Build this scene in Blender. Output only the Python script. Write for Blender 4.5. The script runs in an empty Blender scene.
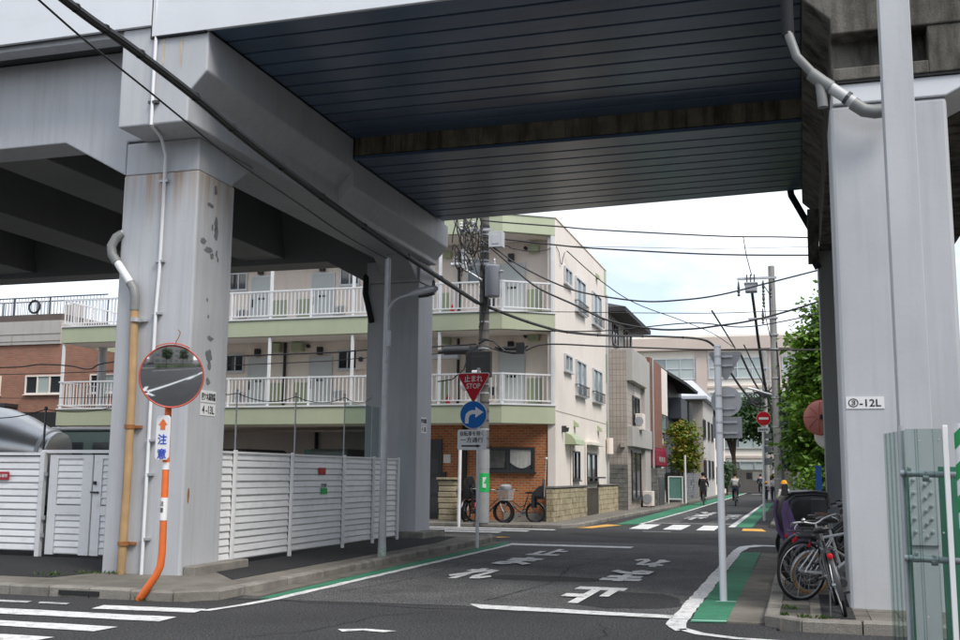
import bpy, bmesh, math, random
from mathutils import Vector, Matrix, Euler
random.seed(7)
R = math.radians
SC = bpy.context.scene
COL = SC.collection
PI = math.pi

# ---------------------------------------------------------------- camera
cd = bpy.data.cameras.new("camera"); CAM = bpy.data.objects.new("camera", cd); COL.objects.link(CAM)
cd.sensor_width = 36.0; cd.sensor_fit = 'HORIZONTAL'; cd.lens = 1054.7 / 960 * 36
cd.clip_start = 0.1; cd.clip_end = 2000
yaw, pit, rol = R(-16.834), R(8.30), R(0.47)
f_ = Vector((math.sin(yaw) * math.cos(pit), math.cos(yaw) * math.cos(pit), math.sin(pit)))
r_ = Vector((math.cos(yaw), -math.sin(yaw), 0)); u_ = r_.cross(f_)
r2 = r_ * math.cos(rol) + u_ * math.sin(rol); u2 = u_ * math.cos(rol) - r_ * math.sin(rol)
mw = Matrix((r2, u2, -f_)).transposed().to_4x4(); mw.translation = (0, 0, 1.6)
CAM.matrix_world = mw
SC.camera = CAM

# ---------------------------------------------------------------- sky, sun, exposure
SUN_EL, SUN_AZ = R(52), R(125)          # azimuth clockwise from +Y (north)
w = bpy.data.worlds.new("World"); SC.world = w; w.use_nodes = True
nt = w.node_tree; nt.nodes.clear()
def wn(t, **k):
    n = nt.nodes.new(t)
    for a, b in k.items(): setattr(n, a, b)
    return n
out = wn('ShaderNodeOutputWorld'); bg = wn('ShaderNodeBackground'); bg.inputs['Strength'].default_value = 0.12
sky = wn('ShaderNodeTexSky', sky_type='NISHITA', sun_disc=False, sun_elevation=SUN_EL, sun_rotation=SUN_AZ)
tc = wn('ShaderNodeTexCoord'); mp = wn('ShaderNodeMapping'); mp.inputs['Scale'].default_value = (1, 1, 2.4); mp.inputs['Location'].default_value = (.9, 3.81, 5.21)
nz = wn('ShaderNodeTexNoise'); nz.inputs['Scale'].default_value = 2.6; nz.inputs['Detail'].default_value = 7; nz.inputs['Roughness'].default_value = 0.55
rp = wn('ShaderNodeValToRGB'); rp.color_ramp.elements[0].position = 0.44; rp.color_ramp.elements[1].position = 0.62
mix = wn('ShaderNodeMix', data_type='RGBA')
n2 = wn('ShaderNodeTexNoise'); n2.inputs['Scale'].default_value = 5; n2.inputs['Detail'].default_value = 5
rc = wn('ShaderNodeValToRGB'); rc.color_ramp.elements[0].color = (5.9, 6.1, 6.4, 1); rc.color_ramp.elements[1].color = (9.2, 9.2, 9.2, 1)
rc.color_ramp.elements[0].position = .3; rc.color_ramp.elements[1].position = .7
L = nt.links.new
L(tc.outputs['Generated'], mp.inputs['Vector']); L(mp.outputs[0], nz.inputs['Vector']); L(mp.outputs[0], n2.inputs['Vector'])
L(nz.outputs['Fac'], rp.inputs['Fac']); L(n2.outputs['Fac'], rc.inputs['Fac'])
bl = wn('ShaderNodeMix', data_type='RGBA', blend_type='ADD'); bl.inputs[0].default_value = 1; bl.inputs[7].default_value = (2.7, 3.0, 3.5, 1)
dm_ = wn('ShaderNodeVectorMath', operation='SCALE'); dm_.inputs['Scale'].default_value = .42; L(sky.outputs[0], dm_.inputs[0]); L(dm_.outputs[0], bl.inputs[6]); L(bl.outputs[2], mix.inputs[6]); L(rc.outputs[0], mix.inputs[7]); L(rp.outputs[0], mix.inputs[0])
L(mix.outputs[2], bg.inputs['Color']); L(bg.outputs[0], out.inputs['Surface'])
sl = bpy.data.lights.new("sun", 'SUN'); sl.energy = 2.0; sl.angle = R(24); sl.color = (1, .96, .9)
so = bpy.data.objects.new("sun", sl); COL.objects.link(so)
so.rotation_euler = Euler((PI / 2 - SUN_EL, 0, PI - SUN_AZ), 'XYZ')
SC.view_settings.view_transform = 'Standard'; SC.view_settings.look = 'None'
SC.view_settings.exposure = 0.78; SC.view_settings.gamma = 1
SC.cycles.max_bounces = 8; SC.cycles.transparent_max_bounces = 12

# ---------------------------------------------------------------- materials
def lk(t, a, b): t.links.new(a, b)
def pm(name, col, rough=.6, var=.12, vs=1.5, bump=0., bs=60, metal=0., stain=None, sa=.5, streak=None, rnd=0., fine=0., fs=200, spec=.5, coat=0., rustz=None, smin=.52):
    """painted / mineral surface: base colour, broad tonal variation, optional streaked stain, fine relief"""
    m = bpy.data.materials.new(name); m.use_nodes = True; t = m.node_tree; b = t.nodes['Principled BSDF']
    b.inputs['Roughness'].default_value = rough; b.inputs['Metallic'].default_value = metal; b.inputs['Specular IOR Level'].default_value = spec if rough < .7 else spec * .45
    b.inputs['Coat Weight'].default_value = coat
    g = t.nodes.new('ShaderNodeNewGeometry')
    n = t.nodes.new('ShaderNodeTexNoise'); n.inputs['Scale'].default_value = vs; n.inputs['Detail'].default_value = 6; n.inputs['Roughness'].default_value = .6
    lk(t, g.outputs['Position'], n.inputs['Vector'])
    r = t.nodes.new('ShaderNodeValToRGB')
    r.color_ramp.elements[0].position = .3; r.color_ramp.elements[1].position = .7
    r.color_ramp.elements[0].color = (*[c * (1 - var) for c in col], 1); r.color_ramp.elements[1].color = (*[min(1, c * (1 + var)) for c in col], 1)
    lk(t, n.outputs['Fac'], r.inputs['Fac']); c = r.outputs['Color']
    if fine:
        n3 = t.nodes.new('ShaderNodeTexNoise'); n3.inputs['Scale'].default_value = fs; n3.inputs['Detail'].default_value = 3
        lk(t, g.outputs['Position'], n3.inputs['Vector'])
        r3 = t.nodes.new('ShaderNodeMapRange'); r3.inputs['From Min'].default_value = .3; r3.inputs['From Max'].default_value = .7
        r3.inputs['To Min'].default_value = 1 - fine; r3.inputs['To Max'].default_value = 1 + fine
        lk(t, n3.outputs['Fac'], r3.inputs['Value'])
        v = t.nodes.new('ShaderNodeVectorMath'); v.operation = 'SCALE'; lk(t, c, v.inputs[0]); lk(t, r3.outputs[0], v.inputs['Scale']); c = v.outputs[0]
    if stain:
        mpp = t.nodes.new('ShaderNodeMapping'); mpp.inputs['Scale'].default_value = streak or (1, 1, 1)
        lk(t, g.outputs['Position'], mpp.inputs['Vector'])
        ns = t.nodes.new('ShaderNodeTexNoise'); ns.inputs['Scale'].default_value = 2.2; ns.inputs['Detail'].default_value = 8; ns.inputs['Roughness'].default_value = .65
        lk(t, mpp.outputs[0], ns.inputs['Vector'])
        rs = t.nodes.new('ShaderNodeMapRange'); rs.inputs['From Min'].default_value = smin; rs.inputs['From Max'].default_value = smin + .26; rs.inputs['To Max'].default_value = sa
        lk(t, ns.outputs['Fac'], rs.inputs['Value'])
        mx = t.nodes.new('ShaderNodeMix'); mx.data_type = 'RGBA'; mx.inputs[7].default_value = (*stain, 1)
        lk(t, rs.outputs[0], mx.inputs[0]); lk(t, c, mx.inputs[6]); c = mx.outputs[2]
    if rustz:
        sz = t.nodes.new('ShaderNodeSeparateXYZ'); lk(t, g.outputs['Position'], sz.inputs[0])
        fz = t.nodes.new('ShaderNodeMapRange'); fz.inputs['From Min'].default_value = rustz[0]; fz.inputs['From Max'].default_value = rustz[1]; lk(t, sz.outputs[2], fz.inputs['Value'])
        mr_ = t.nodes.new('ShaderNodeMapping'); mr_.inputs['Scale'].default_value = (7, 7, .25); lk(t, g.outputs['Position'], mr_.inputs['Vector'])
        nr = t.nodes.new('ShaderNodeTexNoise'); nr.inputs['Scale'].default_value = 1.6; nr.inputs['Detail'].default_value = 5; lk(t, mr_.outputs[0], nr.inputs['Vector'])
        ar = t.nodes.new('ShaderNodeMath'); ar.operation = 'MULTIPLY_ADD'; ar.inputs[1].default_value = .42; lk(t, fz.outputs[0], ar.inputs[0]); lk(t, nr.outputs['Fac'], ar.inputs[2])
        rr = t.nodes.new('ShaderNodeMapRange'); rr.inputs['From Min'].default_value = .68; rr.inputs['From Max'].default_value = 1.12; rr.inputs['To Max'].default_value = .9; lk(t, ar.outputs[0], rr.inputs['Value'])
        cr = t.nodes.new('ShaderNodeValToRGB'); cr.color_ramp.elements[0].color = (.42, .36, .27, 1); cr.color_ramp.elements[1].color = (.33, .14, .04, 1); lk(t, rr.outputs[0], cr.inputs['Fac'])
        mx = t.nodes.new('ShaderNodeMix'); mx.data_type = 'RGBA'; lk(t, rr.outputs[0], mx.inputs[0]); lk(t, c, mx.inputs[6]); lk(t, cr.outputs[0], mx.inputs[7]); c = mx.outputs[2]
    if rnd:
        oi = t.nodes.new('ShaderNodeObjectInfo'); mr = t.nodes.new('ShaderNodeMapRange'); mr.inputs['To Min'].default_value = 1 - rnd; mr.inputs['To Max'].default_value = 1 + rnd
        lk(t, oi.outputs['Random'], mr.inputs['Value'])
        v = t.nodes.new('ShaderNodeVectorMath'); v.operation = 'SCALE'; lk(t, c, v.inputs[0]); lk(t, mr.outputs[0], v.inputs['Scale']); c = v.outputs[0]
    lk(t, c, b.inputs['Base Color'])
    if bump:
        nb = t.nodes.new('ShaderNodeTexNoise'); nb.inputs['Scale'].default_value = bs; nb.inputs['Detail'].default_value = 5
        lk(t, g.outputs['Position'], nb.inputs['Vector'])
        bu = t.nodes.new('ShaderNodeBump'); bu.inputs['Strength'].default_value = bump; bu.inputs['Distance'].default_value = .02
        lk(t, nb.outputs['Fac'], bu.inputs['Height']); lk(t, bu.outputs[0], b.inputs['Normal'])
    return m
def brickmat(name, c1, c2, mort, bw, bh, off=.5, ms=.012, rough=.8, bump=.6):
    """bricks / tiles too small to pick apart singly: real relief through bump; u runs along the wall, v is height"""
    m = bpy.data.materials.new(name); m.use_nodes = True; t = m.node_tree; b = t.nodes['Principled BSDF']; b.inputs['Roughness'].default_value = rough
    g = t.nodes.new('ShaderNodeNewGeometry'); s = t.nodes.new('ShaderNodeSeparateXYZ'); lk(t, g.outputs['Position'], s.inputs[0])
    ad = t.nodes.new('ShaderNodeMath'); lk(t, s.outputs[0], ad.inputs[0]); lk(t, s.outputs[1], ad.inputs[1])
    cb = t.nodes.new('ShaderNodeCombineXYZ'); lk(t, ad.outputs[0], cb.inputs[0]); lk(t, s.outputs[2], cb.inputs[1])
    k = t.nodes.new('ShaderNodeTexBrick'); k.offset = off; k.inputs['Scale'].default_value = 1; k.inputs['Brick Width'].default_value = bw; k.inputs['Row Height'].default_value = bh
    k.inputs['Mortar Size'].default_value = ms; k.inputs['Mortar Smooth'].default_value = .1; k.inputs['Bias'].default_value = 0
    k.inputs['Color1'].default_value = (*c1, 1); k.inputs['Color2'].default_value = (*c2, 1); k.inputs['Mortar'].default_value = (*mort, 1)
    lk(t, cb.outputs[0], k.inputs['Vector'])
    n = t.nodes.new('ShaderNodeTexNoise'); n.inputs['Scale'].default_value = 1.3; n.inputs['Detail'].default_value = 6; lk(t, g.outputs['Position'], n.inputs['Vector'])
    mr = t.nodes.new('ShaderNodeMapRange'); mr.inputs['To Min'].default_value = .72; mr.inputs['To Max'].default_value = 1.25; lk(t, n.outputs['Fac'], mr.inputs['Value'])
    v = t.nodes.new('ShaderNodeVectorMath'); v.operation = 'SCALE'; lk(t, k.outputs['Color'], v.inputs[0]); lk(t, mr.outputs[0], v.inputs['Scale']); lk(t, v.outputs[0], b.inputs['Base Color'])
    bu = t.nodes.new('ShaderNodeBump'); bu.invert = True; bu.inputs['Strength'].default_value = bump; bu.inputs['Distance'].default_value = .01
    lk(t, k.outputs['Fac'], bu.inputs['Height']); lk(t, bu.outputs[0], b.inputs['Normal'])
    return m
def glassmat(name, col, rough=.05, a=1.0):
    m = bpy.data.materials.new(name); m.use_nodes = True; b = m.node_tree.nodes['Principled BSDF']
    b.inputs['Base Color'].default_value = (*col, 1); b.inputs['Roughness'].default_value = rough; b.inputs['Specular IOR Level'].default_value = .8
    b.inputs['Alpha'].default_value = a
    return m
def leafmat(name, c1, c2, c3=None):
    m = bpy.data.materials.new(name); m.use_nodes = True; t = m.node_tree; b = t.nodes['Principled BSDF']; b.inputs['Roughness'].default_value = .5
    g = t.nodes.new('ShaderNodeNewGeometry'); r = t.nodes.new('ShaderNodeValToRGB')
    r.color_ramp.elements[0].color = (*c1, 1); r.color_ramp.elements[1].color = (*c2, 1)
    if c3: e = r.color_ramp.elements.new(.52); e.color = (*c2, 1); r.color_ramp.elements[2].color = (*c3, 1)
    n = t.nodes.new('ShaderNodeTexNoise'); n.inputs['Scale'].default_value = 1.6; n.inputs['Detail'].default_value = 3; lk(t, g.outputs['Position'], n.inputs['Vector'])
    ma = t.nodes.new('ShaderNodeMath'); ma.operation = 'MULTIPLY_ADD'; ma.inputs[1].default_value = .55
    mb_ = t.nodes.new('ShaderNodeMath'); mb_.operation = 'MULTIPLY_ADD'; mb_.inputs[1].default_value = 1.2; mb_.inputs[2].default_value = -.38
    lk(t, n.outputs['Fac'], mb_.inputs[0]); lk(t, g.outputs['Random Per Island'], ma.inputs[0]); lk(t, mb_.outputs[0], ma.inputs[2]); lk(t, ma.outputs[0], r.inputs['Fac'])
    lk(t, r.outputs[0], b.inputs['Base Color'])
    tr = t.nodes.new('ShaderNodeBsdfTranslucent'); lk(t, r.outputs[0], tr.inputs['Color'])
    mx = t.nodes.new('ShaderNodeMixShader'); mx.inputs[0].default_value = .35
    lk(t, b.outputs[0], mx.inputs[1]); lk(t, tr.outputs[0], mx.inputs[2]); lk(t, mx.outputs[0], t.nodes['Material Output'].inputs['Surface'])
    return m
RUST = (.30, .13, .05)
M = dict(
 asphalt=pm('asphalt', (.048, .048, .049), .85, .16, .7, .6, 60, fine=.95, fs=42, stain=(.035, .035, .037), sa=.6),
 asphalt2=pm('asphalt_worn', (.088, .088, .088), .85, .28, .9, .6, 60, fine=.95, fs=38, stain=(.05, .05, .052), sa=.6, streak=(1.2, .25, 1)),
 asphalt3=pm('asphalt_new', (.032, .032, .033), .85, .12, .9, .5, 60, fine=.8, fs=42),
 ground=pm('ground', (.11, .105, .10), .9, .2, .4, .3, 60),
 paint=pm('road_paint', (.66, .66, .65), .7, .12, 3, .3, 120, stain=(.12, .12, .12), sa=.9, streak=(3.5, 3.5, 1), fine=.2, fs=45, smin=.50),
 paintworn=pm('road_paint_worn', (.42, .42, .42), .75, .3, 6, .3, 120, stain=(.09, .09, .09), sa=1, streak=(5, 5, 1), fine=.4, fs=60),
 green=pm('green_road', (.045, .20, .115), .8, .15, 1.5, .3, 120, stain=(.06, .07, .065), sa=.75, streak=(2, 2, 1), fine=.25, fs=95),
 yellow=pm('yellow_road', (.62, .34, .08), .8, .15, 2, .3, 120, stain=(.2, .15, .1), sa=.6, streak=(3, 3, 1)),
 kerb=pm('kerb_concrete', (.235, .22, .195), .9, .2, 2.5, .5, 70, stain=(.07, .065, .055), sa=.85, rnd=.16, fine=.25, fs=120),
 pave=pm('pavement_concrete', (.16, .148, .128), .9, .25, 1.4, .4, 70, stain=(.07, .065, .05), sa=.7, rnd=.12, fine=.25, fs=120),
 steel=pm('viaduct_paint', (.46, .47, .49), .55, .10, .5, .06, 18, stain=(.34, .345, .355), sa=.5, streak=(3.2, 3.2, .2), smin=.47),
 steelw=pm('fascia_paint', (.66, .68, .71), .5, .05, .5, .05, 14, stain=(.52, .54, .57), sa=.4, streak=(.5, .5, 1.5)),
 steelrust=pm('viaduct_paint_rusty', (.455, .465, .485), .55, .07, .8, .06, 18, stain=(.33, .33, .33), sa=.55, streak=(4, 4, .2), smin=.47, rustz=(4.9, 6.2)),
 steelshade=pm('viaduct_paint_shaded', (.20, .205, .205), .6, .1, .5, .06, 18, stain=(.2, .2, .205), sa=.6, streak=(1.5, .6, 1.5)),  # same viaduct paint, its colour darkened for the shade under the deck
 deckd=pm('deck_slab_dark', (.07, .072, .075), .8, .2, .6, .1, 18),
 soffit=pm('soffit_panel', (.070, .108, .175), .26, .10, .5, .03, 8, rnd=.10, stain=(.045, .07, .12), sa=.6, streak=(.3, 3, 1)),
 groove=pm('soffit_recess', (.008, .01, .016), .7),
 conc=pm('weathered_concrete', (.135, .128, .112), .9, .32, 1.0, .22, 30, stain=(.018, .016, .012), sa=1, smin=.40, streak=(1.6, 1.6, .35), fine=.2, fs=60),
 concd=pm('stained_concrete', (.19, .165, .12), .9, .3, 2.0, .5, 40, stain=(.012, .010, .008), sa=1, smin=.46, streak=(2.5, 2.5, .25), fine=.2, fs=60),
 white=pm('white_metal', (.72, .73, .74), .45, .05, 2, rnd=.03, stain=(.5, .5, .49), sa=.4),
 fence=pm('fence_white', (.80, .80, .80), .5, .05, 1.2, rnd=.06, stain=(.46, .45, .43), sa=.5, streak=(1.5, 1.5, 3)),
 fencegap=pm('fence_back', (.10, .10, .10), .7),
 galv=pm('galvanised', (.42, .43, .45), .45, .12, 6, metal=.35),
 grey=pm('grey_pvc', (.19, .195, .19), .5, .12, 3, stain=(.2, .2, .19), sa=.6),
 darkpipe=pm('dark_pipe', (.022, .024, .027), .85),
 cream=pm('cream_render', (.85, .755, .67), .85, .05, .6, .12, 80, stain=(.50, .45, .40), sa=.35, streak=(1.5, 1.5, .3)),
 creamw=pm('white_render', (.76, .695, .635), .85, .05, .6, .12, 80, stain=(.60, .53, .48), sa=.3, streak=(1.5, 1.5, .25)),
 sage=pm('sage_paint', (.41, .445, .31), .6, .06, .8, .05, 30, stain=(.33, .35, .25), sa=.4, streak=(2, 2, .4)),
 sagel=pm('sage_panel', (.37, .42, .27), .55, .05, 1),
 door=pm('pale_door', (.56, .60, .59), .5, .04, 1),
 black=pm('black_plastic', (.018, .018, .02), .45),
 rubber=pm('rubber', (.015, .015, .016), .8),
 cable=pm('cable', (.015, .015, .017), .6),
 dark=pm('dark_frame', (.03, .03, .032), .4),
 darkmetal=pm('dark_metal', (.06, .062, .068), .45, metal=.3),
 alum=pm('aluminium', (.55, .56, .57), .4, metal=.5),
 orange=pm('orange_paint', (.72, .15, .03), .45, .1, 4, stain=(.3, .12, .06), sa=.5),
 mred=pm('mirror_rim', (.55, .09, .06), .45),
 red=pm('sign_red', (.50, .010, .022), .6, .05, spec=.25),
 blue=pm('sign_blue', (.008, .14, .46), .6, .05, spec=.25),
 signw=pm('sign_white', (.74, .74, .74), .45, .05),
 signback=pm('sign_back', (.25, .255, .26), .5, .06, 3),
 ink=pm('ink_black', (.015, .015, .015), .6),
 inkblue=pm('ink_blue', (.02, .06, .45), .6),
 bpipe=pm('rusted_pipe', (.40, .255, .125), .6, .2, 2, stain=(.24, .10, .03), sa=.95, streak=(3, 3, .25)),
 brick=brickmat('orange_brick', (.50, .155, .04), (.33, .085, .02), (.36, .25, .16), .22, .085, ms=.014),
 brick2=brickmat('brown_brick', (.36, .16, .10), (.29, .125, .08), (.25, .17, .13), .23, .08),
 brick3=brickmat('red_brown_brick', (.30, .12, .07), (.22, .085, .05), (.16, .10, .08), .22, .075),
 tile=brickmat('taupe_tile', (.44, .385, .335), (.40, .35, .305), (.24, .20, .175), .165, .26, 0, .011, .5, .3),
 block=pm('split_stone', (.40, .345, .23), .95, .25, 3, .9, 25, stain=(.13, .105, .07), sa=.8, rnd=.1, fine=.25, fs=60),
 blockd=pm('grey_block', (.17, .165, .155), .95, .25, 2, .6, 30, stain=(.05, .05, .045), sa=.8),
 taupe=pm('taupe_render', (.36, .325, .29), .85, .06, .7, .1, 60, stain=(.25, .22, .2), sa=.5, streak=(1.5, 1.5, .3)),
 greyr=pm('grey_render', (.43, .41, .385), .85, .06, .7, .1, 60, stain=(.28, .27, .25), sa=.5, streak=(1.5, 1.5, .3)),
 navy=pm('dark_house', (.035, .04, .05), .6, .1, 1),
 roofd=pm('dark_roof', (.045, .046, .05), .85, .15, 2),
 roofl=pm('lilac_roof', (.46, .47, .52), .6, .08, 2),
 wine=pm('wine_canvas', (.22, .012, .035), .7, .08, 2),
 teal=pm('teal_panel', (.10, .22, .19), .5),
 curtain=pm('curtain', (.42, .42, .40), .9, .15, 5),
 glass=glassmat('dark_glass', (.03, .035, .04), .06), glassb=glassmat('pale_glass', (.20, .25, .26), .08),
 glassg=glassmat('curtained_glass', (.36, .42, .40), .12),
 mirror=glassmat('mirror_glass', (.74, .77, .80), .05),
 silver=pm('silver_tank', (.46, .47, .48), .28, .08, 1, metal=.75),
 truck=pm('truck_green', (.10, .15, .14), .4, .08, 2),
 cargreen=pm('car_dark', (.04, .055, .055), .25, coat=.6), carwhite=pm('car_grey', (.2, .21, .21), .25, coat=.6),
 xf=pm('transformer_grey', (.27, .28, .31), .5, .06, 2),
 pole=pm('pole_concrete', (.27, .265, .255), .85, .12, 4, .2, 60, stain=(.14, .135, .13), sa=.6, streak=(4, 4, .3)),
 pole2=pm('pole_dark', (.13, .122, .112), .85, .15, 4, .2, 60),
 sleeve=pm('pole_sleeve', (.25, .255, .26), .6, .08, 3),
 bluep=pm('blue_panel', (.03, .14, .50), .5), purple=pm('purple_fabric', (.16, .10, .22), .8, .15, 6),
 hood=pm('rain_cover', (.014, .014, .016), .38, .2, 6, .4, 9), silverb=pm('silver_metal', (.40, .41, .42), .42, metal=.8),
 goldrim=pm('tan_tyre', (.42, .22, .07), .6), bikewhite=pm('bike_white', (.72, .72, .72), .35), bikered=pm('bike_red', (.28, .012, .018), .35),
 basket=pm('white_basket', (.36, .36, .36), .6), brown=pm('brown_leather', (.07, .04, .025), .6),
 skin=pm('skin', (.45, .28, .20), .6, .05), hair=pm('hair', (.015, .012, .01), .7), cblack=pm('cloth_black', (.015, .016, .02), .9),
 cnavy=pm('cloth_navy', (.03, .04, .07), .9), cgrey=pm('cloth_pale', (.5, .5, .5), .9), clil=pm('cloth_lilac', (.45, .4, .5), .9), cyel=pm('hat_yellow', (.75, .33, .02), .8),
 bark=pm('bark', (.09, .07, .05), .95, .3, 8, .8, 30), earth=pm('earth', (.07, .055, .04), .95),
 leafA=leafmat('leaf_fresh', (.024, .08, .008), (.20, .36, .03)), leafB=leafmat('leaf_dark', (.012, .04, .010), (.05, .11, .02)),
 leafC=leafmat('leaf_turning', (.07, .13, .012), (.17, .25, .02), (.42, .16, .03)), weed=leafmat('leaf_weed', (.03, .07, .01), (.09, .16, .02)),
 netgreen=pm('green_panel', (.045, .17, .11), .7, .12, 2), greentape=pm('green_tape', (.005, .28, .07), .5), signgreen=pm('sign_green', (.01, .36, .08), .5),
 signred=pm('notice_red', (.42, .02, .03), .5), school=pm('school_render', (.78, .74, .66), .85, .06, .5), schoolb=pm('school_band', (.52, .44, .39), .85, .06, .5),
 grout=pm('grout_dark', (.07, .068, .062), .95), scuff=pm('graffiti_grey', (.16, .165, .17), .7), rust=pm('rust', RUST, .9, .3, 8),
)
def clearmat():
    m = bpy.data.materials.new('clear_sheet'); m.use_nodes = True; t = m.node_tree; t.nodes.clear()
    o = t.nodes.new('ShaderNodeOutputMaterial'); tr = t.nodes.new('ShaderNodeBsdfTransparent'); tr.inputs[0].default_value = (.80, .85, .84, 1)
    gl = t.nodes.new('ShaderNodeBsdfGlossy'); gl.inputs['Roughness'].default_value = .12
    df = t.nodes.new('ShaderNodeBsdfDiffuse'); df.inputs[0].default_value = (.40, .44, .44, 1)
    m1 = t.nodes.new('ShaderNodeMixShader'); m1.inputs[0].default_value = .55
    lk(t, gl.outputs[0], m1.inputs[1]); lk(t, df.outputs[0], m1.inputs[2])
    g = t.nodes.new('ShaderNodeNewGeometry'); n = t.nodes.new('ShaderNodeTexNoise'); n.inputs['Scale'].default_value = 5; n.inputs['Detail'].default_value = 5
    lk(t, g.outputs['Position'], n.inputs['Vector'])
    mr = t.nodes.new('ShaderNodeMapRange'); mr.inputs['To Min'].default_value = .02; mr.inputs['To Max'].default_value = .07; lk(t, n.outputs['Fac'], mr.inputs['Value'])
    mx = t.nodes.new('ShaderNodeMixShader'); lk(t, mr.outputs[0], mx.inputs[0]); lk(t, tr.outputs[0], mx.inputs[1]); lk(t, m1.outputs[0], mx.inputs[2]); lk(t, mx.outputs[0], o.inputs[0])
    return m
M['clear'] = clearmat()
M['net'] = clearmat(); M['net'].name = 'net_sheet'
M['mirror'].node_tree.nodes['Principled BSDF'].inputs['Metallic'].default_value = 1

# ---------------------------------------------------------------- mesh builder
class MB:
    def __init__(s): s.v = []; s.f = []
    def add(s, vs, fs):
        o = len(s.v); s.v += [tuple(x) for x in vs]; s.f += [tuple(i + o for i in q) for q in fs]; return s
    def box(s, x0, x1, y0, y1, z0, z1):
        if x0 > x1: x0, x1 = x1, x0
        if y0 > y1: y0, y1 = y1, y0
        if z0 > z1: z0, z1 = z1, z0
        return s.add([(x0, y0, z0), (x1, y0, z0), (x1, y1, z0), (x0, y1, z0), (x0, y0, z1), (x1, y0, z1), (x1, y1, z1), (x0, y1, z1)],
              [(0, 3, 2, 1), (4, 5, 6, 7), (0, 1, 5, 4), (1, 2, 6, 5), (2, 3, 7, 6), (3, 0, 4, 7)])
    def quad(s, *p): return s.add(p, [tuple(range(len(p)))])
    def prism(s, poly, ax, a, b):
        """polygon extruded along ax. ax x: poly=(y,z); y: (x,z); z: (x,y)"""
        def P(p, t): return {'x': (t, p[0], p[1]), 'y': (p[0], t, p[1]), 'z': (p[0], p[1], t)}[ax]
        n = len(poly); vs = [P(p, a) for p in poly] + [P(p, b) for p in poly]
        ar = sum(poly[i][0] * poly[(i + 1) % n][1] - poly[(i + 1) % n][0] * poly[i][1] for i in range(n))
        fl = (ar > 0) ^ (ax == 'y') ^ (b < a)
        fs = [tuple(range(n)), tuple(range(2 * n - 1, n - 1, -1))] + [(i, n + i, n + (i + 1) % n, (i + 1) % n) for i in range(n)]
        if fl: fs = [tuple(reversed(q)) for q in fs]
        return s.add(vs, fs)
    def tube(s, pts, r, n=8, cap=True, closed=False):
        pts = [Vector(p) for p in pts]; k = len(pts); rs = r if isinstance(r, (list, tuple)) else [r] * k
        def tan(i):
            if closed: d = pts[(i + 1) % k] - pts[i - 1]
            else: d = pts[min(i + 1, k - 1)] - pts[max(i - 1, 0)]
            return d.normalized() if d.length > 1e-9 else Vector((0, 0, 1))
        t0 = tan(0); a = Vector((0, 0, 1)) if abs(t0.z) < .9 else Vector((1, 0, 0)); nrm = t0.cross(a).normalized(); vs = []
        pt = t0
        for i in range(k):
            t = tan(i); nrm = pt.rotation_difference(t) @ nrm; nrm = (nrm - t * nrm.dot(t)).normalized(); pt = t; bn = t.cross(nrm)
            for j in range(n):
                an = 2 * PI * j / n; vs.append(pts[i] + (nrm * math.cos(an) + bn * math.sin(an)) * rs[i])
        fs = []
        for i in range(k if closed else k - 1):
            i2 = (i + 1) % k
            for j in range(n): fs.append((i * n + j, i * n + (j + 1) % n, i2 * n + (j + 1) % n, i2 * n + j))
        if cap and not closed: fs += [tuple(range(n - 1, -1, -1)), tuple((k - 1) * n + j for j in range(n))]
        return s.add(vs, fs)
    def lathe(s, prof, o=(0, 0, 0), ax=(0, 0, 1), n=20):
        """prof: list of (radius, height along ax)"""
        ax = Vector(ax).normalized(); a = Vector((0, 0, 1)) if abs(ax.z) < .9 else Vector((1, 0, 0)); u = ax.cross(a).normalized(); v = ax.cross(u); o = Vector(o); vs = []
        for (r, h) in prof:
            for j in range(n):
                an = 2 * PI * j / n; vs.append(o + ax * h + (u * math.cos(an) + v * math.sin(an)) * r)
        fs = []
        for i in range(len(prof) - 1):
            for j in range(n): fs.append((i * n + j, i * n + (j + 1) % n, (i + 1) * n + (j + 1) % n, (i + 1) * n + j))
        fs += [tuple(range(n - 1, -1, -1)), tuple((len(prof) - 1) * n + j for j in range(n))]
        return s.add(vs, fs)
    def ell(s, c, r, n=12, m=8):
        vs = [(c[0], c[1], c[2] - r[2])]; fs = []
        for i in range(1, m):
            ph = -PI / 2 + PI * i / m
            for j in range(n): an = 2 * PI * j / n; vs.append((c[0] + r[0] * math.cos(ph) * math.cos(an), c[1] + r[1] * math.cos(ph) * math.sin(an), c[2] + r[2] * math.sin(ph)))
        vs.append((c[0], c[1], c[2] + r[2])); T = len(vs) - 1
        for j in range(n):
            fs.append((0, 1 + (j + 1) % n, 1 + j)); fs.append((T, 1 + (m - 2) * n + j, 1 + (m - 2) * n + (j + 1) % n))
            for i in range(m - 2): fs.append((1 + i * n + j, 1 + i * n + (j + 1) % n, 1 + (i + 1) * n + (j + 1) % n, 1 + (i + 1) * n + j))
        return s.add(vs, fs)
    def loft(s, rings):
        n = len(rings[0]); vs = [p for r in rings for p in r]; fs = []
        for i in range(len(rings) - 1):
            for j in range(n): fs.append((i * n + j, i * n + (j + 1) % n, (i + 1) * n + (j + 1) % n, (i + 1) * n + j))
        fs += [tuple(range(n - 1, -1, -1)), tuple((len(rings) - 1) * n + j for j in range(n))]
        return s.add(vs, fs)
ORG = {}
def tag(o, label=None, cat=None, group=None, kind=None):
    for k, v in (('label', label), ('category', cat), ('group', group), ('kind', kind)):
        if v: o[k] = v
    return o
def thing(name, label, cat, loc=(0, 0, 0), group=None, rz=0):
    o = bpy.data.objects.new(name, None); COL.objects.link(o); o.location = loc; o.rotation_euler = (0, 0, rz); o.empty_display_size = .2
    ORG[o.name] = Vector(loc); return tag(o, label, cat, group)
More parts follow.
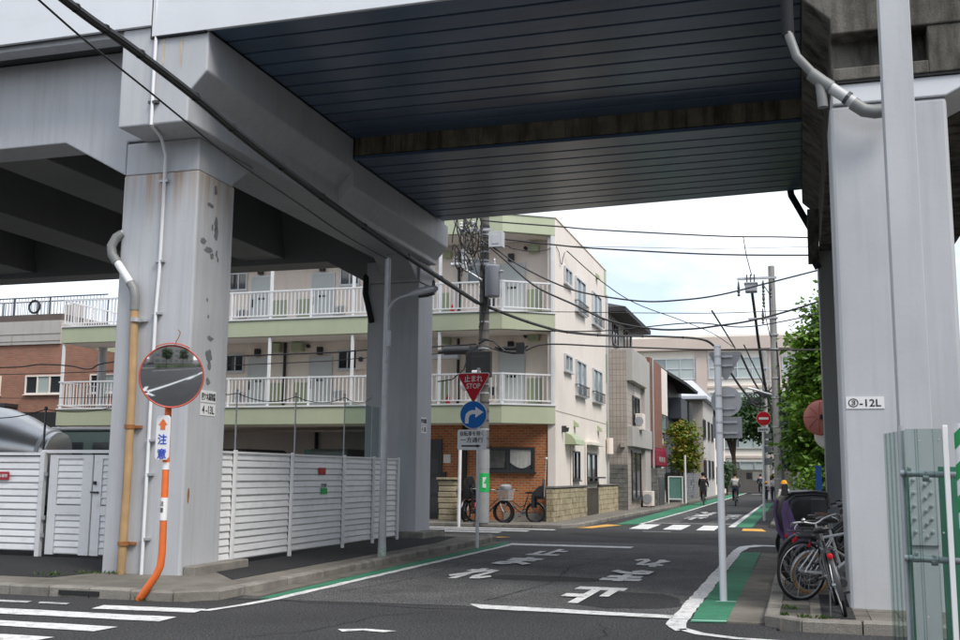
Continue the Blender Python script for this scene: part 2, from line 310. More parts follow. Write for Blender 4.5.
def mesh_of(name, mb, off=Vector((0, 0, 0)), smooth=False):
    me = bpy.data.meshes.new(name); me.from_pydata([(x - off[0], y - off[1], z - off[2]) for x, y, z in mb.v], [], mb.f); me.update()
    if smooth:
        me.polygons.foreach_set('use_smooth', [True] * len(me.polygons))
        me.set_sharp_from_angle(angle=R(52))
    return me
def mk(name, mb, mat, parent=None, smooth=False, bevel=0, local=False, kind=None, label=None, cat=None, group=None):
    """one mesh object; coordinates are world unless local. Children keep world placement by subtracting the root's base"""
    off = Vector((0, 0, 0))
    if parent is not None: off = ORG.get(parent.name, Vector((0, 0, 0)))
    me = mesh_of(name, mb, Vector((0, 0, 0)) if local else off, smooth)
    me.materials.append(M[mat] if isinstance(mat, str) else mat)
    o = bpy.data.objects.new(name, me); COL.objects.link(o)
    if parent is not None: o.parent = parent
    ORG[o.name] = Vector((0, 0, 0)) if local else off
    if bevel:
        b = o.modifiers.new('bevel', 'BEVEL'); b.width = bevel; b.segments = 2; b.limit_method = 'ANGLE'; b.angle_limit = R(35)
    return tag(o, label, cat, group, kind)
def inst(name, me, parent, loc, rot=(0, 0, 0), sc=(1, 1, 1)):
    """a piece sharing mesh data; loc is world (root unrotated)"""
    o = bpy.data.objects.new(name, me); COL.objects.link(o); o.parent = parent
    o.location = Vector(loc) - ORG.get(parent.name, Vector((0, 0, 0))); o.rotation_euler = rot; o.scale = sc
    return o
def pmesh(name, mb, mat, smooth=False):
    me = mesh_of(name, mb, smooth=smooth); me.materials.append(M[mat]); return me
def copy_tree(o, parent=None):
    c = o.copy(); COL.objects.link(c)
    if parent is not None: c.parent = parent
    for ch in list(o.children): copy_tree(ch, c)
    return c
_tc = {}
def textmesh(s, size, bold=0., ext=.0015):
    cu = bpy.data.curves.new('txt', 'FONT'); cu.body = s; cu.size = size; cu.align_x = 'CENTER'; cu.align_y = 'CENTER'; cu.offset = bold; cu.extrude = ext; cu.resolution_u = 3
    ob = bpy.data.objects.new('txt', cu); COL.objects.link(ob)
    dg = bpy.context.evaluated_depsgraph_get(); me = bpy.data.meshes.new_from_object(ob.evaluated_get(dg))
    bpy.data.objects.remove(ob); bpy.data.curves.remove(cu)
    return me
def text(s, wid, hei, mat, parent, loc, face='y', bold=0., rz=None, name='lettering', ext=.0015):
    """lettering fitted to wid x hei, centred at world loc; face 'y' looks to -Y, 'x' to +X, 'z' lies on the ground"""
    me = textmesh(s, 1.0, bold, ext)
    xs = [v.co.x for v in me.vertices]; ys = [v.co.y for v in me.vertices]
    if not xs: return None
    cx, cy = (min(xs) + max(xs)) / 2, (min(ys) + max(ys)) / 2; sx, sy = wid / max(1e-6, max(xs) - min(xs)), hei / max(1e-6, max(ys) - min(ys))
    for v in me.vertices: v.co = ((v.co.x - cx) * sx, (v.co.y - cy) * sy, v.co.z)
    me.materials.clear(); me.materials.append(M[mat])
    rot = {'y': (PI / 2, 0, 0), 'x': (PI / 2, 0, PI / 2), 'z': (0, 0, 0)}[face]
    if rz is not None: rot = (rot[0], 0, rz)
    o = bpy.data.objects.new(name, me); COL.objects.link(o); o.parent = parent; o.location = Vector(loc) - ORG.get(parent.name, Vector((0, 0, 0))); o.rotation_euler = rot
    return o
# ================================================================ SETTING: ground, road, markings, pavements
def rng(a, b): return random.uniform(a, b)
g = MB().quad((-400, -400, -.03), (400, -400, -.03), (400, 700, -.03), (-400, 700, -.03)); mk('ground', g, 'ground', kind='structure')
g = MB()
g.quad((-90, -30, 0), (90, -30, 0), (90, 11.8, 0), (-90, 11.8, 0))
g.quad((-7.3, 11.8, 0), (-.3, 11.8, 0), (-.3, 110, 0), (-7.3, 110, 0))
g.quad((-90, 25, 0), (-7.3, 25, 0), (-7.3, 32, 0), (-90, 32, 0)); g.quad((-.3, 23.6, 0), (90, 23.6, 0), (90, 33.8, 0), (-.3, 33.8, 0))
road = mk('road', g, 'asphalt', kind='structure')
Z1, Z2, Z3 = .004, .008, .012
def blob(cx, cy, rx, ry, n=22, j=.12, z=Z2):
    return [(cx + math.cos(2 * PI * i / n) * rx * (1 + rng(-j, j)), cy + math.sin(2 * PI * i / n) * ry * (1 + rng(-j, j)), z) for i in range(n)]
def mark(name, mat, *polys, z=Z2, jit=0.012):
    m = MB()
    for p in polys:
        # densify the edge with a little wear so painted edges are not ruler straight
        q = []
        for i in range(len(p)):
            a, b = Vector(p[i][:2]), Vector(p[(i + 1) % len(p)][:2]); k = max(1, int((b - a).length / .22)); nn = Vector((-(b - a).y, (b - a).x)).normalized()
            for t in range(k):
                c = a.lerp(b, t / k)
                if t: c = c + nn * rng(-jit, jit)
                q.append((c.x, c.y, z))
        m.quad(*q)
    return mk(name, m, mat, road)
def rect(x0, x1, y0, y1): return [(x0, y0), (x1, y0), (x1, y1), (x0, y1)]
mark('asphalt_patch', 'asphalt2', [(-6.95, 12.35), (-4, 12.62), (-1.3, 12.25), (-1.3, 23.9), (-1.4, 25.4), (-7, 25.2)], z=Z1)
mark('asphalt_patch', 'asphalt2', [(-5.1, 35.9), (-4.0, 36), (-4.6, 52), (-5.0, 52)], z=Z1); mark('asphalt_patch', 'asphalt2', [(-3.2, 36.2), (-2.1, 36.2), (-2.2, 46), (-2.8, 46)], z=Z1)
mk('asphalt_patch', MB().quad(*blob(-2.2, 13.9, .75, .95, z=Z1 + .002)), 'asphalt3', road); mk('asphalt_patch', MB().quad(*blob(-3.9, 16.3, 1.0, .42, z=Z1 + .002)), 'asphalt3', road)
mk('asphalt_patch', MB().quad(*blob(-3.5, 29, 2.6, 1.5, z=Z1)), 'asphalt3', road)
# near crosswalk across the foreground street
mark('crosswalk_stripe', 'paint', [(-8.05, 11.14), (-6.72, 11.24), (-6.68, 10.92), (-7.98, 10.82)])
mark('crosswalk_stripe', 'paint', [(-13, 10.45), (-6.66, 10.53), (-6.64, 10.16), (-13, 10.02)])
mark('crosswalk_stripe', 'paint', [(-13, 9.66), (-6.8, 9.67), (-6.84, 9.33), (-13, 9.33)])
mark('crosswalk_stripe', 'paint', [(-13, 8.88), (-6.95, 8.88), (-7.0, 8.55), (-13, 8.55)]); mark('crosswalk_stripe', 'paint', [(-13, 8.08), (-7.05, 8.08), (-7.1, 7.75), (-13, 7.75)])
mark('crosswalk_stripe', 'paintworn', [(-9.6, 11.16), (-9.1, 11.18), (-9.05, 11.02), (-9.55, 11.0)], [(-8.98, 11.17), (-8.55, 11.17), (-8.5, 11.04), (-8.9, 11.03)], [(-11, 11.2), (-9.9, 11.2), (-9.9, 11.02), (-11, 11.02)])
# left edge line and green strip
mark('edge_line', 'paint', [(-6.72, 11.1), (-6.6, 11.12), (-6.46, 11.75), (-6.38, 12.4), (-6.33, 22.7), (-6.36, 24.2), (-6.5, 24.2), (-6.46, 22.7), (-6.52, 12.4), (-6.58, 11.75)])
mark('green_strip', 'green', [(-6.68, 12.4), (-6.53, 12.45), (-6.47, 23.9), (-6.74, 24.6), (-6.78, 20), (-6.74, 15)])
mark('stop_line', 'paint', rect(-6.36, -3.65, 23.62, 24.15)); mark('stop_line', 'paint', [(-3.98, 12.82), (-3.72, 12.42), (-1.45, 12.33), (-1.45, 12.6)])
mark('edge_line', 'paint', [(-1.46, 11.85), (-1.3, 11.38), (-1.2, 11.5), (-1.26, 12.2), (-1.26, 23.6), (-1.18, 24.9), (-.9, 25.5), (3, 25.6), (3, 25.95), (-1.1, 25.9), (-1.4, 25.2), (-1.46, 23.6)])
mark('edge_line', 'paint', [(-1.3, 11.5), (-1.08, 11.2), (-.7, 11.02), (.2, 10.92), (3, 10.9), (3, 11.03), (.2, 11.05), (-.65, 11.14), (-1.0, 11.32), (-1.2, 11.6)])
mark('green_strip', 'green', [(-1.25, 13.0), (-1.22, 12.1), (-.82, 12.2), (-.87, 23.5), (-1.25, 23.3)])
mark('green_stripe_mark', 'signw', [(-1.22, 12.2), (-.84, 12.25), (-.84, 12.33), (-1.22, 12.28)], [(-1.1, 14.1), (-.85, 14.15), (-.85, 14.26), (-1.1, 14.2)], z=Z3)
bpy.data.objects['green_stripe_mark'].data.materials[0] = pm('green_road_pale', (.28, .52, .42), .8, .15, 2)
# road lettering, one character per object
STROKES = {'止': [[(0, .07), (1, .07)], [(.56, .07), (.56, 1)], [(.2, .07), (.2, .58)], [(.56, .58), (.97, .58)]],
 'ま': [[(.06, .82), (.94, .82)], [(.12, .58), (.88, .58)], [(.5, 1), (.5, .14)], [(.5, .14), (.34, .04), (.1, .1), (.12, .26), (.4, .3), (.7, .22), (.97, .05)]],
 'れ': [[(.26, 1), (.26, 0)], [(.02, .76), (.44, .76)], [(.02, .2), (.3, .55), (.56, .8), (.7, .76), (.7, .55), (.66, .25), (.74, .08), (.86, .1), (1, .26)]]}
def ch(c, x0, x1, y0, y1, flip=False, mat='paint'):
    """a painted road character, laid stroke by stroke"""
    m = MB(); h = .098
    for si, st_ in enumerate(STROKES[c]):
        z = Z3 + si * .003; L_, R_ = [], []
        for i, (u, v) in enumerate(st_):
            a, b = st_[max(0, i - 1)], st_[min(len(st_) - 1, i + 1)]; dx, dy = b[0] - a[0], b[1] - a[1]; l = math.hypot(dx, dy); nx, ny = -dy / l * h, dx / l * h
            for lst, s in ((L_, 1), (R_, -1)):
                uu, vv = u + nx * s + rng(-.008, .008), v + ny * s + rng(-.006, .006)
                if flip: uu, vv = 1 - uu, 1 - vv
                lst.append((x0 + uu * (x1 - x0), y0 + vv * (y1 - y0), z))
        for i in range(len(L_) - 1):
            up = lambda p: (p[0], p[1], p[2] + i * .00035)
            m.quad(up(L_[i]), up(L_[i + 1]), up(R_[i + 1]), up(R_[i]))
    return mk('road_letter', m, mat, road)
ch('止', -5.32, -4.68, 20.85, 22.6); ch('ま', -5.38, -4.68, 18.45, 20.15); ch('れ', -5.36, -4.7, 15.75, 17.6)
ch('止', -3.1, -2.4, 13.3, 15.25, True); ch('ま', -3.06, -2.36, 16.2, 18.02, True); ch('れ', -3.02, -2.4, 18.95, 20.6, True)
ch('止', -4.25, -3.5, 39.4, 41.9, True); ch('ま', -4.25, -3.5, 42.6, 45.0, True); ch('れ', -4.25, -3.5, 45.6, 48.0, True)
ch('止', -2.95, -2.35, 39.4, 41.9, True, 'paintworn'); ch('ま', -2.95, -2.35, 42.6, 45.0, True, 'paintworn')
mark('road_mark', 'paint', [(-4.62, 10.3), (-4.35, 10.42), (-4.0, 10.38), (-4.1, 10.26), (-4.35, 10.3), (-4.5, 10.15)])
# far junction
for i, (a, b) in enumerate(((28.35, 28.75), (29.3, 29.72), (30.3, 30.72))): mark('crosswalk_stripe', 'paint', rect(-16, -8.0 + i * .55, a, b))
for x0, x1 in ((-5.0, -4.42), (-4.0, -3.45), (-3.02, -2.5)): mark('crosswalk_stripe', 'paint', [(x0, 32.1), (x1, 32.1), (x1 - .02, 35.3), (x0 - .05, 35.3)])
mark('crosswalk_line', 'paintworn', rect(-4.4, -3.6, 30.75, 30.9)); mark('crosswalk_line', 'paintworn', rect(-5.1, -2.0, 36.3, 36.55))
mark('yellow_patch', 'yellow', [(-6.55, 31.9), (-6.1, 31.9), (-5.55, 34.3), (-6.1, 34.6)]); mark('yellow_patch', 'yellow', [(-1.75, 33.75), (-1.2, 33.75), (-1.03, 32.25), (-1.72, 32.35)])
mark('yellow_patch', 'yellow', [(-8.6, 25.62), (-7.35, 26.2), (-7.15, 26.55), (-14, 26.55), (-14, 26.1), (-8.6, 26.1)])
mark('green_strip', 'green', [(-5.85, 34.7), (-5.2, 35.2), (-5.05, 50), (-5.05, 104), (-5.9, 104), (-5.95, 50)]); mark('edge_line', 'paint', [(-5.18, 35.2), (-5.05, 35.2), (-4.9, 50), (-4.9, 104), (-5.04, 104), (-5.03, 50)])
mark('edge_line', 'paint', [(-2.25, 34.5), (-2.05, 34.5), (-2.1, 66), (-2.2, 66)]); mark('green_strip', 'green', [(-2.04, 34.5), (-1.52, 34.5), (-1.6, 66), (-2.09, 66)])
mark('edge_line', 'paint', rect(-4.3, -3.3, 98, 99.2))
# ---- pavements (slab + individual kerb stones)
def slab(poly, z, mat='pave', name='pavement'):
    return mk(name, MB().prism(poly, 'z', -.02, z), mat, kind='structure')
def arc(cx, cy, r, a0, a1, n=6): return [(cx + r * math.cos(R(a0 + (a1 - a0) * i / n)), cy + r * math.sin(R(a0 + (a1 - a0) * i / n))) for i in range(n + 1)]
def kerbline(parent, path, wd=.16, z=.125, L=.6, mat='kerb', side=1, drop=None):
    """kerb stones laid end to end along a path, each its own piece"""
    pts = [Vector(p) for p in path]; seg = [(pts[i + 1] - pts[i]).length for i in range(len(pts) - 1)]; tot = sum(seg)
    def at(s):
        for i, l in enumerate(seg):
            if s <= l or i == len(seg) - 1: return pts[i].lerp(pts[i + 1], min(1, s / l)), (pts[i + 1] - pts[i]).normalized()
            s -= l
    n = int(tot / L)
    for k in range(n):
        (a, d), (b, e) = at(k * tot / n + .008), at((k + 1) * tot / n - .008); d2 = (b - a).normalized(); nn = Vector((-d2.y, d2.x)) * side; h = z + rng(-.006, .006); j = rng(-.008, .008)
        A, B = a + nn * j, b + nn * (j + rng(-.004, .004)); c = .02
        m = MB().loft([[(A.x, A.y, -.02), (B.x, B.y, -.02), ((B + nn * wd).x, (B + nn * wd).y, -.02), ((A + nn * wd).x, (A + nn * wd).y, -.02)],
                       [(A.x, A.y, h - c), (B.x, B.y, h - c), ((B + nn * wd).x, (B + nn * wd).y, h - c), ((A + nn * wd).x, (A + nn * wd).y, h - c)],
                       [*[(p.x, p.y, h) for p in (A + nn * c + d2 * .006, B + nn * c - d2 * .006, B + nn * wd - d2 * .006, A + nn * wd + d2 * .006)]]])
        mk('kerb_stone', m, mat, parent)
pl = slab([(-60, 11.9), (-7.6, 11.9)] + arc(-7.6, 12.3, .4, -90, 0)[1:] + [(-7.2, 24.6)] + arc(-7.9, 24.9, .7, 0, 90)[1:] + [(-60, 25.6)], .112)
kerbline(pl, [(-16, 11.74), (-7.55, 11.74)] + arc(-7.55, 12.24, .5, -90, 0)[1:] + [(-7.05, 18), (-7.06, 24.5)] + arc(-7.8, 24.8, .75, 0, 90)[1:] + [(-14, 25.55)])
mk('asphalt_strip', MB().prism([(-7.62, 13.4), (-7.62, 22), (-7.9, 24.3), (-9.2, 24.3), (-9.2, 15.2), (-8.3, 14.2)], 'z', .09, .119), 'asphalt3', pl)
mk('asphalt_strip', MB().prism([(-40, 12.75), (-10.1, 12.75), (-10.0, 13.6), (-10.2, 16), (-40, 16)], 'z', .09, .119), 'asphalt3', pl)
mk('yard_floor', MB().prism([(-40, 16), (-9.2, 16), (-9.2, 24.4), (-40, 24.4)], 'z', .06, .118), 'asphalt2', pl)
gt = MB()
for i in range(11): gt.box(-7.04 + .01, -6.76, 12.6 + i * 1.08, 12.6 + i * 1.08 + 1.07, -.01, .014)
mk('gutter_stone', gt, 'pave', pl, kind='stuff')
mk('drain_slot', MB().box(-9.15, -8.55, 11.715, 11.745, .03, .085), 'ink', pl)
# right pavement by the bicycles
pr_ = slab([(-.27, 11.95), (30, 11.95), (30, 23.6), (.2, 23.6), (-.1, 23.3), (-.27, 22.9)], .108)
kerbline(pr_, [(12, 11.8), (-.2, 11.8), (-.38, 11.9), (-.43, 12.15), (-.43, 22.6), (-.3, 23.2), (.1, 23.5), (6, 23.55)], side=-1)
for i in range(10):
    for j in range(18):
        if j > 11 and i > 5: continue
        z = .118 + rng(-.003, .003); dk = rng(0, 1)
        mk('flagstone', MB().box(-.26 + i * .305, -.26 + i * .305 + .298, 12.0 + j * .405, 12.0 + j * .405 + .396, .09, z), 'grout' if (i == 0 and j % 3) else 'pave', pr_)
mk('dark_slab', MB().box(.16, .5, 12.06, 14.4, .1, .1245), 'asphalt3', pr_)
gt = MB()
for i in range(10): gt.box(-.84, -.44, 12.2 + i * 1.1, 12.2 + i * 1.1 + 1.085, -.01, .016 + rng(0, .004))
mk('gutter_stone', gt, 'pave', pr_, kind='stuff')
# far pavements
pa = slab([(-60, 31.5), (-7.3, 31.5)] + arc(-7.3, 32.1, .6, -90, 0)[1:] + [(-6.55, 42), (-6.1, 55), (-6.1, 104), (-60, 104)], .1)
kerbline(pa, [(-16, 31.36), (-7.3, 31.36)] + arc(-7.3, 32.1, .74, -90, 0)[1:] + [(-6.42, 42), (-5.96, 55)], L=.9, z=.11)
pb = slab([(40, 34), (-.6, 34), (-.85, 34.4), (-.95, 104), (40, 104)], .1)
kerbline(pb, [(10, 33.86), (-.65, 33.86), (-.98, 34.3), (-1.08, 70)], L=.9, z=.12, side=-1)
# weeds at the kerb
def weeds(name, label, spots, n, cat='weeds'):
    m = MB()
    for (x, y, z, r) in spots:
        for i in range(n):
            a = rng(0, 2 * PI); d = rng(0, r); h = rng(.015, .06); p = Vector((x + math.cos(a) * d, y + math.sin(a) * d * .6, z)); t = p + Vector((rng(-.05, .05), rng(-.05, .05), h)); s = Vector((rng(-1, 1), rng(-1, 1), 0)).normalized() * rng(.006, .014)
            m.quad(p, (p + t) / 2 + s, t, (p + t) / 2 - s)
    return tag(mk(name, m, 'weed'), label, cat, None, 'stuff')
weeds('weed_clump', 'green weeds in the paving joints by the bicycle pavement corner', [(-.17, 12.75, .12, .13), (-.22, 12.1, .12, .07), (.0, 11.97, .12, .12), (.18, 11.97, .12, .08)], 30)
weeds('weed_clump', 'thin strip of weeds along the foot of the front left pier', [(-9.9, 13.35, .12, .3), (-9.6, 13.45, .12, .25), (-7.9, 11.72, .0, .12), (-10.3, 13, .12, .3)], 50)

# wheel-worn lighter tracks, a sealed crack and utility covers in the road
ck = MB(); px_, py_ = -7, 12.28
for i in range(22): q0 = (px_, py_); px_ += .27; py_ = 12.3 + .04 * math.sin(i * 1.3) + rng(-.02, .02); ck.quad((q0[0], q0[1] - .012, Z2), (px_, py_ - .012, Z2), (px_, py_ + .012, Z2), (q0[0], q0[1] + .012, Z2))
mk('sealed_joint', ck, 'asphalt3', road)

def crack(pts, wd):
    m = MB(); q = []
    for a, b in zip(pts, pts[1:]):
        k = max(2, int(math.dist(a, b) / .18))
        q += [(a[0] + (b[0] - a[0]) * i / k + rng(-.03, .03), a[1] + (b[1] - a[1]) * i / k + rng(-.03, .03)) for i in range(k)]
    for a, b in zip(q, q[1:]):
        d = Vector((b[0] - a[0], b[1] - a[1])).normalized(); n = Vector((-d.y, d.x)) * wd * rng(.5, 1.2); m.quad((a[0] - n.x, a[1] - n.y, Z2 + .002), (b[0] - n.x, b[1] - n.y, Z2 + .002), (b[0] + n.x, b[1] + n.y, Z2 + .002), (a[0] + n.x, a[1] + n.y, Z2 + .002))
    return mk('road_crack', m, 'asphalt3', road)
crack([(-5.6, 9.0), (-4.8, 10.2), (-4.6, 11.5), (-3.9, 12.2)], .008); crack([(-2.6, 9.6), (-1.9, 10.8), (-2.2, 11.9)], .007); crack([(-3.9, 13.2), (-3.6, 15.6), (-3.9, 18.5), (-3.4, 22)], .009); crack([(-6.0, 13.5), (-5.7, 16), (-5.9, 19)], .008); crack([(-6.5, 27), (-3, 27.4), (-.5, 27)], .012)
# ================================================================ VIADUCT
YF, YB = 12.96, 24.1
via = thing('railway_viaduct', 'pale grey painted viaduct spanning the left yard and the street', 'viaduct', (-9.3, 13.65, 0))
mk('pillar', MB().box(-9.94, -8.62, 13.65, 14.73, 0, 6.15), 'steelrust', via, bevel=.03)
mk('pillar', MB().box(-9.94, -8.62, 23.42, 24.45, 0, 6.15), 'steel', via, bevel=.03)
mk('pillar_capital', MB().box(-9.925, -8.64, 13.665, 14.71, 6.154, 6.668), 'steel', via, bevel=.02); mk('pillar_capital', MB().box(-9.97, -8.59, 23.4, 24.47, 6.154, 6.68), 'steel', via, bevel=.02)
mk('pillar_plinth', MB().box(-8.615, -8.42, 13.72, 15.3, 0, .24), 'kerb', via, bevel=.02); mk('pillar_plinth', MB().box(-10.0, -8.35, 23.2, 24.8, 0, .26), 'kerb', via, bevel=.02)
# crossbeam with the bearing ledges for the street spans
bm_ = MB().prism([(-9.6, 6.67), (-8.42, 6.67), (-8.42, 7.11), (-8.13, 7.42), (-8.13, 8.04), (-9.05, 8.04), (-9.05, 8.2), (-9.6, 8.2)], 'y', YF, 18.28).prism([(-9.6, 6.672), (-8.42, 6.672), (-8.42, 6.78), (-8.13, 7.09), (-8.13, 7.64), (-9.6, 7.64)], 'y', 18.281, YB)
bm_.prism([(14.735, 6.67), (14.735, 6.2), (15.4, 6.67)], 'x', -9.5, -8.66).prism([(23.415, 6.67), (22.6, 6.67), (23.415, 6.2)], 'x', -9.5, -8.66)
mk('crossbeam', bm_, 'steel', via, bevel=.025)
mk('bearing_strip', MB().box(-9.5, -8.2, 18.3, YB - .1, 7.641, 8.2), 'steelshade', via)
# left deck: edge girders with haunches, cross girders, slab and white fascia
def edge_girder(y0, y1, x0=-60, x1=-9.604):
    return MB().prism([(x0, 6.78), (-11.08, 6.78), (-9.93, 6.16), (-9.93, 6.7), (x1, 6.7), (x1, 8.2), (x0, 8.2)], 'y', y0, y1)
mk('edge_girder', edge_girder(13.66, 14.3), 'steel', via, bevel=.02); mk('edge_girder', edge_girder(23.5, 24.3), 'steelshade', via, bevel=.02)
for x in (-12.8, -16.3, -20.3, -24.5, -28.5, -33):
    mk('cross_girder', MB().prism([(x - .6, 6.9), (x + .55, 6.9), (x + .4, 8.2), (x - .45, 8.2)], 'y', 14.31, 23.49), 'steelshade', via, bevel=.02)
mk('deck_slab', MB().box(-60, -8.43, YF + .05, YB + .4, 8.22, 8.9).box(-8.4, .4, YF + .05, 23.6, 8.3, 8.9).box(.4, 40, YF + .05, YB + .4, 8.22, 8.9), 'deckd', via)
mk('deck_ledge', MB().box(-60, -9.62, YF + .06, 13.3, 8.13, 8.215), 'steel', via)
# white fascia: panels meeting at the open joint
mk('fascia_panel', MB().box(-60, -9.09, YF - .06, YF, 8.2, 10.6), 'steelw', via, bevel=.008); mk('fascia_panel', MB().box(-9.06, 40, YF - .06, YF, 8.02, 10.6), 'steelw', via, bevel=.008)
mk('fascia_joint', MB().box(-9.098, -9.052, YF - .03, YF + .01, 8.0, 10.6), 'grout', via); mk('fascia_panel', MB().box(-60, 40, 24.5, 24.56, 8.2, 10.6), 'steelw', via)
mk('fascia_drip', MB().box(-9.03, -8.15, YF - .05, YF - .004, 7.995, 8.018), 'groove', via)
# soffit of the two street spans: each lining panel is a piece
def soffit(y0, y1, z, n, xl=-8.13, xr=.22, skew=0., dz=.03):
    for i in range(n):
        a = y0 + (y1 - y0) * i / n + .026; b = y0 + (y1 - y0) * (i + 1) / n - .026; f0, f1 = skew * (i) / n, skew * (i + 1) / n
        m = MB().prism([(xl, a), (xr, a + f0), (xr, b + f1), (xl, b)], 'z', z, z + .1)
        mk('soffit_panel', m, 'soffit', via, bevel=.012)
soffit(YF + .02, 18.3, 8.05, 11); soffit(18.42, 23.66, 7.66, 10, skew=-.72)
mk('soffit_backing', MB().box(-8.13, .22, YF + .05, 18.3, 8.11, 8.28), 'groove', via); mk('soffit_backing', MB().prism([(-8.13, 18.35), (.22, 18.35), (.22, 22.95), (-8.13, 23.66)], 'z', 7.72, 8.28), 'groove', via)
mk('span_riser', MB().box(-8.125, .22, 18.315, 18.345, 7.72, 8.07), 'concd', via, label='dark streaked concrete face in the step between the two soffits')
mk('span_lip', MB().box(-8.125, .22, 18.30, 18.41, 7.64, 7.70), 'soffit', via)
# graffiti-like paint patches and rust on the right face of the front pillar
for (y, z, a, b) in ((14.15, 5.95, .05, .09), (14.02, 5.68, .10, .035), (14.2, 5.45, .045, .10), (14.1, 5.35, .03, .05), (14.22, 5.28, .06, .12), (13.86, 5.08, .10, .05), (14.02, 4.98, .12, .05), (14.12, 4.9, .06, .05), (14.26, 4.96, .03, .07), (14.3, 4.88, .025, .05), (14.05, 4.2, .02, .03), (14.1, 3.95, .025, .03), (14.15, 3.35, .10, .10), (14.2, 3.2, .05, .07), (14.18, 2.95, .06, .06), (14.18, 3.62, .09, .04)):
    n = 14; m = MB().quad(*[(-8.617, y + math.cos(2 * PI * i / n) * a * rng(.6, 1.3), z + math.sin(2 * PI * i / n) * b * rng(.6, 1.3)) for i in range(n)]); mk('paint_patch', m, 'scuff', via)
mk('rust_spot', MB().quad(*[(-8.616, 13.78 + math.cos(i) * .03, 1.25 + math.sin(i) * .12) for i in range(6)]), 'rust', via)
# number labels on the pillars
def plate(name, parent, face, u0, u1, z0, z1, pl_, mat='signw', th=.006):
    m = MB().box(u0, u1, pl_ - th, pl_, z0, z1) if face == 'y' else MB().box(pl_, pl_ + th, u0, u1, z0, z1)
    return mk(name, m, mat, parent)
plate('number_plate', via, 'x', 14.0, 14.42, 2.64, 2.82, -8.62); plate('number_plate', via, 'x', 14.0, 14.42, 2.44, 2.62, -8.62)
text('四ツ木高架橋', .39, .12, 'ink', via, (-8.612, 14.21, 2.73), 'x', .02); text('4 -13L', .34, .12, 'ink', via, (-8.612, 14.21, 2.53), 'x', .015)
plate('number_plate', via, 'x', 23.7, 24.1, 2.75, 2.93, -8.62); plate('number_plate', via, 'x', 23.7, 24.1, 2.55, 2.73, -8.62); text('四ツ木高架橋', .36, .11, 'ink', via, (-8.612, 23.9, 2.84), 'x', .02); text('4 -13R', .3, .11, 'ink', via, (-8.612, 23.9, 2.64), 'x')
# rusty rain pipe, conduit on the front pillar
pp = mk('rain_pipe', MB().tube([(-9.53, 13.55, 0.1), (-9.51, 13.55, 1.47), (-9.52, 13.55, 3.0), (-9.55, 13.55, 4.02)], .062, 12), 'bpipe', via, smooth=True)
mk('rain_pipe', MB().tube([(-9.6, 13.55, 4.36), (-9.92, 13.55, 4.78)], .06, 12), 'white', via, smooth=True)
mk('pipe_elbow', MB().tube([(-9.55, 13.55, 4.0), (-9.55, 13.55, 4.2), (-9.58, 13.55, 4.33), (-9.65, 13.55, 4.43)], .07, 12), 'grey', via, smooth=True)
mk('pipe_elbow', MB().tube([(-9.9, 13.55, 4.75), (-10.0, 13.55, 4.88), (-10.03, 13.56, 5.02), (-9.98, 13.6, 5.16), (-9.93, 13.66, 5.22)], .072, 12), 'grey', via, smooth=True)
mk('rain_pipe', MB().tube([(-9.98, 13.62, 5.15), (-9.85, 13.9, 5.45), (-9.98, 14.6, 5.9)], .06, 12), 'white', via, smooth=True)
for z in (.55, 2.25, 3.85):
    mk('pipe_clamp', MB().lathe([(.078, -.03), (.078, .03)], (-9.52, 13.55, z), n=12).box(-9.52, -9.36, 13.6, 13.65, z - .02, z + .02), 'rust' if z < 3 else 'galv', via)
mk('conduit', MB().tube([(-9.22, 13.6, .1), (-9.215, 13.6, 1.5), (-9.21, 13.6, 4.0), (-9.185, 13.6, 4.6), (-9.18, 13.6, 6.4), (-9.14, 13.4, 6.62), (-9.0, 12.92, 6.66), (-9.0, 12.92, 7.6), (-9.0, 12.93, 8.0), (-9.02, 12.88, 10)], .026, 8), 'white', via, smooth=True)
for z in (.62, 1.55, 2.05, 3.95, 4.75, 6.0): mk('conduit_clamp', MB().box(-9.27, -9.12, 13.58, 13.65, z - .018, z + .018), 'galv', via)
mk('conduit_clamp', MB().box(-9.06, -8.9, 12.9, 12.96, 6.98, 7.02), 'darkmetal', via)
mk('rain_pipe', MB().tube([(-10.2, 23.9, 6.5), (-9.98, 23.38, 6.3), (-9.98, 23.36, 5.9), (-9.9, 23.36, 5.6), (-9.8, 23.36, 5.2)], .07, 8), 'darkpipe', via, smooth=True)
mk('rust_stain', MB().quad((-8.9, 12.955, 8.0), (-8.86, 12.955, 8.0), (-8.87, 12.955, 7.55), (-8.89, 12.955, 7.6)).quad((-8.6, 12.955, 7.95), (-8.55, 12.955, 7.95), (-8.565, 12.955, 7.5), (-8.585, 12.955, 7.55)), pm('rust_wash', (.52, .42, .32), .7, .2, 8), via)

# ---- right pier
rp_ = thing('viaduct_pier', 'white jacketed viaduct column under a stained concrete cap, right of the street', 'pier', (1.13, 13.05, 0))
mk('pillar', MB().box(.48, 1.8, 13.05, 14.1, 0, 6.07), 'steel', rp_, bevel=.045); mk('pillar', MB().box(.5, 1.8, 23.3, 24.4, 0, 6.5), 'steelshade', rp_, bevel=.03)  # rear column wears the darkened paint because it stands in shade
mk('pillar_capital', MB().prism([(.515, 6.074), (1.79, 6.074), (2.3, 6.33), (.515, 6.33)], 'y', 13.03, 14.12), 'steelw', rp_, bevel=.02)
mk('shadow_line_strip', MB().box(.53, 2.6, 13.0, 14.0, 6.332, 6.36), 'ink', rp_)  # black strip puts the shadow line above the capital into colour
cc = MB().prism([(.53, 6.362), (.53, 7.14), (.22, 7.43), (.22, 8.04), (3.2, 8.04), (3.2, 6.362)], 'y', YF + .34, 23.2)
mk('concrete_cap', cc, 'conc', rp_, bevel=.02)
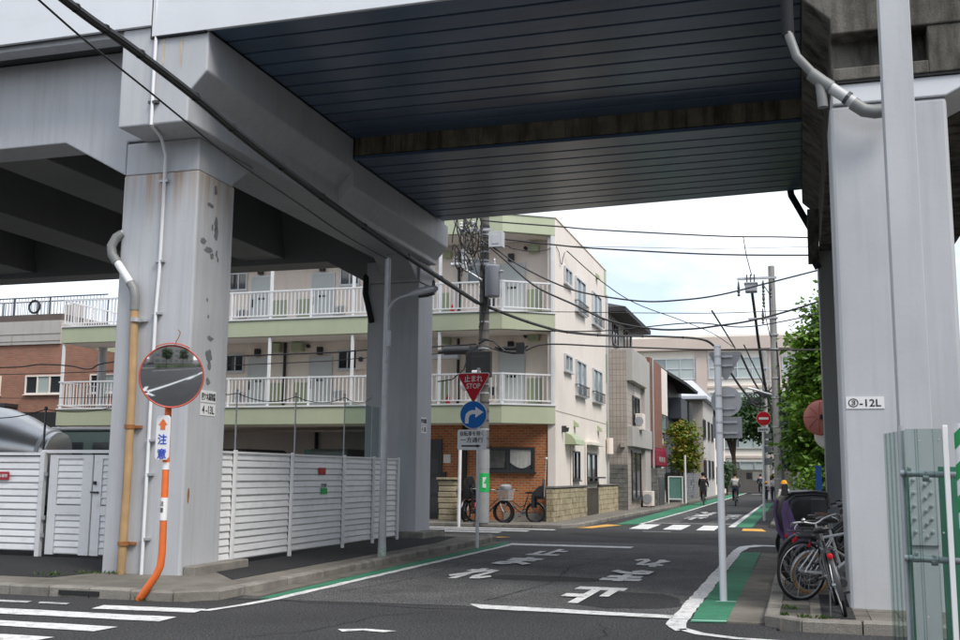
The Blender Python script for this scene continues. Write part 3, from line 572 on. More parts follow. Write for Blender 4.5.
mk('concrete_cap', MB().prism([(.53, 6.95), (.53, 7.14), (.22, 7.43), (.22, 8.04), (3.2, 8.04), (3.2, 6.95)], 'y', YF, YF + .337), 'conc', rp_, bevel=.02)
mk('concrete_cap', MB().box(1.62, 3.2, YF + .02, YF + .336, 6.362, 6.948).box(.53, 1.619, YF + .02, YF + .336, 6.362, 6.52), 'conc', rp_, bevel=.015)
mk('cap_bracket', MB().prism([(22.9, 6.95), (22.2, 7.05), (23.2, 6.1), (23.29, 6.1)], 'x', .3, .52), 'conc', rp_)
mk('cap_plate', MB().box(.62, .95, YF - .03, YF - .002, 7.48, 7.75), 'steelw', rp_)
plate('number_plate', rp_, 'y', .53, .95, 2.385, 2.525, 13.048); text('③-12L', .36, .10, 'ink', rp_, (.735, 13.04, 2.455), 'y', .012)
mk('edge_girder', MB().prism([(3.21, 8.2), (3.21, 6.7), (2.6, 6.34), (3.3, 6.5), (4.6, 6.9), (40, 6.9), (40, 8.2)], 'y', 13.4, 14.2), 'steel', rp_); mk('edge_girder', MB().box(3.21, 40, 23.5, 24.3, 6.8, 8.2), 'steelshade', rp_)
for x in (6.5, 10.5, 14.5): mk('cross_girder', MB().box(x - .5, x + .5, 14.21, 23.49, 6.95, 8.2), 'steelshade', rp_)
# grey drain pipe across the cap
mk('drain_pipe', MB().tube([(.02, 12.86, 8.0), (.03, 12.86, 6.95)], .075, 12), 'darkpipe', rp_, smooth=True)
mk('drain_pipe', MB().tube([(.03, 12.84, 6.98), (.12, 12.82, 6.66), (.36, 12.8, 6.34)], .055, 12), 'grey', rp_, smooth=True)
mk('pipe_tee', MB().tube([(.28, 12.82, 6.42), (.40, 12.8, 6.3), (.5, 12.8, 6.22)], .08, 12).tube([(.38, 12.8, 6.3), (.4, 12.8, 5.98)], .062, 10), 'grey', rp_, smooth=True)
mk('drain_pipe', MB().tube([(.46, 12.8, 6.25), (.78, 12.8, 5.98)], .07, 12), pm('pale_pvc', (.46, .47, .47), .5, .1, 4), rp_, smooth=True)
mk('pipe_elbow', MB().tube([(.74, 12.8, 6.0), (.86, 12.8, 5.9), (.98, 12.8, 5.87), (1.2, 12.8, 5.88)], .082, 12), 'grey', rp_, smooth=True)
mk('pipe_band', MB().lathe([(.084, -.02), (.084, .02)], (.68, 12.8, 6.07), (.32, 0, -.27), n=12), 'darkmetal', rp_)
mk('drain_pipe', MB().tube([(-.05, 23.0, 8.0), (.0, 23.1, 7.6), (.38, 23.2, 6.85), (.4, 23.2, 6.2), (.5, 23.25, 6.0)], .075, 10), 'darkpipe', rp_, smooth=True)

# ---- steel post in front of the right pier
sp = thing('steel_post', 'tall plain grey steel box column rising in front of the right pier', 'steel column', (.93, 9.35, 0))
mk('column', MB().box(.80, 1.05, 9.45, 9.7, 0, 9.5), 'steel', sp, bevel=.006)
mk('splice_plate', MB().box(.79, 1.06, 9.43, 9.448, 1.05, 1.62), 'steel', sp, bevel=.004)
bl_ = pmesh('bolt', MB().lathe([(.014, 0), (.014, .012), (.009, .02)], (0, 0, 0), (0, -1, 0), n=8), 'galv')
for x in (.84, .88, .97, 1.01):
    for k in range(5): inst('bolt', bl_, sp, (x, 9.43, 1.12 + k * .105 + (.04 if x in (.88, 1.01) else 0)))
# ================================================================ FENCES, MIRROR, SIGNS, POLES, CABLES
PITCH = .1135
def slatmesh(L, axis, h=.104):
    """one louvre board, centred on its length, tilted; axis 'y' runs along Y and faces +X, 'x' runs along X and faces -Y"""
    p = [(0, 0), (.022, -.004), (.03, .012), (.012, h), (0, h)]      # (out, z)
    m = MB().prism([(a, z) for a, z in p], 'y', -L / 2, L / 2) if axis == 'y' else MB().prism([(-a, z) for a, z in p], 'x', -L / 2, L / 2)
    return pmesh('slat', m, 'fence')
fr = thing('louvre_fence', 'white louvre fence along the street between the two left piers', 'fence', (-8.85, 18.7, .12))
bays = [14.75, 15.42, 17.45, 19.75, 21.3, 22.75]
sm = {}
for i in range(5):
    a, b = bays[i] + .03, bays[i + 1] - .03; me = slatmesh(b - a, 'y')
    for k in range(15):
        o = inst('slat', me, fr, (-8.86 + rng(-.005, .004), (a + b) / 2, .2 + k * PITCH)); o.rotation_euler = (rng(-.0022, .0022), rng(-.03, .03), 0)
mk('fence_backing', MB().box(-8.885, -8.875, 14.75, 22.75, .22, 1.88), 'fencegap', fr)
for y in bays[1:]: mk('post', MB().box(-8.83, -8.775, y - .03, y + .03, .1, 1.95), 'fence', fr, bevel=.006)
mk('top_rail', MB().box(-8.89, -8.815, 14.75, 22.75, 1.895, 1.93), 'fence', fr)
# notices on the fence
def sign_small(name, label, cat, x, y0, y1, z0, z1, mat, face='x'):
    m = MB().box(x, x + .008, y0, y1, z0, z1) if face == 'x' else MB().box(y0, y1, x - .008, x, z0, z1)
    return tag(mk(name, m, mat), label, cat)
n1 = thing('notice', 'small white and green notice below the red one on the street fence', 'notice', (-8.8, 18.9, 1.25)); mk('plate', MB().box(-8.825, -8.812, 18.72, 18.99, 1.19, 1.30), 'signgreen', n1); mk('plate', MB().box(-8.825, -8.812, 18.72, 18.99, 1.31, 1.40), 'signw', n1)
text('安全第一', .26, .07, 'ink', n1, (-8.808, 18.855, 1.355), 'x', .01)
n1 = thing('notice', 'small dark red notice on the street fence, above the green one', 'notice', (-8.8, 18.7, 1.55)); mk('plate', MB().box(-8.825, -8.812, 18.6, 18.9, 1.56, 1.69), 'signred', n1); text('防犯カメラ', .22, .05, 'orange', n1, (-8.808, 18.75, 1.625), 'x', .01)
fl = thing('louvre_fence', 'white louvre fence with a double gate left of the front left pier', 'fence', (-12.75, 15.7, .12))
for a, b in ((-14.95, -12.78), (-17.2, -15.02), (-19.4, -17.26)):
    me = slatmesh(b - a, 'x')
    for k in range(14): inst('slat', me, fl, ((a + b) / 2, 15.72 + rng(-.002, .002), .22 + k * .1165))
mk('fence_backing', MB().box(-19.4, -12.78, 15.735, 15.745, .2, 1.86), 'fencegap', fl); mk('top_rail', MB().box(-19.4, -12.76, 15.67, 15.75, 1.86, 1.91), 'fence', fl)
for x in (-12.72, -15.0, -17.24): mk('post', MB().box(x - .045, x + .045, 15.63, 15.72, .12, 1.93), 'fence', fl, bevel=.006)
mk('lintel', MB().box(-12.76, -10.2, 15.66, 15.74, 1.9, 1.955), 'fence', fl)
for (a, b, lab) in ((-12.6, -11.72, 'left gate leaf'), (-11.69, -10.8, 'right gate leaf')):
    gl_ = mk('gate_leaf', MB().box(a, a + .17, 15.69, 15.73, .16, 1.87).box(b - .2, b, 15.69, 15.73, .16, 1.87).box(a + .17, b - .2, 15.69, 15.73, .84, 1.0).box(a + .17, b - .2, 15.69, 15.73, 1.8, 1.87), 'fence', fl, bevel=.004)
    me = slatmesh(b - a - .38, 'x')
    for z0, n in ((.18, 6), (1.02, 7)):
        for k in range(n): inst('slat', me, gl_, ((a + b) / 2 - .015, 15.73, z0 + k * .112))
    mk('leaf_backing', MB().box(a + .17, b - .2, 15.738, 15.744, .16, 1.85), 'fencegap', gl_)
mk('gate_handle', MB().box(-11.66, -11.62, 15.65, 15.69, 1.36, 1.42).box(-11.72, -11.56, 15.655, 15.68, 1.22, 1.245), 'ink', fl)
for z in (.45, .75, 1.5): mk('hinge', MB().lathe([(.03, 0), (.03, .07)], (-12.64, 15.66, z), n=8), 'galv', fl)
n1 = thing('notice', 'dark red notice plate on the fence left of the gate', 'notice', (-13.6, 15.66, 1.4)); mk('plate', MB().box(-13.78, -13.42, 15.655, 15.665, 1.43, 1.57), 'signred', n1); text('火気厳禁', .24, .06, 'signw', n1, (-13.57, 15.65, 1.5), 'y', .01)
mk('arrow_mark', MB().quad((-13.76, 15.65, 1.47), (-13.71, 15.65, 1.47), (-13.735, 15.65, 1.54)), 'signw', n1)
# tall net poles behind the street fence
for i, (y, h) in enumerate(((16.26, 3.0), (18.5, 3.1), (20.8, 3.25), (22.3, 3.35))):
    tag(mk('net_pole', MB().tube([(-9.3, y, .1), (-9.3, y, h)], .015, 8).ell((-9.3, y, h), (.024, .024, .03), 8, 6), 'galv', smooth=True), ['thin net pole nearest the front left pier behind the fence', 'second thin net pole back from the front pier behind the fence', 'third thin net pole, at the near edge of the pale net', 'thin net pole closest to the rear left pier'][i], 'pole', 'thin poles behind the street fence')
def sag(a, b, d, n=10): a, b = Vector(a), Vector(b); return [a.lerp(b, i / n) - Vector((0, 0, d * 4 * (i / n) * (1 - i / n))) for i in range(n + 1)]
ro = MB()
for (y0, h0), (y1, h1) in (((16.26, 2.95), (18.5, 3.05)), ((18.5, 3.05), (20.8, 3.2)), ((20.8, 3.2), (22.3, 3.3)), ((14.9, 3.1), (16.26, 2.95))): ro.tube(sag((-9.3, y0, h0), (-9.3, y1, h1), .12), .008, 5)
tag(mk('net_rope', ro, 'cable'), 'slack dark rope strung between the thin net poles', 'rope')
tag(mk('safety_net', MB().box(-9.305, -9.299, 20.8, 22.75, 1.2, 3.1), 'net'), 'translucent greenish net sheet beside the rear left pier', 'net')
for x, y, h in ((-13.5, 16.6, 2.75), (-12.35, 17.4, 2.9)): tag(mk('net_pole', MB().tube([(x, y, .1), (x, y, h)], .02, 8).ell((x, y, h), (.035, .035, .035), 8, 6), 'darkmetal', smooth=True), 'dark thin pole in front of the silver tank' if x < -13 else 'dark thin pole in front of the green truck', 'pole', 'thin poles in the left yard')
tag(mk('net_rope', MB().tube(sag((-15.5, 16.4, 2.7), (-13.5, 16.6, 2.73), .15), .01, 5).tube(sag((-13.5, 16.6, 2.73), (-12.35, 17.4, 2.88), .1), .008, 5), 'cable'), 'slack rope above the silver tank in the left yard', 'rope')

# ---- convex mirror
cm = thing('traffic_mirror', 'round orange rimmed convex mirror on a bent orange pole by the front pier', 'traffic mirror', (-7.94, 11.75, 0))
mk('pole', MB().tube([(-7.96, 11.72, .0), (-7.86, 11.72, .14), (-7.74, 11.73, .31), (-7.69, 11.74, .43), (-7.675, 11.74, .6), (-7.69, 11.75, 1.5), (-7.70, 11.75, 2.5), (-7.7, 11.75, 3.15)], [.05, .05, .047, .046, .045, .043, .042, .042], 12), 'orange', cm, smooth=True)
mk('sticker', MB().lathe([(.0475, .99), (.0475, 1.27)], (-7.682, 11.742, 0), n=14), 'signw', cm, smooth=True); text('注', .05, .06, 'ink', cm, (-7.684, 11.692, 1.2)); text('意', .05, .06, 'ink', cm, (-7.684, 11.692, 1.12))
mk('sticker', MB().lathe([(.0465, 1.62), (.0465, 1.71)], (-7.69, 11.75, 0), n=14), 'signw', cm, smooth=True)
nm = Vector((.50, -.855, -.165)).normalized(); mc = Vector((-7.575, 11.6, 2.785)); rad, sph = .385, 2.0
def cap(r, R_): return math.sqrt(R_ * R_ - r * r) - math.sqrt(R_ * R_ - rad * rad)
mk('mirror_face', MB().lathe([(rad * (1 - i / 14), cap(rad * (1 - i / 14), sph)) for i in range(14)] + [(.002, cap(0, sph))], mc, nm, 40), 'mirror', cm, smooth=True)
u1 = nm.cross(Vector((0, 0, 1))).normalized(); u3 = u1.cross(nm)
mk('rim', MB().tube([mc + (u1 * math.cos(2 * PI * i / 48) + u3 * math.sin(2 * PI * i / 48)) * (rad + .006) for i in range(48)], .011, 8, closed=True), 'mred', cm, smooth=True)
mk('back_shell', MB().lathe([(rad, -.005), (rad * .9, -.05), (rad * .5, -.1), (.05, -.12)], mc, nm, 32), 'mred', cm, smooth=True)
mk('hood', MB().loft([[tuple(mc + (u1 * math.cos(a) + u3 * math.sin(a)) * (rad + .03 + k) + nm * d) for k, d in ((0, -.03), (0, .05), (.01, .05), (.012, -.03))] for a in [R(60 + i * 6) for i in range(11)]]), 'mred', cm, smooth=True)
mk('bracket', MB().tube([(-7.7, 11.75, 2.9), (-7.6, 11.68, 2.86)], .02, 8).tube([(-7.7, 11.75, 2.6), (-7.6, 11.68, 2.64)], .02, 8), 'mred', cm)
mk('wire_hook', MB().tube([(-7.55, 11.6, 3.17), (-7.53, 11.6, 3.24), (-7.5, 11.6, 3.28), (-7.48, 11.6, 3.34), (-7.51, 11.6, 3.38)], .006, 5), 'rust', cm)
mk('caution_plate', MB().prism([(-7.81 + .03, 1.74), (-7.61 - .03, 1.74), (-7.61, 1.77), (-7.61, 2.27), (-7.64, 2.3), (-7.78, 2.3), (-7.81, 2.27), (-7.81, 1.77)], 'y', 11.672, 11.69), 'signw', cm, bevel=.004)
mk('arrow_mark', MB().quad((-7.745, 11.668, 2.12), (-7.675, 11.668, 2.12), (-7.675, 11.668, 2.18), (-7.645, 11.668, 2.18), (-7.71, 11.668, 2.26), (-7.775, 11.668, 2.18), (-7.745, 11.668, 2.18)), 'orange', cm)
text('注', .13, .13, 'inkblue', cm, (-7.71, 11.668, 2.0), 'y', .015); text('意', .13, .13, 'inkblue', cm, (-7.71, 11.668, 1.82), 'y', .015)

# ---- street lamp on the left
la = thing('street_lamp', 'grey street lamp with a curved arm beside the white fence', 'street lamp', (-7.25, 18, 0))
mk('pole', MB().tube([(-7.25, 18, 0), (-7.25, 18, 1.0), (-7.25, 18, 5.54)], [.075, .068, .055], 12).ell((-7.25, 18, 5.55), (.06, .06, .04), 10, 6), 'galv', la, smooth=True)
mk('pole_base', MB().lathe([(.077, .0), (.077, .28), (.07, .3)], (-7.25, 18, 0), n=12), pm('verdigris', (.33, .42, .38), .8, .3, 20), la)
mk('arm', MB().tube([(-7.23, 17.98, 4.45), (-7.2, 17.96, 4.6), (-7.1, 17.93, 4.73), (-6.95, 17.9, 4.8), (-6.72, 17.88, 4.85)], .032, 10), 'galv', la, smooth=True)
mk('lamp_head', MB().loft([[(x, 17.88 + c * w_, zc + s * h) for c, s in [(math.cos(2 * PI * j / 14), math.sin(2 * PI * j / 14)) for j in range(14)]] for x, w_, h, zc in ((-6.78, .03, .03, 4.84), (-6.72, .06, .05, 4.85), (-6.6, .1, .075, 4.875), (-6.42, .12, .085, 4.9), (-6.28, .1, .07, 4.925), (-6.22, .04, .03, 4.935))]), 'galv', la, smooth=True)
mk('lamp_glass', MB().loft([[(x, 17.88 + c * w_, zc + s * .03) for c, s in [(math.cos(2 * PI * j / 12), math.sin(2 * PI * j / 12)) for j in range(12)]] for x, w_, zc in ((-6.58, .05, 4.80), (-6.42, .08, 4.815), (-6.28, .05, 4.85))]), 'darkmetal', la, smooth=True)
mk('photo_cell', MB().lathe([(.03, 0), (.03, .08), (.012, .12)], (-6.3, 17.88, 4.98), n=8), 'darkmetal', la)
mk('junction_box', MB().box(-7.21, -7.15, 17.9, 17.98, 3.9, 4.2).tube([(-7.2, 17.92, 3.9), (-7.17, 17.9, 3.75), (-7.22, 17.92, 3.6)], .012, 6), 'galv', la, bevel=.01)

# ---- STOP sign post
sg = thing('sign_post', 'post carrying the red stop triangle, blue arrow disc and white plate', 'sign post', (-6.77, 22.3, 0))
mk('pole', MB().tube([(-6.77, 22.3, 0), (-6.77, 22.3, 3.9)], .035, 10).ell((-6.77, 22.3, 3.9), (.04, .04, .03)), 'white', sg, smooth=True)
def tri(cx, zt, s, r, y0, y1, mb, n=5):
    h = s * .866; cs = [(cx - s / 2, zt), (cx + s / 2, zt), (cx, zt - h)]; ct = (cx, zt - h / 3); pts = []
    for (x, z), a0 in zip(cs, (150, 30, 270)):
        dx, dz = ct[0] - x, ct[1] - z; l = math.hypot(dx, dz); px, pz = x + dx / l * 2 * r, z + dz / l * 2 * r
        for i in range(n): a = R(a0 + 60 - 120 * i / (n - 1)); pts.append((px + r * math.cos(a), pz + r * math.sin(a)))
    return mb.prism([pts[i] for i in list(range(5)) + list(range(5, 10)) + list(range(10, 15))], 'y', y0, y1)
SX = -6.865
tp = mk('sign_plate', tri(SX, 3.815, .80, .045, 22.235, 22.25, MB()), 'signw', sg); mk('sign_face', tri(SX, 3.795, .755, .038, 22.231, 22.2345, MB()), 'red', tp)
text('止まれ', .42, .15, 'signw', tp, (SX, 22.228, 3.685), 'y', .012); text('STOP', .32, .115, 'signw', tp, (SX, 22.228, 3.52), 'y', .008)
bp = mk('sign_plate', MB().lathe([(.31, 0), (.31, .012)], (SX, 22.25, 2.885), (0, -1, 0), 40), 'signw', sg); mk('sign_face', MB().lathe([(.297, 0), (.297, .004)], (SX, 22.236, 2.885), (0, -1, 0), 40), 'blue', bp)
ap = [(-.19, -.19), (-.105, -.19), (-.1, -.06), (-.07, -.005), (-.02, .015), (.05, .015), (.05, -.065), (.235, .055), (.05, .175), (.05, .1), (-.04, .1), (-.11, .075), (-.165, .02), (-.185, -.05)]
mk('arrow_mark', MB().prism([(SX + a, 2.885 + b) for a, b in ap], 'y', 22.2285, 22.2305), 'signw', bp)
wp = mk('sign_plate', MB().prism([(-7.225 + .03, 2.115), (-6.59, 2.115), (-6.56, 2.145), (-6.56, 2.53), (-6.59, 2.56), (-7.195, 2.56), (-7.225, 2.53), (-7.225, 2.145)], 'y', 22.235, 22.25), 'signw', sg)
text('自転車を除く', .54, .11, 'ink', wp, (-6.89, 22.23, 2.475), 'y', .01); text('一方通行', .52, .12, 'ink', wp, (-6.89, 22.23, 2.335), 'y', .01)
mk('arrow_mark', MB().prism([(-7.13, 2.185), (-6.78, 2.185), (-6.78, 2.165), (-6.67, 2.203), (-6.78, 2.24), (-6.78, 2.22), (-7.13, 2.22)], 'y', 22.229, 22.233), 'ink', wp)
mk('sign_bracket', MB().box(-6.9, -6.72, 22.25, 22.33, 3.6, 3.63).box(-6.9, -6.72, 22.25, 22.33, 2.9, 2.93).box(-6.9, -6.72, 22.25, 22.33, 2.4, 2.43), 'galv', sg)
tag(mk('marker_post', MB().tube([(-10.0, 31.0, 0), (-9.98, 31.0, 2.42)], .05, 10).ell((-9.98, 31.0, 2.42), (.05, .05, .03)), 'white', smooth=True), 'slim white post at the far kerb left of the stop sign post', 'post')

# ---- sign post seen from behind, right of the street
rs = thing('sign_post', 'white post on the green strip with grey sign backs: triangle, disc and rectangle', 'sign post', (-1.01, 14.25, 0))
mk('pole', MB().tube([(-1.01, 14.25, 0), (-1.01, 14.25, 3.3)], .046, 12).ell((-1.01, 14.25, 3.3), (.05, .05, .03)), pm('post_white', (.60, .61, .64), .5, .05, 2), rs, smooth=True)
def bars(parent, zs, x0, x1, y):
    for z in zs: mk('mount_bar', MB().box(x0, x1, y - .02, y, z - .014, z + .014).box(x0 + .03, x0 + .06, y - .024, y - .02, z - .008, z + .008).box(x1 - .07, x1 - .03, y - .024, y - .02, z - .008, z + .008), 'galv', parent)
a = mk('sign_back', tri(-.915, 3.235, .47, .03, 14.31, 14.322, MB()), 'signback', rs); bars(a, (3.17, 3.05), -1.0, -.82, 14.308)
a = mk('sign_back', MB().lathe([(.2, 0), (.2, .012)], (-.915, 14.322, 2.575), (0, -1, 0), 36), pm('sign_back_pale', (.36, .365, .37), .5, .06, 3), rs); bars(a, (2.65, 2.48), -1.02, -.8, 14.308)
a = mk('sign_back', MB().box(-1.1, -.72, 14.31, 14.322, 2.09, 2.37), 'signback', rs, bevel=.004); bars(a, (2.3, 2.16), -1.02, -.78, 14.308)
for z in (3.17, 3.05, 2.65, 2.48, 2.3, 2.16): mk('pole_band', MB().lathe([(.052, -.012), (.052, .012)], (-1.01, 14.25, z), n=12).box(-1.03, -.96, 14.29, 14.31, z - .012, z + .012), 'galv', rs)

# ---- no entry sign
ne = thing('sign_post', 'far white post with a red no entry disc and small grey plates', 'sign post', (-1.33, 40, 0))
mk('pole', MB().tube([(-1.33, 40, 0), (-1.26, 40, 3.9)], .045, 10), 'white', ne, smooth=True)
a = mk('sign_plate', MB().lathe([(.26, 0), (.26, .012)], (-1.24, 39.94, 3.68), (0, -1, 0), 32), 'signw', ne); mk('sign_face', MB().lathe([(.25, 0), (.25, .004)], (-1.24, 39.926, 3.68), (0, -1, 0), 32), 'red', a); mk('bar_mark', MB().box(-1.41, -1.07, 39.915, 39.921, 3.64, 3.72), 'signw', a)
a = mk('sign_plate', MB().box(-1.46, -1.04, 39.93, 39.945, 3.2, 3.36), 'signw', ne); text('自転車を除く', .36, .09, 'ink', a, (-1.25, 39.925, 3.28), 'y', .01)
for z0, z1 in ((2.95, 3.15), (2.72, 2.9), (2.45, 2.68), (2.0, 2.25)): mk('sign_back', MB().box(-1.28, -.98, 40.05, 40.06, z0, z1), 'signback', ne)
# ---- utility pole with transformer
up = thing('utility_pole', 'concrete utility pole with a grey transformer, in front of the cream apartments', 'utility pole', (-9.38, 31.45, 0))
mk('pole', MB().tube([(-9.38, 31.45, 0), (-9.38, 31.45, 11.5)], [.19, .13], 16), 'pole2', up, smooth=True)
mk('pole_sleeve', MB().lathe([(.2, .12), (.2, .13), (.2, 2.35)], (-9.38, 31.45, 0), n=16), 'sleeve', up, smooth=True)
mk('pole_label', MB().lathe([(.205, 1.05), (.205, 1.62)], (-9.38, 31.45, 0), n=16), 'signgreen', up, smooth=True); mk('pole_label', MB().lathe([(.206, 1.75), (.206, 2.2)], (-9.38, 31.45, 0), n=16), 'sleeve', up, smooth=True)
mk('arrow_mark', MB().quad((-9.33, 31.243, 1.18), (-9.22, 31.243, 1.18), (-9.22, 31.243, 1.3), (-9.3, 31.243, 1.3), (-9.2, 31.243, 1.5), (-9.33, 31.243, 1.5)), 'signw', up)
for z in [2.4 + i * .28 for i in range(26)]: mk('pole_band', MB().lathe([(.165 + .02 * (z < 6), -.025), (.165 + .02 * (z < 6), .025)], (-9.38, 31.45, z), n=12), 'galv' if random.random() < .4 else 'darkmetal', up)
tr_ = mk('transformer', MB().lathe([(.2, 0), (.235, .03), (.235, .9), (.245, .92), (.245, .97), (.2, 1.0), (.05, 1.03)], (-9.03, 31.15, 7.06), n=20), 'xf', up, smooth='auto')
mk('bushing', MB().lathe([(.04, 0), (.05, .05), (.03, .08), (.045, .12), (.02, .2)], (-8.95, 31.1, 8.08), n=8).lathe([(.03, 0), (.05, .05), (.02, .14)], (-8.78, 31.1, 7.85), (1, -.3, 0), n=8), 'galv', tr_)
mk('switch_box', MB().box(-9.12, -8.68, 31.0, 31.3, 8.62, 9.12).box(-9.02, -8.78, 30.985, 31.0, 8.72, 9.02), pm('box_grey', (.44, .45, .46), .5, .06, 2), up, bevel=.03)
mk('cross_arm', MB().box(-10.4, -9.1, 31.2, 31.28, 8.1, 8.18).box(-10.2, -9.1, 31.2, 31.28, 9.2, 9.28), 'galv', up)
ins = MB()
for x, z in ((-10.3, 8.2), (-10.0, 8.2), (-9.75, 8.2), (-10.1, 9.3), (-9.7, 9.3)): ins.lathe([(.02, -.05), (.06, .0), (.03, .05), (.065, .1), (.03, .15), (.05, .2), (.02, .24)], (x, 31.24, z), n=8)
mk('insulator', ins, 'signw', up, kind='stuff')
mk('surge_arrester', MB().tube([(-9.95, 31.1, 8.0), (-9.95, 31.1, 8.6)], .09, 10).tube([(-9.9, 31.1, 8.15), (-10.35, 31.0, 8.12)], .06, 8), 'signw', up, smooth='auto')
mk('stay_arm', MB().tube([(-9.9, 31.1, 7.95), (-9.35, 31.2, 7.6)], .04, 8), 'galv', up)
tn = MB()
for k in range(30):
    c = Vector((-9.85 + rng(-.38, .3), 31.15 + rng(-.25, .2), 8.75 + rng(-.75, .75))); a = rng(0, 6); r1, r2_ = rng(.08, .3), rng(.08, .28); tl = rng(-.6, .6)
    tn.tube([c + Vector((math.cos(a + t) * r1, math.sin(t * 1.7 + a) * .12, math.sin(a + t) * r2_ + tl * math.cos(t))) for t in [i * .42 for i in range(random.choice((7, 10, 13)))]], rng(.012, .024), 5)
for k in range(3):
    x = -9.4 + rng(-.2, .2); tn.tube([(x, 31.2, 9.6 + rng(-.4, .4)), (x + rng(-.3, .3), 31.1, 8.7), (-9.4 + rng(-.2, .25), 31.2, rng(6.2, 7.8)), (-9.4 + rng(-.18, .18), 31.2, rng(5.2, 6.2))], .02, 5)
mk('jumper_wire', tn, 'cable', up, kind='stuff')
mk('cable_closure', MB().tube([(-10.6, 31.2, 5.42), (-9.75, 31.2, 5.42)], .14, 10).tube([(-10.8, 31.2, 5.38), (-10.55, 31.2, 5.4)], .07, 8), 'darkmetal', up, smooth='auto')
mk('cable_closure', MB().tube([(-8.95, 31.2, 5.45), (-8.2, 31.2, 5.43)], .06, 10).box(-8.25, -7.98, 31.1, 31.25, 5.25, 5.6), 'black', up)
mk('terminal_box', MB().box(-9.85, -9.05, 31.05, 31.25, 4.55, 5.35).box(-9.7, -9.2, 31.03, 31.05, 4.7, 5.2), 'black', up, bevel=.02)
mk('camera_unit', MB().box(-9.6, -9.35, 30.85, 31.1, 4.5, 4.75), 'signw', up, bevel=.03); mk('beacon', MB().ell((-9.5, 30.9, 4.44), (.06, .06, .05)), 'cyel', up); mk('dish_cover', MB().lathe([(.2, 0), (.2, .04), (.1, .09)], (-9.8, 31.0, 4.32), (.1, -1, .3), n=16), 'galv', up)
mk('cable_loop', MB().tube([(-9.45, 31.1, 5.6), (-9.2, 31.05, 5.72), (-8.95, 31.05, 5.65), (-8.6, 31.1, 5.35), (-8.2, 31.15, 5.28), (-7.9, 31.2, 5.5)], .03, 6).tube([(-9.45, 31.1, 5.55), (-9.75, 31.05, 5.3), (-9.9, 31.05, 4.8), (-10.3, 31.1, 4.5), (-10.8, 31.2, 4.45)], .02, 6), 'cable', up)
# ---- far concrete pole, lamp pole, more distant pole
fp = thing('utility_pole', 'tall pale concrete utility pole on the right of the far street', 'utility pole', (-.86, 45, 0))
mk('pole', MB().tube([(-.86, 45, 0), (-.91, 45, 10.3)], [.19, .13], 14), 'pole', fp, smooth=True)
mk('cross_arm', MB().box(-2.3, -.7, 44.85, 44.95, 9.75, 9.84).box(-1.9, -.8, 44.85, 44.95, 8.05, 8.12), 'galv', fp)
mk('transformer', MB().box(-1.98, -1.5, 44.6, 45.1, 9.2, 9.6).box(-2.02, -1.46, 44.56, 45.14, 9.52, 9.58), 'xf', fp, bevel=.03)
ins = MB()
for x, z in ((-2.25, 9.3), (-1.25, 9.3), (-1.25, 8.8), (-.95, 9.2), (-1.3, 8.1)): ins.lathe([(.02, -.25), (.07, -.2), (.03, -.12), (.07, -.06), (.03, .0), (.06, .1), (.02, .4)], (x, 44.9, z), n=8)
for x in (-1.9, -1.75, -1.6): ins.tube([(x, 44.8, 9.6), (x, 44.8, 9.95)], .03, 6)
mk('insulator', ins, 'darkmetal', fp, kind='stuff')
mk('jumper_wire', MB().tube([(-1.25, 44.9, 9.2), (-1.2, 44.9, 8.2), (-1.05, 44.9, 7.4), (-.9, 44.9, 7.1)], .02, 5).tube([(-1.3, 44.9, 9.6), (-1.0, 44.9, 9.1), (-1.0, 44.9, 8.2)], .02, 5).tube([(-.8, 44.9, 7.1), (-.72, 44.85, 6), (-.72, 44.85, 4)], .03, 6).tube([(-1.7, 44.8, 9.9), (-1.9, 44.8, 10.8), (-2.0, 44.8, 11.6)], .02, 5), 'cable', fp)
for z in (1.5, 2.5, 3.6, 4.8, 5.6, 6.8, 7.4, 8.1): mk('pole_band', MB().lathe([(.19, -.03), (.19, .03)], (-.88, 45, z), n=12), 'galv', fp)
fl_ = thing('street_lamp', 'grey lamp on a long arm at the far concrete pole, above the no entry sign', 'street lamp', (-.78, 46.5, 0))
mk('pole', MB().tube([(-.72, 46.5, .1), (-.75, 46.5, 4.6), (-.8, 46.5, 4.85), (-.95, 46.5, 5.0)], .06, 8), 'galv', fl_, smooth=True); mk('arm', MB().tube([(-.93, 46.5, 4.99), (-1.4, 46.5, 5.12), (-1.75, 46.5, 5.25)], .045, 8), 'galv', fl_, smooth=True)
mk('lamp_head', MB().loft([[(x, 46.5 + c * .09, z + s * .05) for c, s in [(math.cos(2 * PI * j / 10), math.sin(2 * PI * j / 10)) for j in range(10)]] for x, z in ((-1.6, 5.2), (-1.75, 5.25), (-2.05, 5.33))]), 'signw', fl_, smooth=True)
f2 = thing('utility_pole', 'more distant utility pole tangled with black cables left of the tall concrete one', 'utility pole', (-2.3, 78, 0))
mk('pole', MB().tube([(-2.3, 78, 0), (-2.3, 78, 10.6)], .17, 10), 'pole', f2, smooth=True)
tn = MB()
for k in range(26):
    c = Vector((-2.7 + rng(-.8, .6), 77.8, 7.0 + rng(-.5, .5))); tn.tube([c + Vector((rng(-.4, .4), 0, rng(-.25, .25))) for i in range(5)], rng(.03, .07), 5)
tn.tube([(-3.2, 77.8, 7.3), (-2.9, 77.8, 6.3), (-2.3, 77.8, 5.6)], .06, 5).tube([(-2.9, 77.8, 7.0), (-2.0, 77.8, 7.6), (-1.4, 77.8, 8.4)], .05, 5)
mk('jumper_wire', tn, 'cable', f2, kind='stuff'); mk('cross_arm', MB().box(-3.5, -1.6, 77.8, 77.9, 9.2, 9.3).box(-3.1, -1.6, 77.8, 77.9, 8.2, 8.3), 'galv', f2)
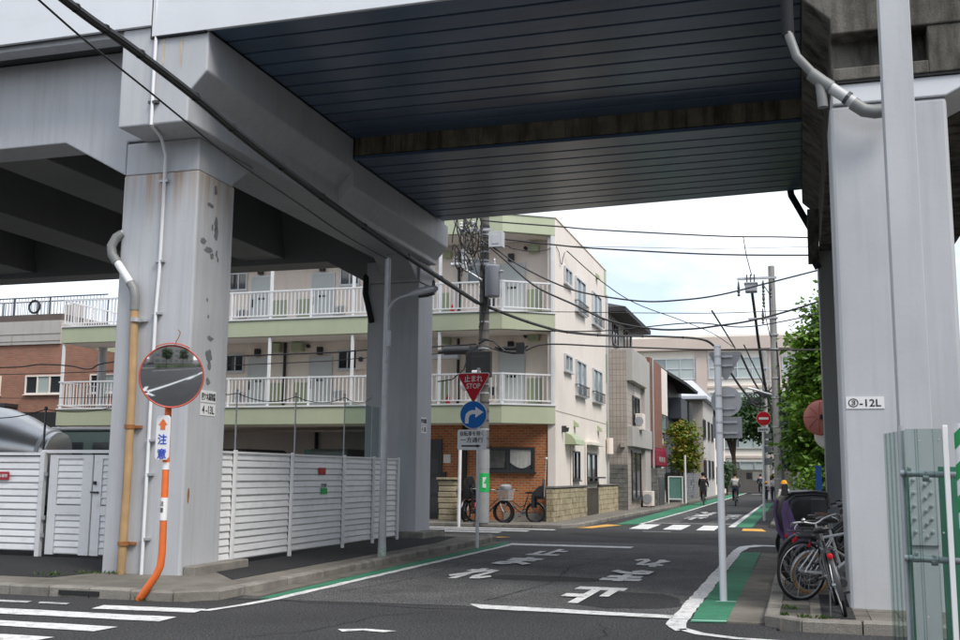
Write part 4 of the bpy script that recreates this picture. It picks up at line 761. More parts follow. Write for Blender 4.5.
CABLES = [
 ('cable_bundle', [0.04, 0.065], [(-5.83, 7.0, 5.55), (-5.92, 7.58, 5.58), (-6.02, 8.24, 5.63), (-6.25, 9.75, 5.69), (-6.45, 11.09, 5.7), (-6.81, 13.44, 5.79), (-7.18, 15.85, 5.91), (-7.82, 20.06, 6.16), (-8.51, 24.64, 6.46), (-9.51, 31.2, 6.9)], 'thick black bundled cable sagging across the top left in front of the viaduct'),
 ('service_wire', [0.008, 0.008], [(-6.09, 7.01, 5.58), (-6.16, 7.7, 5.52), (-6.23, 8.31, 5.5), (-6.3, 9.0, 5.47), (-6.39, 9.77, 5.44), (-6.52, 10.99, 5.39), (-6.78, 13.4, 5.42), (-7.0, 15.48, 5.44), (-7.27, 18.0, 5.56)], 'thin single wire running down to the top of the street lamp pole'),
 ('cable_bundle', [0.05, 0.04], [(-9.51, 31.2, 6.9), (-8.48, 32.07, 6.51), (-7.72, 32.71, 6.28), (-7.11, 33.23, 6.17), (-6.03, 34.14, 6.14), (-4.4, 35.51, 6.23), (-3.17, 36.55, 6.24), (-2.75, 37.4, 6.08), (-2.78, 42, 6.15), (-3.35, 58, 7.25)], 'thick black cable from the transformer pole past the top of the sign seen from behind'),
 ('overhead_cable', [0.018, 0.018], [(-9.47, 31.2, 9.56), (-8.85, 31.36, 9.49), (-7.02, 31.83, 9.34), (-5.8, 32.14, 9.23), (-2.18, 33.08, 9.03), (-0.38, 33.54, 9.0), (1.41, 34.0, 8.95)], 'uppermost cable across the sky just under the bridge soffit'),
 ('overhead_cable', [0.02, 0.02], [(-9.43, 31.2, 9.01), (-8.24, 31.51, 8.88), (-7.17, 31.78, 8.75), (-5.81, 32.14, 8.63), (-2.19, 33.07, 8.44), (1.39, 34.0, 8.42)], 'second cable down across the sky, running nearly level from the transformer'),
 ('overhead_cable', [0.006, 0.006], [(-6.93, 31.4, 8.62), (-4.55, 32.14, 8.6), (-2.18, 32.88, 8.59), (1.4, 34.0, 8.71)], 'hair thin pale wire across the sky between the two uppermost cables'),
 ('overhead_cable', [0.02, 0.02], [(-9.37, 31.0, 8.86), (-8.78, 31.11, 8.47), (-8.25, 31.21, 8.08), (-7.18, 31.41, 7.5), (-6.19, 31.59, 7.14), (-4.54, 31.9, 6.87), (-3.36, 32.12, 6.89), (-2.18, 32.34, 7.04), (-0.65, 32.63, 7.42), (1.34, 33.0, 7.93)], 'deeply sagging cable crossing the sky and rising to the right pier'),
 ('overhead_cable', [0.024, 0.024], [(-9.07, 31.0, 8.62), (-8.61, 31.09, 8.2), (-7.69, 31.27, 7.37), (-6.48, 31.5, 6.76), (-5.44, 31.7, 6.26), (-4.11, 31.96, 6.0), (-3.02, 32.17, 6.0), (-2.2, 32.33, 6.1), (-1.2, 32.52, 6.26), (0.11, 32.77, 6.62), (1.3, 33.0, 7.03)], 'lower sagging black cable, the thicker one meeting the right pier below mid height'),
 ('overhead_cable', [0.015, 0.015], [(-8.23, 31.5, 6.04), (-5.81, 32.01, 6.0), (-3.11, 32.57, 6.24), (-1.58, 32.9, 6.11), (-0.17, 33.19, 6.32), (1.3, 33.5, 6.68)], 'lowest of the cables rising towards the right pier beside the tree top'),
 ('drop_wire', [0.014, 0.014], [(-7.52, 35.21, 9.28), (-6.97, 38.52, 8.82), (-6.28, 42.67, 8.58), (-5.17, 49.34, 8.79), (-4.17, 55.34, 8.92), (-3.4, 60.01, 8.72)], 'drop wire slanting down from the apartment side wall towards the far poles'),
 ('overhead_cable', [0.01, 0.01], [(-9.28, 31.0, 6.57), (-6.99, 31.65, 6.59), (-4.61, 32.32, 6.57), (-2.23, 32.99, 6.58), (-0.72, 33.42, 6.65), (1.32, 34.0, 6.76)], 'thin level wire crossing at the height of the second floor railing'),
 ('overhead_cable', [0.02, 0.02], [(-9.24, 31.0, 5.51), (-8.62, 31.18, 5.33), (-8.17, 31.3, 5.3), (-7.43, 31.52, 5.57), (-5.66, 32.02, 5.52), (-4.03, 32.49, 5.47), (-2.7, 32.87, 5.44), (-0.2, 33.58, 5.45), (1.27, 34.0, 5.45)], 'level cable passing in front of the school just above the sign seen from behind'),
 ('overhead_cable', [0.02, 0.02], [(-28.34, 31.2, 5.25), (-26.6, 31.2, 5.25), (-25.76, 31.2, 5.32), (-24.49, 31.2, 5.24), (-23.66, 31.2, 5.11), (-22.69, 31.2, 5.34), (-17.69, 31.2, 5.43), (-14.52, 31.2, 5.46), (-13.26, 31.2, 5.51), (-11.08, 31.2, 5.55), (-9.56, 31.2, 5.6)], 'upper of the two cables running along the balconies from the left edge'),
 ('overhead_cable', [0.012, 0.012], [(-28.5, 31.4, 5.01), (-25.05, 31.4, 5.02), (-22.82, 31.4, 5.05), (-17.79, 31.4, 5.15), (-14.61, 31.4, 5.21), (-13.34, 31.4, 5.28), (-9.62, 31.4, 5.38)], 'lower of the two cables running along the balconies from the left edge'),
 ('overhead_cable', [0.008, 0.008], [(-27.16, 30.0, 4.06), (-24.27, 30.0, 4.02), (-21.51, 30.0, 4.02)], "thin lowest wire in front of the brick building's windows"),
 ('street_cable', [0.03, 0.03], [(-3.02, 55.06, 8.08), (-3.01, 46.72, 7.9), (-3.0, 40.02, 7.73)], 'short cable slanting up to the left above the back of the triangular sign'),
 ('street_cable', [0.05, 0.07], [(-3.53, 58.04, 7.24), (-3.32, 65.81, 6.89), (-3.07, 75.0, 6.72)], 'heavy cable slanting down to the tangle beside the no entry sign, left one'),
 ('street_cable', [0.05, 0.05], [(-2.93, 58.04, 8.15), (-2.69, 66.58, 7.55), (-2.36, 78.08, 7.13)], 'heavy cable slanting down to the tangle, middle one'),
 ('street_cable', [0.03, 0.03], [(-2.71, 58.05, 8.58), (-2.41, 67.43, 8.0), (-2.07, 78.06, 7.56)], 'thinner cable just right of the middle heavy cable by the far poles'),
 ('street_cable', [0.045, 0.06], [(-1.72, 45.18, 9.27), (-1.72, 48.24, 8.6), (-1.72, 51.67, 7.79), (-1.71, 60.6, 6.34), (-1.7, 74.79, 5.73)], 'long black cable hanging steeply left of the far concrete pole'),
 ('apartment_wire', [0.014, 0.014], [(-9.37, 31.0, 8.83), (-8.78, 32.08, 8.86), (-8.72, 32.2, 8.82), (-8.29, 33.0, 8.86), (-7.93, 33.65, 9.01), (-7.74, 34.0, 9.18)], 'cable looping from the transformer pole to the apartment corner'),
]
def smooth_path(p, k=6):
    p = [Vector(q) for q in p]
    if len(p) < 3: return p
    o = []
    for i in range(len(p) - 1):
        a, b, c, d = p[max(0, i - 1)], p[i], p[i + 1], p[min(len(p) - 1, i + 2)]
        for t in [j / k for j in range(k)]: o.append(.5 * ((2 * b) + (c - a) * t + (2 * a - 5 * b + 4 * c - d) * t * t + (3 * b - a - 3 * c + d) * t ** 3))
    return o + [p[-1]]
for nm_, rr, pts, lab in CABLES:
    q = smooth_path(pts); n = len(q); rs_ = [1.3 * (rr[0] + (rr[1] - rr[0]) * i / (n - 1)) if nm_ != 'cable_bundle' else rr[0] + (rr[1] - rr[0]) * i / (n - 1) for i in range(n)]
    m = MB()
    if nm_ == 'cable_bundle':                       # several strands laid together
        for (dx, dz, s) in ((0, .3, .62), (.5, -.35, .5), (-.5, -.3, .5)): m.tube([v + Vector((dx, 0, dz)) * r_1 for v, r_1 in zip(q, rs_)], [r_1 * s for r_1 in rs_], 6)
        for i in range(3, n - 2, 5): m.tube([q[i], q[i].lerp(q[i + 1], .1)], rs_[i] * 1.12, 8)
    else: m.tube(q, rs_, 6)
    tag(mk(nm_, m, 'cable', smooth=True), lab, 'cable', 'cables strung across the street')
# ---- clear temporary fence and striped pole at the right edge
tf = thing('temporary_fence', 'clear ribbed plastic sheet fence on scaffold tubes at the right edge', 'fence', (.85, 8.1, 0))
P0, P1, P2 = Vector((.80, 8.35, 0)), Vector((1.05, 8.2, 0)), Vector((.7, 10.8, 0))
x0, x1, yv = .735, 1.035, 8.3
mk('clear_sheet', MB().box(x0, x1 - .04, yv, yv + .004, .05, 1.95), 'clear', tf); mk('clear_sheet', MB().prism([(x0, yv + .004), (.64, 9.0), (.636, 9.0), (x0 - .004, yv + .004)], 'z', .05, 1.94), 'clear', tf)
rb = MB()
for t in (.1, .3, .5, .7, .9): q = Vector((x0, yv, 0)).lerp(Vector((.64, 9.0, 0)), t); rb.box(q.x - .006, q.x + .006, q.y - .012, q.y + .012, .05, 1.94)
for x in (.8, .815, .92): rb.box(x - .004, x + .004, yv - .008, yv - .001, .05, 1.95)
mk('sheet_rib', rb, 'clear', tf, kind='stuff')
mk('edge_frame', MB().box(.985, 1.022, yv - .02, yv + .02, 0, 1.975), 'signw', tf, bevel=.005)
for z in (1.63, 1.02): mk('scaffold_tube', MB().tube([(.70, yv + .1, z), (1.6, yv + .02, z - .03)], .0245, 10), 'galv', tf, smooth=True)
for x, z in ((.76, 1.63), (.87, 1.6), (.78, 1.02), (.9, 1.0)): mk('tube_clamp', MB().lathe([(.031, -.022), (.031, .022)], (x, yv + .09, z), (1, 0, 0), n=10).box(x - .012, x + .012, yv + .06, yv + .12, z + .02, z + .045), 'galv', tf, bevel=.004)
mk('scaffold_tube', MB().tube([(.72, yv + .15, 0), (.72, yv + .15, 1.98)], .0245, 10), 'galv', tf, smooth=True)
st = MB()
for x, z in ((.83, 1.86), (.96, 1.87), (.83, 1.22), (.96, 1.21), (.83, .62)): st.ell((x, yv - .006, z), (.007, .004, .007), 6, 4)
mk('stud', st, 'galv', tf, kind='stuff')
tag(mk('green_board', MB().box(.735, .775, 8.62, 8.66, .0, 1.62), 'netgreen'), 'green board standing behind the clear sheet, left of the steel post', 'board', 'green boards behind the clear fence'); tag(mk('green_board', MB().box(.985, 1.25, 8.62, 8.66, .0, 1.68), 'netgreen'), 'green board behind the clear sheet, right of the steel post', 'board', 'green boards behind the clear fence')
sp2 = thing('striped_pole', 'pole wrapped in green and white diagonal stripes at the right frame edge', 'pole', (1.105, 8.28, 0))
mk('pole', MB().tube([(1.105, 8.28, 0), (1.105, 8.28, 1.985)], .042, 16), 'signw', sp2, smooth=True)
for k in range(9):
    z0 = .05 + k * .225; m = MB(); vs = []; nn = 16
    for i in range(nn + 1): a = -PI + 2 * PI * i / nn; dz = .1 * math.cos(a / 2) * 1.2 * (1 if True else 0); x_, y_ = 1.105 + .0435 * math.sin(a), 8.28 - .0435 * math.cos(a); s_ = math.sin(a) * .05; vs += [(x_, y_, z0 + s_), (x_, y_, min(1.985, z0 + s_ + .115))]
    m.add(vs, [(2 * i, 2 * i + 2, 2 * i + 3, 2 * i + 1) for i in range(nn)]); mk('green_band', m, 'greentape', sp2, smooth=True)
# ================================================================ BUILDINGS
def wbox(m, face, pl_, u0, u1, n0, n1, z0, z1):
    """box on a wall: face 'y' looks to -Y at y=pl_, face 'x' looks to +X at x=pl_; n is the distance out of the wall"""
    return m.box(u0, u1, pl_ - n1, pl_ - n0, z0, z1) if face == 'y' else m.box(pl_ + n0, pl_ + n1, u0, u1, z0, z1)
def window(parent, face, pl_, u0, u1, z0, z1, frame='alum', glass='glass', mull=1, fw=.05, d=.05, sill=True, name='window', hm=0):
    m = MB(); wbox(m, face, pl_, u0, u1, 0, d, z1 - fw, z1); wbox(m, face, pl_, u0, u1, 0, d, z0, z0 + fw); wbox(m, face, pl_, u0, u0 + fw, 0, d, z0 + fw, z1 - fw); wbox(m, face, pl_, u1 - fw, u1, 0, d, z0 + fw, z1 - fw)
    for i in range(mull):
        c = u0 + (u1 - u0) * (i + 1) / (mull + 1); wbox(m, face, pl_, c - fw * .5, c + fw * .5, 0, d - .008, z0 + fw, z1 - fw)
    for i in range(hm):
        c = z0 + (z1 - z0) * (i + 1) / (hm + 1); wbox(m, face, pl_, u0 + fw, u1 - fw, 0, d - .012, c - fw * .4, c + fw * .4)
    if sill: wbox(m, face, pl_, u0 - .04, u1 + .04, 0, d + .05, z0 - .04, z0 - .001)
    f = mk(name, m, frame, parent); k = mull + 1
    for i in range(k):
        a, b = u0 + fw + (u1 - u0 - 2 * fw) * i / k, u0 + fw + (u1 - u0 - 2 * fw) * (i + 1) / k
        gm = glass if isinstance(glass, str) else glass[i % len(glass)]
        mk('pane', wbox(MB(), face, pl_, a + .003, b - .003, .004, .012 + .008 * (i % 2), z0 + fw, z1 - fw), gm, f)
    return f
def railing(parent, path, z, h=1.0, mat='white', sp=.145, r=.014):
    pts = [Vector(p) for p in path]; rl = MB(); bl = MB()
    for a, b in zip(pts, pts[1:]):
        d = (b - a); L_ = d.length; d.normalize(); n = Vector((-d.y, d.x)) * .022
        for zz, t in ((z + h, .05), (z + .13, .04)): rl.loft([[(p - n).to_tuple() + (zz - t,), (p + n).to_tuple() + (zz - t,), (p + n).to_tuple() + (zz,), (p - n).to_tuple() + (zz,)] for p in (a, b)])
        k = max(1, int(L_ / sp))
        for i in range(k): c = a + d * (L_ * (i + .5) / k); bl.box(c.x - r, c.x + r, c.y - r * .6, c.y + r * .6, z + .13, z + h - .05)
    mk('handrail', rl, mat, parent); mk('baluster', bl, mat, parent, kind='stuff')
ap = thing('apartment_block', 'cream three storey apartment block with sage green balcony bands and a brick ground floor', 'apartment block', (-9, 34, 0))
mk('wall', MB().box(-22.6, -7.93, 34.6, 43.6, 3.3, 10.05).box(-24.3, -22.61, 36.4, 43.6, 3.3, 6.4), 'cream', ap)
mk('side_wall', MB().prism([(33.95, 0), (43.66, 0), (43.66, 10.16), (33.95, 10.16)], 'x', -7.92, -7.65), 'creamw', ap, bevel=.01)
mk('side_trim', MB().box(-7.8, -7.64, 43.2, 43.67, 9.0, 10.18).box(-7.8, -7.64, 43.4, 43.67, 2.6, 3.8).box(-7.8, -7.64, 43.4, 43.67, 5.4, 6.6), 'sagel', ap)
mk('side_joint', MB().box(-7.652, -7.645, 33.96, 43.6, 3.66, 3.69), 'taupe', ap); mk('roof_edge', MB().box(-7.95, -7.62, 33.9, 43.7, 10.16, 10.22), 'cream', ap); mk('rain_pipe', MB().tube([(-7.58, 43.5, 1.2), (-7.58, 43.5, 9.1)], .04, 8), 'alum', ap)
front = [(-9.2, 32.9), (-7.66, 33.93)]
for z0, z1, xl in ((3.23, 3.82, -26.3), (6.3, 6.88, -26.3), (9.56, 10.16, -22.7)):
    b = mk('balcony_band', MB().prism([(xl, 32.9)] + front + [(-7.66, 33.949), (-7.93, 34.59), (xl, 34.59)], 'z', z0, z1), 'sage', ap, bevel=.01)
    mk('ledge', MB().prism([(xl, 32.86), (-9.19, 32.86), (-7.64, 33.9), (-7.64, 33.96), (-9.2, 32.98), (xl, 32.98)], 'z', z1 + .002, z1 + .055), 'white', b); mk('gallery_floor', MB().prism([(xl + .1, 33.0), (-9.25, 33.0), (-7.95, 34.0), (-7.95, 34.55), (xl + .1, 34.55)], 'z', z1 + .002, z1 + .02), 'greyr', b)
    mk('band_ceiling', MB().prism([(xl + .1, 33.0), (-9.25, 33.0), (-7.95, 34.0), (-7.95, 34.55), (xl + .1, 34.55)], 'z', z0 - .012, z0 - .003), 'creamw', b)
    if z1 < 10: railing(ap, [(xl, 32.95), (-9.2, 32.95), (-7.72, 33.95)], z1 + .05)
mk('terrace_band', MB().box(-26.3, -26.2, 34.6, 36.4, 6.3, 6.88), 'sage', ap); railing(ap, [(-26.25, 32.95), (-26.25, 36.4), (-22.7, 36.4)], 6.93); railing(ap, [(-26.25, 32.95), (-26.25, 36.2)], 3.87)
for x, y, zs in ((-26.2, 32.98, ((0, 3.2), (3.88, 6.28))), (-21, 32.98, ((3.88, 6.28), (6.94, 9.54))), (-17.66, 32.98, ((3.88, 6.28), (6.94, 9.54))), (-14.52, 32.98, ((3.88, 6.28), (6.94, 9.54))), (-11.38, 32.98, ((3.88, 6.28), (6.94, 9.54))), (-7.74, 33.9, ((3.88, 6.28), (6.94, 9.54)))):
    for a, b in zs: mk('post', MB().box(x - .045, x + .045, y - .04, y + .04, a, b), 'white', ap)
for x in (-19.2, -16.1, -13, -9.2):
    for z in (3.88, 6.94): mk('rail_post', MB().box(x - .035, x + .035, 32.93, 32.99, z, z + 1.0), 'white', ap)
Yw = 34.598
def flat(x0, x1, z, side=1):
    """one flat's frontage on the gallery: door, lamp over it"""
    d = mk('door', MB().box(x0, x1, Yw - .04, Yw, z, z + 1.88), 'door', ap)
    m = MB(); wbox(m, 'y', Yw, x0 - .04, x1 + .04, 0, .05, z + 1.88, z + 1.92); wbox(m, 'y', Yw, x0 - .04, x0 - .002, 0, .05, z, z + 1.88); wbox(m, 'y', Yw, x1 + .002, x1 + .04, 0, .05, z, z + 1.88); mk('door_frame', m, 'alum', d)
    mk('door_handle', MB().box(x0 + .05, x0 + .09, Yw - .08, Yw - .04, z + .75, z + 1.05), 'ink', d)
    n = MB()
    for i in range(3): n.box(x0 + .27 + i * .11, x0 + .35 + i * .11, Yw - .05, Yw - .041, z + 1.02, z + 1.1)
    mk('door_plate', n, 'ink', d); c = (x0 + x1) / 2
    mk('wall_lamp', MB().box(c - .13, c + .07, Yw - .16, Yw, z + 1.98, z + 2.25), 'black', ap, bevel=.02)
def hatch(x0, x1, z, zh=.78):
    h = mk('meter_hatch', MB().box(x0, x1, Yw - .035, Yw, z + .04, z + zh + .2), 'sagel', ap); n = MB()
    for i in range(4): n.box(x0 + .03 + (x1 - x0) * i / 4, x0 + .04 + (x1 - x0) * i / 4, Yw - .037, Yw - .0352, z + .06, z + zh + .18)
    mk('hatch_seam', n, 'sage', h)
def unit(x0, z): 
    a = mk('meter_box', MB().box(x0, x0 + .34, Yw - .15, Yw, z, z + .32), 'alum', ap); mk('meter_glass', MB().box(x0 + .05, x0 + .15, Yw - .155, Yw - .151, z + .05, z + .28).box(x0 + .22, x0 + .3, Yw - .155, Yw - .151, z + .02, z + .3), 'black', a)
for z in (3.83, 6.89):
    flat(-19.34, -18.55, z); flat(-16.86, -16.02, z); hatch(-18.43, -17.9, z); hatch(-17.47, -16.95, z); window(ap, 'y', Yw, -20.28, -19.55, z + 1.42, z + 2.08); window(ap, 'y', Yw, -15.78, -15.02, z + 1.42, z + 2.12)
    flat(-22.4, -21.6, z); hatch(-21.4, -20.9, z); flat(-13.6, -12.8, z); hatch(-12.7, -12.2, z)
    flat(-9.74, -8.88, z); hatch(-8.76, -8.28, z); hatch(-12.02, -11.57, z); window(ap, 'y', Yw, -10.95, -10.4, z + 1.3, z + 2.15, glass='glassb', mull=0)
    mk('rain_pipe', MB().tube([(-11.22, 34.52, z), (-11.22, 34.52, z + 2.4)], .055, 8), 'black', ap)
    unit(-19.86, z + .35); unit(-15.9, z + .35); unit(-10.2, z + .4)
    mk('wall_vent', MB().box(-8.7, -8.33, Yw - .28, Yw, z + 2.24, z + 2.5), 'sagel', ap, bevel=.02); mk('vent_pipe', MB().tube([(-8.83, Yw, z + 2.42), (-8.83, Yw - .12, z + 2.42)], .06, 10), 'black', ap); mk('wall_vent', MB().box(-11.75, -11.5, Yw - .25, Yw, z + 2.2, z + 2.45), 'sagel', ap, bevel=.02)
z = 3.83
for x in (-18.42, -17.52): mk('wall_vent', MB().box(x, x + .42, Yw - .3, Yw, z + 2.1, z + 2.42), 'sagel', ap, bevel=.02)
mk('rain_pipe', MB().tube([(-17.86, 34.52, z), (-17.86, 34.52, z + 2.45)], .055, 8), 'black', ap); mk('vent_pipe', MB().tube([(-16.95, Yw, z + 2.3), (-16.95, Yw - .1, z + 2.3)], .07, 10), 'black', ap)
mk('awning_box', MB().box(-11.9, -10.95, 33.6, 34.0, 5.45, 5.6), 'alum', ap)
mk('water_heater', MB().box(-15.0, -14.6, Yw - .22, Yw, z + 1.4, z + 2.1), 'cream', ap, bevel=.02); mk('heater_vent', MB().lathe([(.09, 0), (.09, .03), (.05, .03)], (-14.8, Yw - .22, z + 1.75), (0, -1, 0), n=14), 'darkmetal', ap)
a = tag(mk('fire_extinguisher', MB().lathe([(.06, 0), (.07, .03), (.07, .38), (.03, .45), (.02, .5)], (-11.38, 34.3, 6.9), n=12), 'red'), 'red fire extinguisher on the third floor gallery by the black pipe', 'extinguisher'); tag(mk('fire_extinguisher', MB().lathe([(.06, 0), (.07, .03), (.07, .3), (.03, .37), (.02, .42)], (-11.5, 34.3, 3.86), n=12), 'red'), 'red fire extinguisher on the second floor gallery behind the stop sign', 'extinguisher')
# ground floor: brick shop front, door, car port
mk('brick_wall', MB().box(-14.4, -7.793, 34.0, 34.3, 0, 3.225).box(-14.4, -14.1, 34.3, 39, 0, 3.225), 'brick', ap); mk('plinth', MB().box(-9.42, -7.85, 33.96, 33.998, .05, .34), 'kerb', ap); mk('pipe_box', MB().box(-10.85, -10.7, 33.9, 33.998, .1, 3.2), 'ink', ap)
wn_ = window(ap, 'y', 33.998, -10.18, -8.36, 1.68, 2.48, 'dark', ('glass', 'glass'), 1, .07, .07)
cu_ = MB()
for i in range(10): a_ = -9.2 + i * .07; cu_.quad((a_, 33.97 - .006 * (i % 2), 1.98 - .19 * math.sin(i / 9 * PI * .8)), (a_ + .075, 33.97 - .006 * ((i + 1) % 2), 1.98 - .19 * math.sin((i + 1) / 9 * PI * .8)), (a_ + .075, 33.97, 2.40), (a_, 33.97, 2.40))
mk('curtain', cu_, 'curtain', wn_); mk('curtain', MB().quad((-10.05, 33.972, 1.8), (-9.4, 33.972, 1.8), (-9.35, 33.972, 2.38), (-10.0, 33.972, 2.38)), pm('curtain_dark', (.12, .12, .115), .9, .3, 6), wn_)
dr = mk('door', MB().box(-12.05, -11.58, 33.93, 33.998, .1, 2.74), 'dark', ap)
for z0 in (.3, .95, 1.6): mk('door_panel', MB().box(-11.95, -11.68, 33.915, 33.929, z0, z0 + .5), 'darkmetal', dr)
mk('name_plate', MB().box(-11.53, -11.28, 33.98, 33.998, 1.95, 2.24), 'signw', ap); mk('intercom', MB().box(-11.6, -11.42, 33.9, 33.998, 1.45, 1.65), 'black', ap)
mk('carport_wall', MB().box(-30, -14.45, 39.0, 39.2, 0, 3.22), 'creamw', ap); mk('carport_floor', MB().box(-30, -14.45, 34.0, 38.99, .0, .112), pm('floor_pale', (.42, .41, .39), .8), ap); mk('carport_pipe', MB().tube([(-18.6, 38.9, .1), (-18.6, 38.9, 3.2)], .07, 8), 'black', ap)
for x in (-25.55, -20.5): mk('carport_column', MB().box(x - .14, x + .14, 34.4, 34.68, 0, 3.22), 'galv', ap)
mk('stair', MB().prism([(34.7, 3.9), (35.6, 3.9), (35.6, 4.1), (34.9, 4.1)], 'x', -24.6, -23.6), 'white', ap); mk('stair_rail', MB().tube([(-25.2, 34.9, 4.5), (-23.6, 34.9, 6.2)], .04, 6), 'white', ap); mk('gallery_column', MB().tube([(-25.55, 34.4, 3.83), (-25.55, 34.4, 6.3)], .16, 12), 'galv', ap, smooth=True)
# right side wall
for z in (3.72, 6.78):
    for y0, y1, dz in ((35.25, 36.42, .6), (37.15, 38.92, 1.28), (40.4, 42.28, 1.3)):
        window(ap, 'x', -7.649, y0, y1, z + 2.0 - dz, z + 2.0, 'alum', 'glassb', 1, .06, .07)
        if dz > 1:
            gr = MB(); gr.box(-7.5, -7.47, y0 - .05, y1 + .05, z + 1.06, z + 1.1).box(-7.64, -7.5, y0 - .05, y0 - .02, z + 1.07, z + 1.1).box(-7.64, -7.5, y1 + .02, y1 + .05, z + 1.07, z + 1.1).box(-7.5, -7.47, y0, y1, z + .72, z + .74)
            for i in range(9): gr.box(-7.495, -7.475, y0 + i * (y1 - y0 - .02) / 8, y0 + i * (y1 - y0 - .02) / 8 + .015, z + .74, z + 1.06)
            mk('window_rail', gr, 'darkmetal', ap)
window(ap, 'x', -7.649, 36.45, 37.73, 1.4, 2.42, 'dark', 'glass', 1, .06, .06); window(ap, 'x', -7.649, 39.0, 41.0, 1.3, 2.42, 'dark', ('glassb', 'glass'), 1, .07, .07)
mk('shutter_box', MB().box(-7.648, -7.42, 38.95, 41.6, 2.7, 2.82), 'creamw', ap, bevel=.01); mk('window_rail', MB().box(-7.64, -7.36, 39.0, 41.6, 1.46, 1.52), 'darkmetal', ap)
mk('awning', MB().loft([[(-7.648, y, 2.62), (-7.25, y, 2.62), (-7.3, y, 2.78), (-7.42, y, 2.92), (-7.648, y, 3.02)] for y in (35.35, 36.95)]), 'sagel', ap)
mk('rain_pipe', MB().tube([(-7.6, 36.2, 1.2), (-7.6, 36.2, 2.6)], .035, 8).tube([(-7.6, 38.8, 1.2), (-7.6, 38.8, 2.8)], .03, 8), 'creamw', ap)
for y, z in ((36.8, 3.4), (41.4, 3.42), (41.3, 9.55)): mk('wall_vent', MB().loft([[(-7.648, y, z - .12), (-7.5, y, z - .14), (-7.52, y, z), (-7.648, y, z + .12)], [(-7.648, y + .3, z - .12), (-7.5, y + .3, z - .14), (-7.52, y + .3, z), (-7.648, y + .3, z + .12)]]), 'sagel', ap)
mk('wall_lamp', MB().box(-7.648, -7.5, 34.85, 34.95, 3.0, 3.22).lathe([(.05, 0), (.08, .14)], (-7.48, 34.9, 3.02), n=10), 'darkmetal', ap)
mk('water_heater', MB().tube([(-7.48, 43.3, 2.45), (-7.48, 43.3, 3.1)], .14, 12), 'cream', ap)
mk('wire_loop', MB().tube([(-7.63, 34.0, 9.2), (-7.6, 34.3, 9.05), (-7.6, 34.5, 8.72), (-7.6, 34.75, 8.72), (-7.6, 34.95, 9.0), (-7.55, 35.0, 9.2)], .012, 5), 'cable', ap)
# low split-stone wall in front of the side wall
sw = thing('garden_wall', 'low wall of tan split stone blocks along the apartment side', 'wall', (-7.7, 40, 0))
def courses(name, parent, face, pl_, u0, u1, z0, z1, bl, bh, mat, d=.02, stuff=True):
    m = MB(); r = 0; z = z0
    while z < z1 - .02:
        u = u0 - (bl / 2 if r % 2 else 0)
        while u < u1 - .02:
            a, b = max(u, u0) + .006, min(u + bl, u1) - .006
            if b - a > .03: wbox(m, face, pl_, a, b, 0, d + rng(-.008, .012), z + .006, min(z + bh, z1) - .006)
            u += bl
        z += bh; r += 1
    return mk(name, m, mat, parent, kind='stuff')
for a, b in ((33.39, 38.95), (41.3, 47.3)):
    mk('wall_core', MB().box(-7.85, -7.62, a, b, 0, 1.16), 'grout', sw); courses('stone_course', sw, 'x', -7.62, a, b, .05, 1.13, .39, .19, 'block'); mk('wall_cap', MB().box(-7.87, -7.57, a, b, 1.161, 1.225), 'blockd', sw, bevel=.01)
courses('stone_course', sw, 'y', 33.39, -7.84, -7.6, .05, 1.13, .3, .19, 'block')
gt_ = mk('gate', MB().box(-7.64, -7.61, 38.96, 41.29, .1, 1.1), 'darkmetal', sw); 
for i in range(16): mk('slat', MB().box(-7.609, -7.59, 38.98 + i * .144, 38.98 + i * .144 + .12, .12, 1.08), pm('old_wood', (.08, .07, .06), .9, .3, 6) if i == 0 else bpy.data.materials['old_wood'], gt_)
gp = thing('gate_pillar', 'squat pillar of rough tan stones by the dark door, cap on top', 'pillar', (-11.1, 33.2, 0))
for k in range(7):
    w_ = rng(-.015, .015); st_ = mk('stone', MB().box(-11.36 + w_, -10.8 + w_, 33.0, 33.4, .1 + k * .185, .1 + k * .185 + .165), 'block', gp, bevel=.025)
mk('pillar_core', MB().box(-11.32, -10.84, 33.03, 33.37, .05, 1.4), 'grout', gp); mk('pillar_cap', MB().box(-11.42, -10.74, 32.94, 33.46, 1.4, 1.47), 'block', gp, bevel=.015)
# brown brick building at far left
bb = thing('brick_building', 'brown brick building with a cream band and roof railing at the left edge', 'building', (-32, 37, 0))
mk('wall', MB().box(-60, -24.35, 37, 48, 0, 6.86), 'brick2', bb); mk('cornice_band', MB().box(-60, -29.55, 36.92, 47, 6.862, 7.86), 'greyr', bb); mk('cornice_line', MB().box(-60, -29.54, 36.9, 36.919, 7.3, 7.33).box(-60, -29.54, 36.9, 36.919, 7.0, 7.02).box(-32.0, -31.97, 36.9, 36.918, 6.87, 7.29), 'taupe', bb); mk('parapet', MB().box(-60, -29.6, 36.98, 47, 7.862, 8.15), pm('parapet_brown', (.12, .095, .085), .7), bb)
rl = MB(); bl = MB()
for (x0_, x1_, y, z0_) in ((-60, -26, 40, 8.2), (-60, -28.5, 38.5, 8.1)):
    rl.box(x0_, x1_, y - .02, y + .02, z0_ + 1.05, z0_ + 1.1)
    for i in range(int((x1_ - x0_) / .17)): bl.box(x0_ + i * .17, x0_ + i * .17 + .025, y - .01, y + .01, z0_ - .2, z0_ + 1.05)
    for i in range(int((x1_ - x0_) / 1.9)): rl.box(x0_ + i * 1.9, x0_ + i * 1.9 + .06, y - .03, y + .03, z0_ - .2, z0_ + 1.05)
mk('roof_railing', rl, 'darkmetal', bb); mk('baluster', bl, 'galv', bb, kind='stuff')
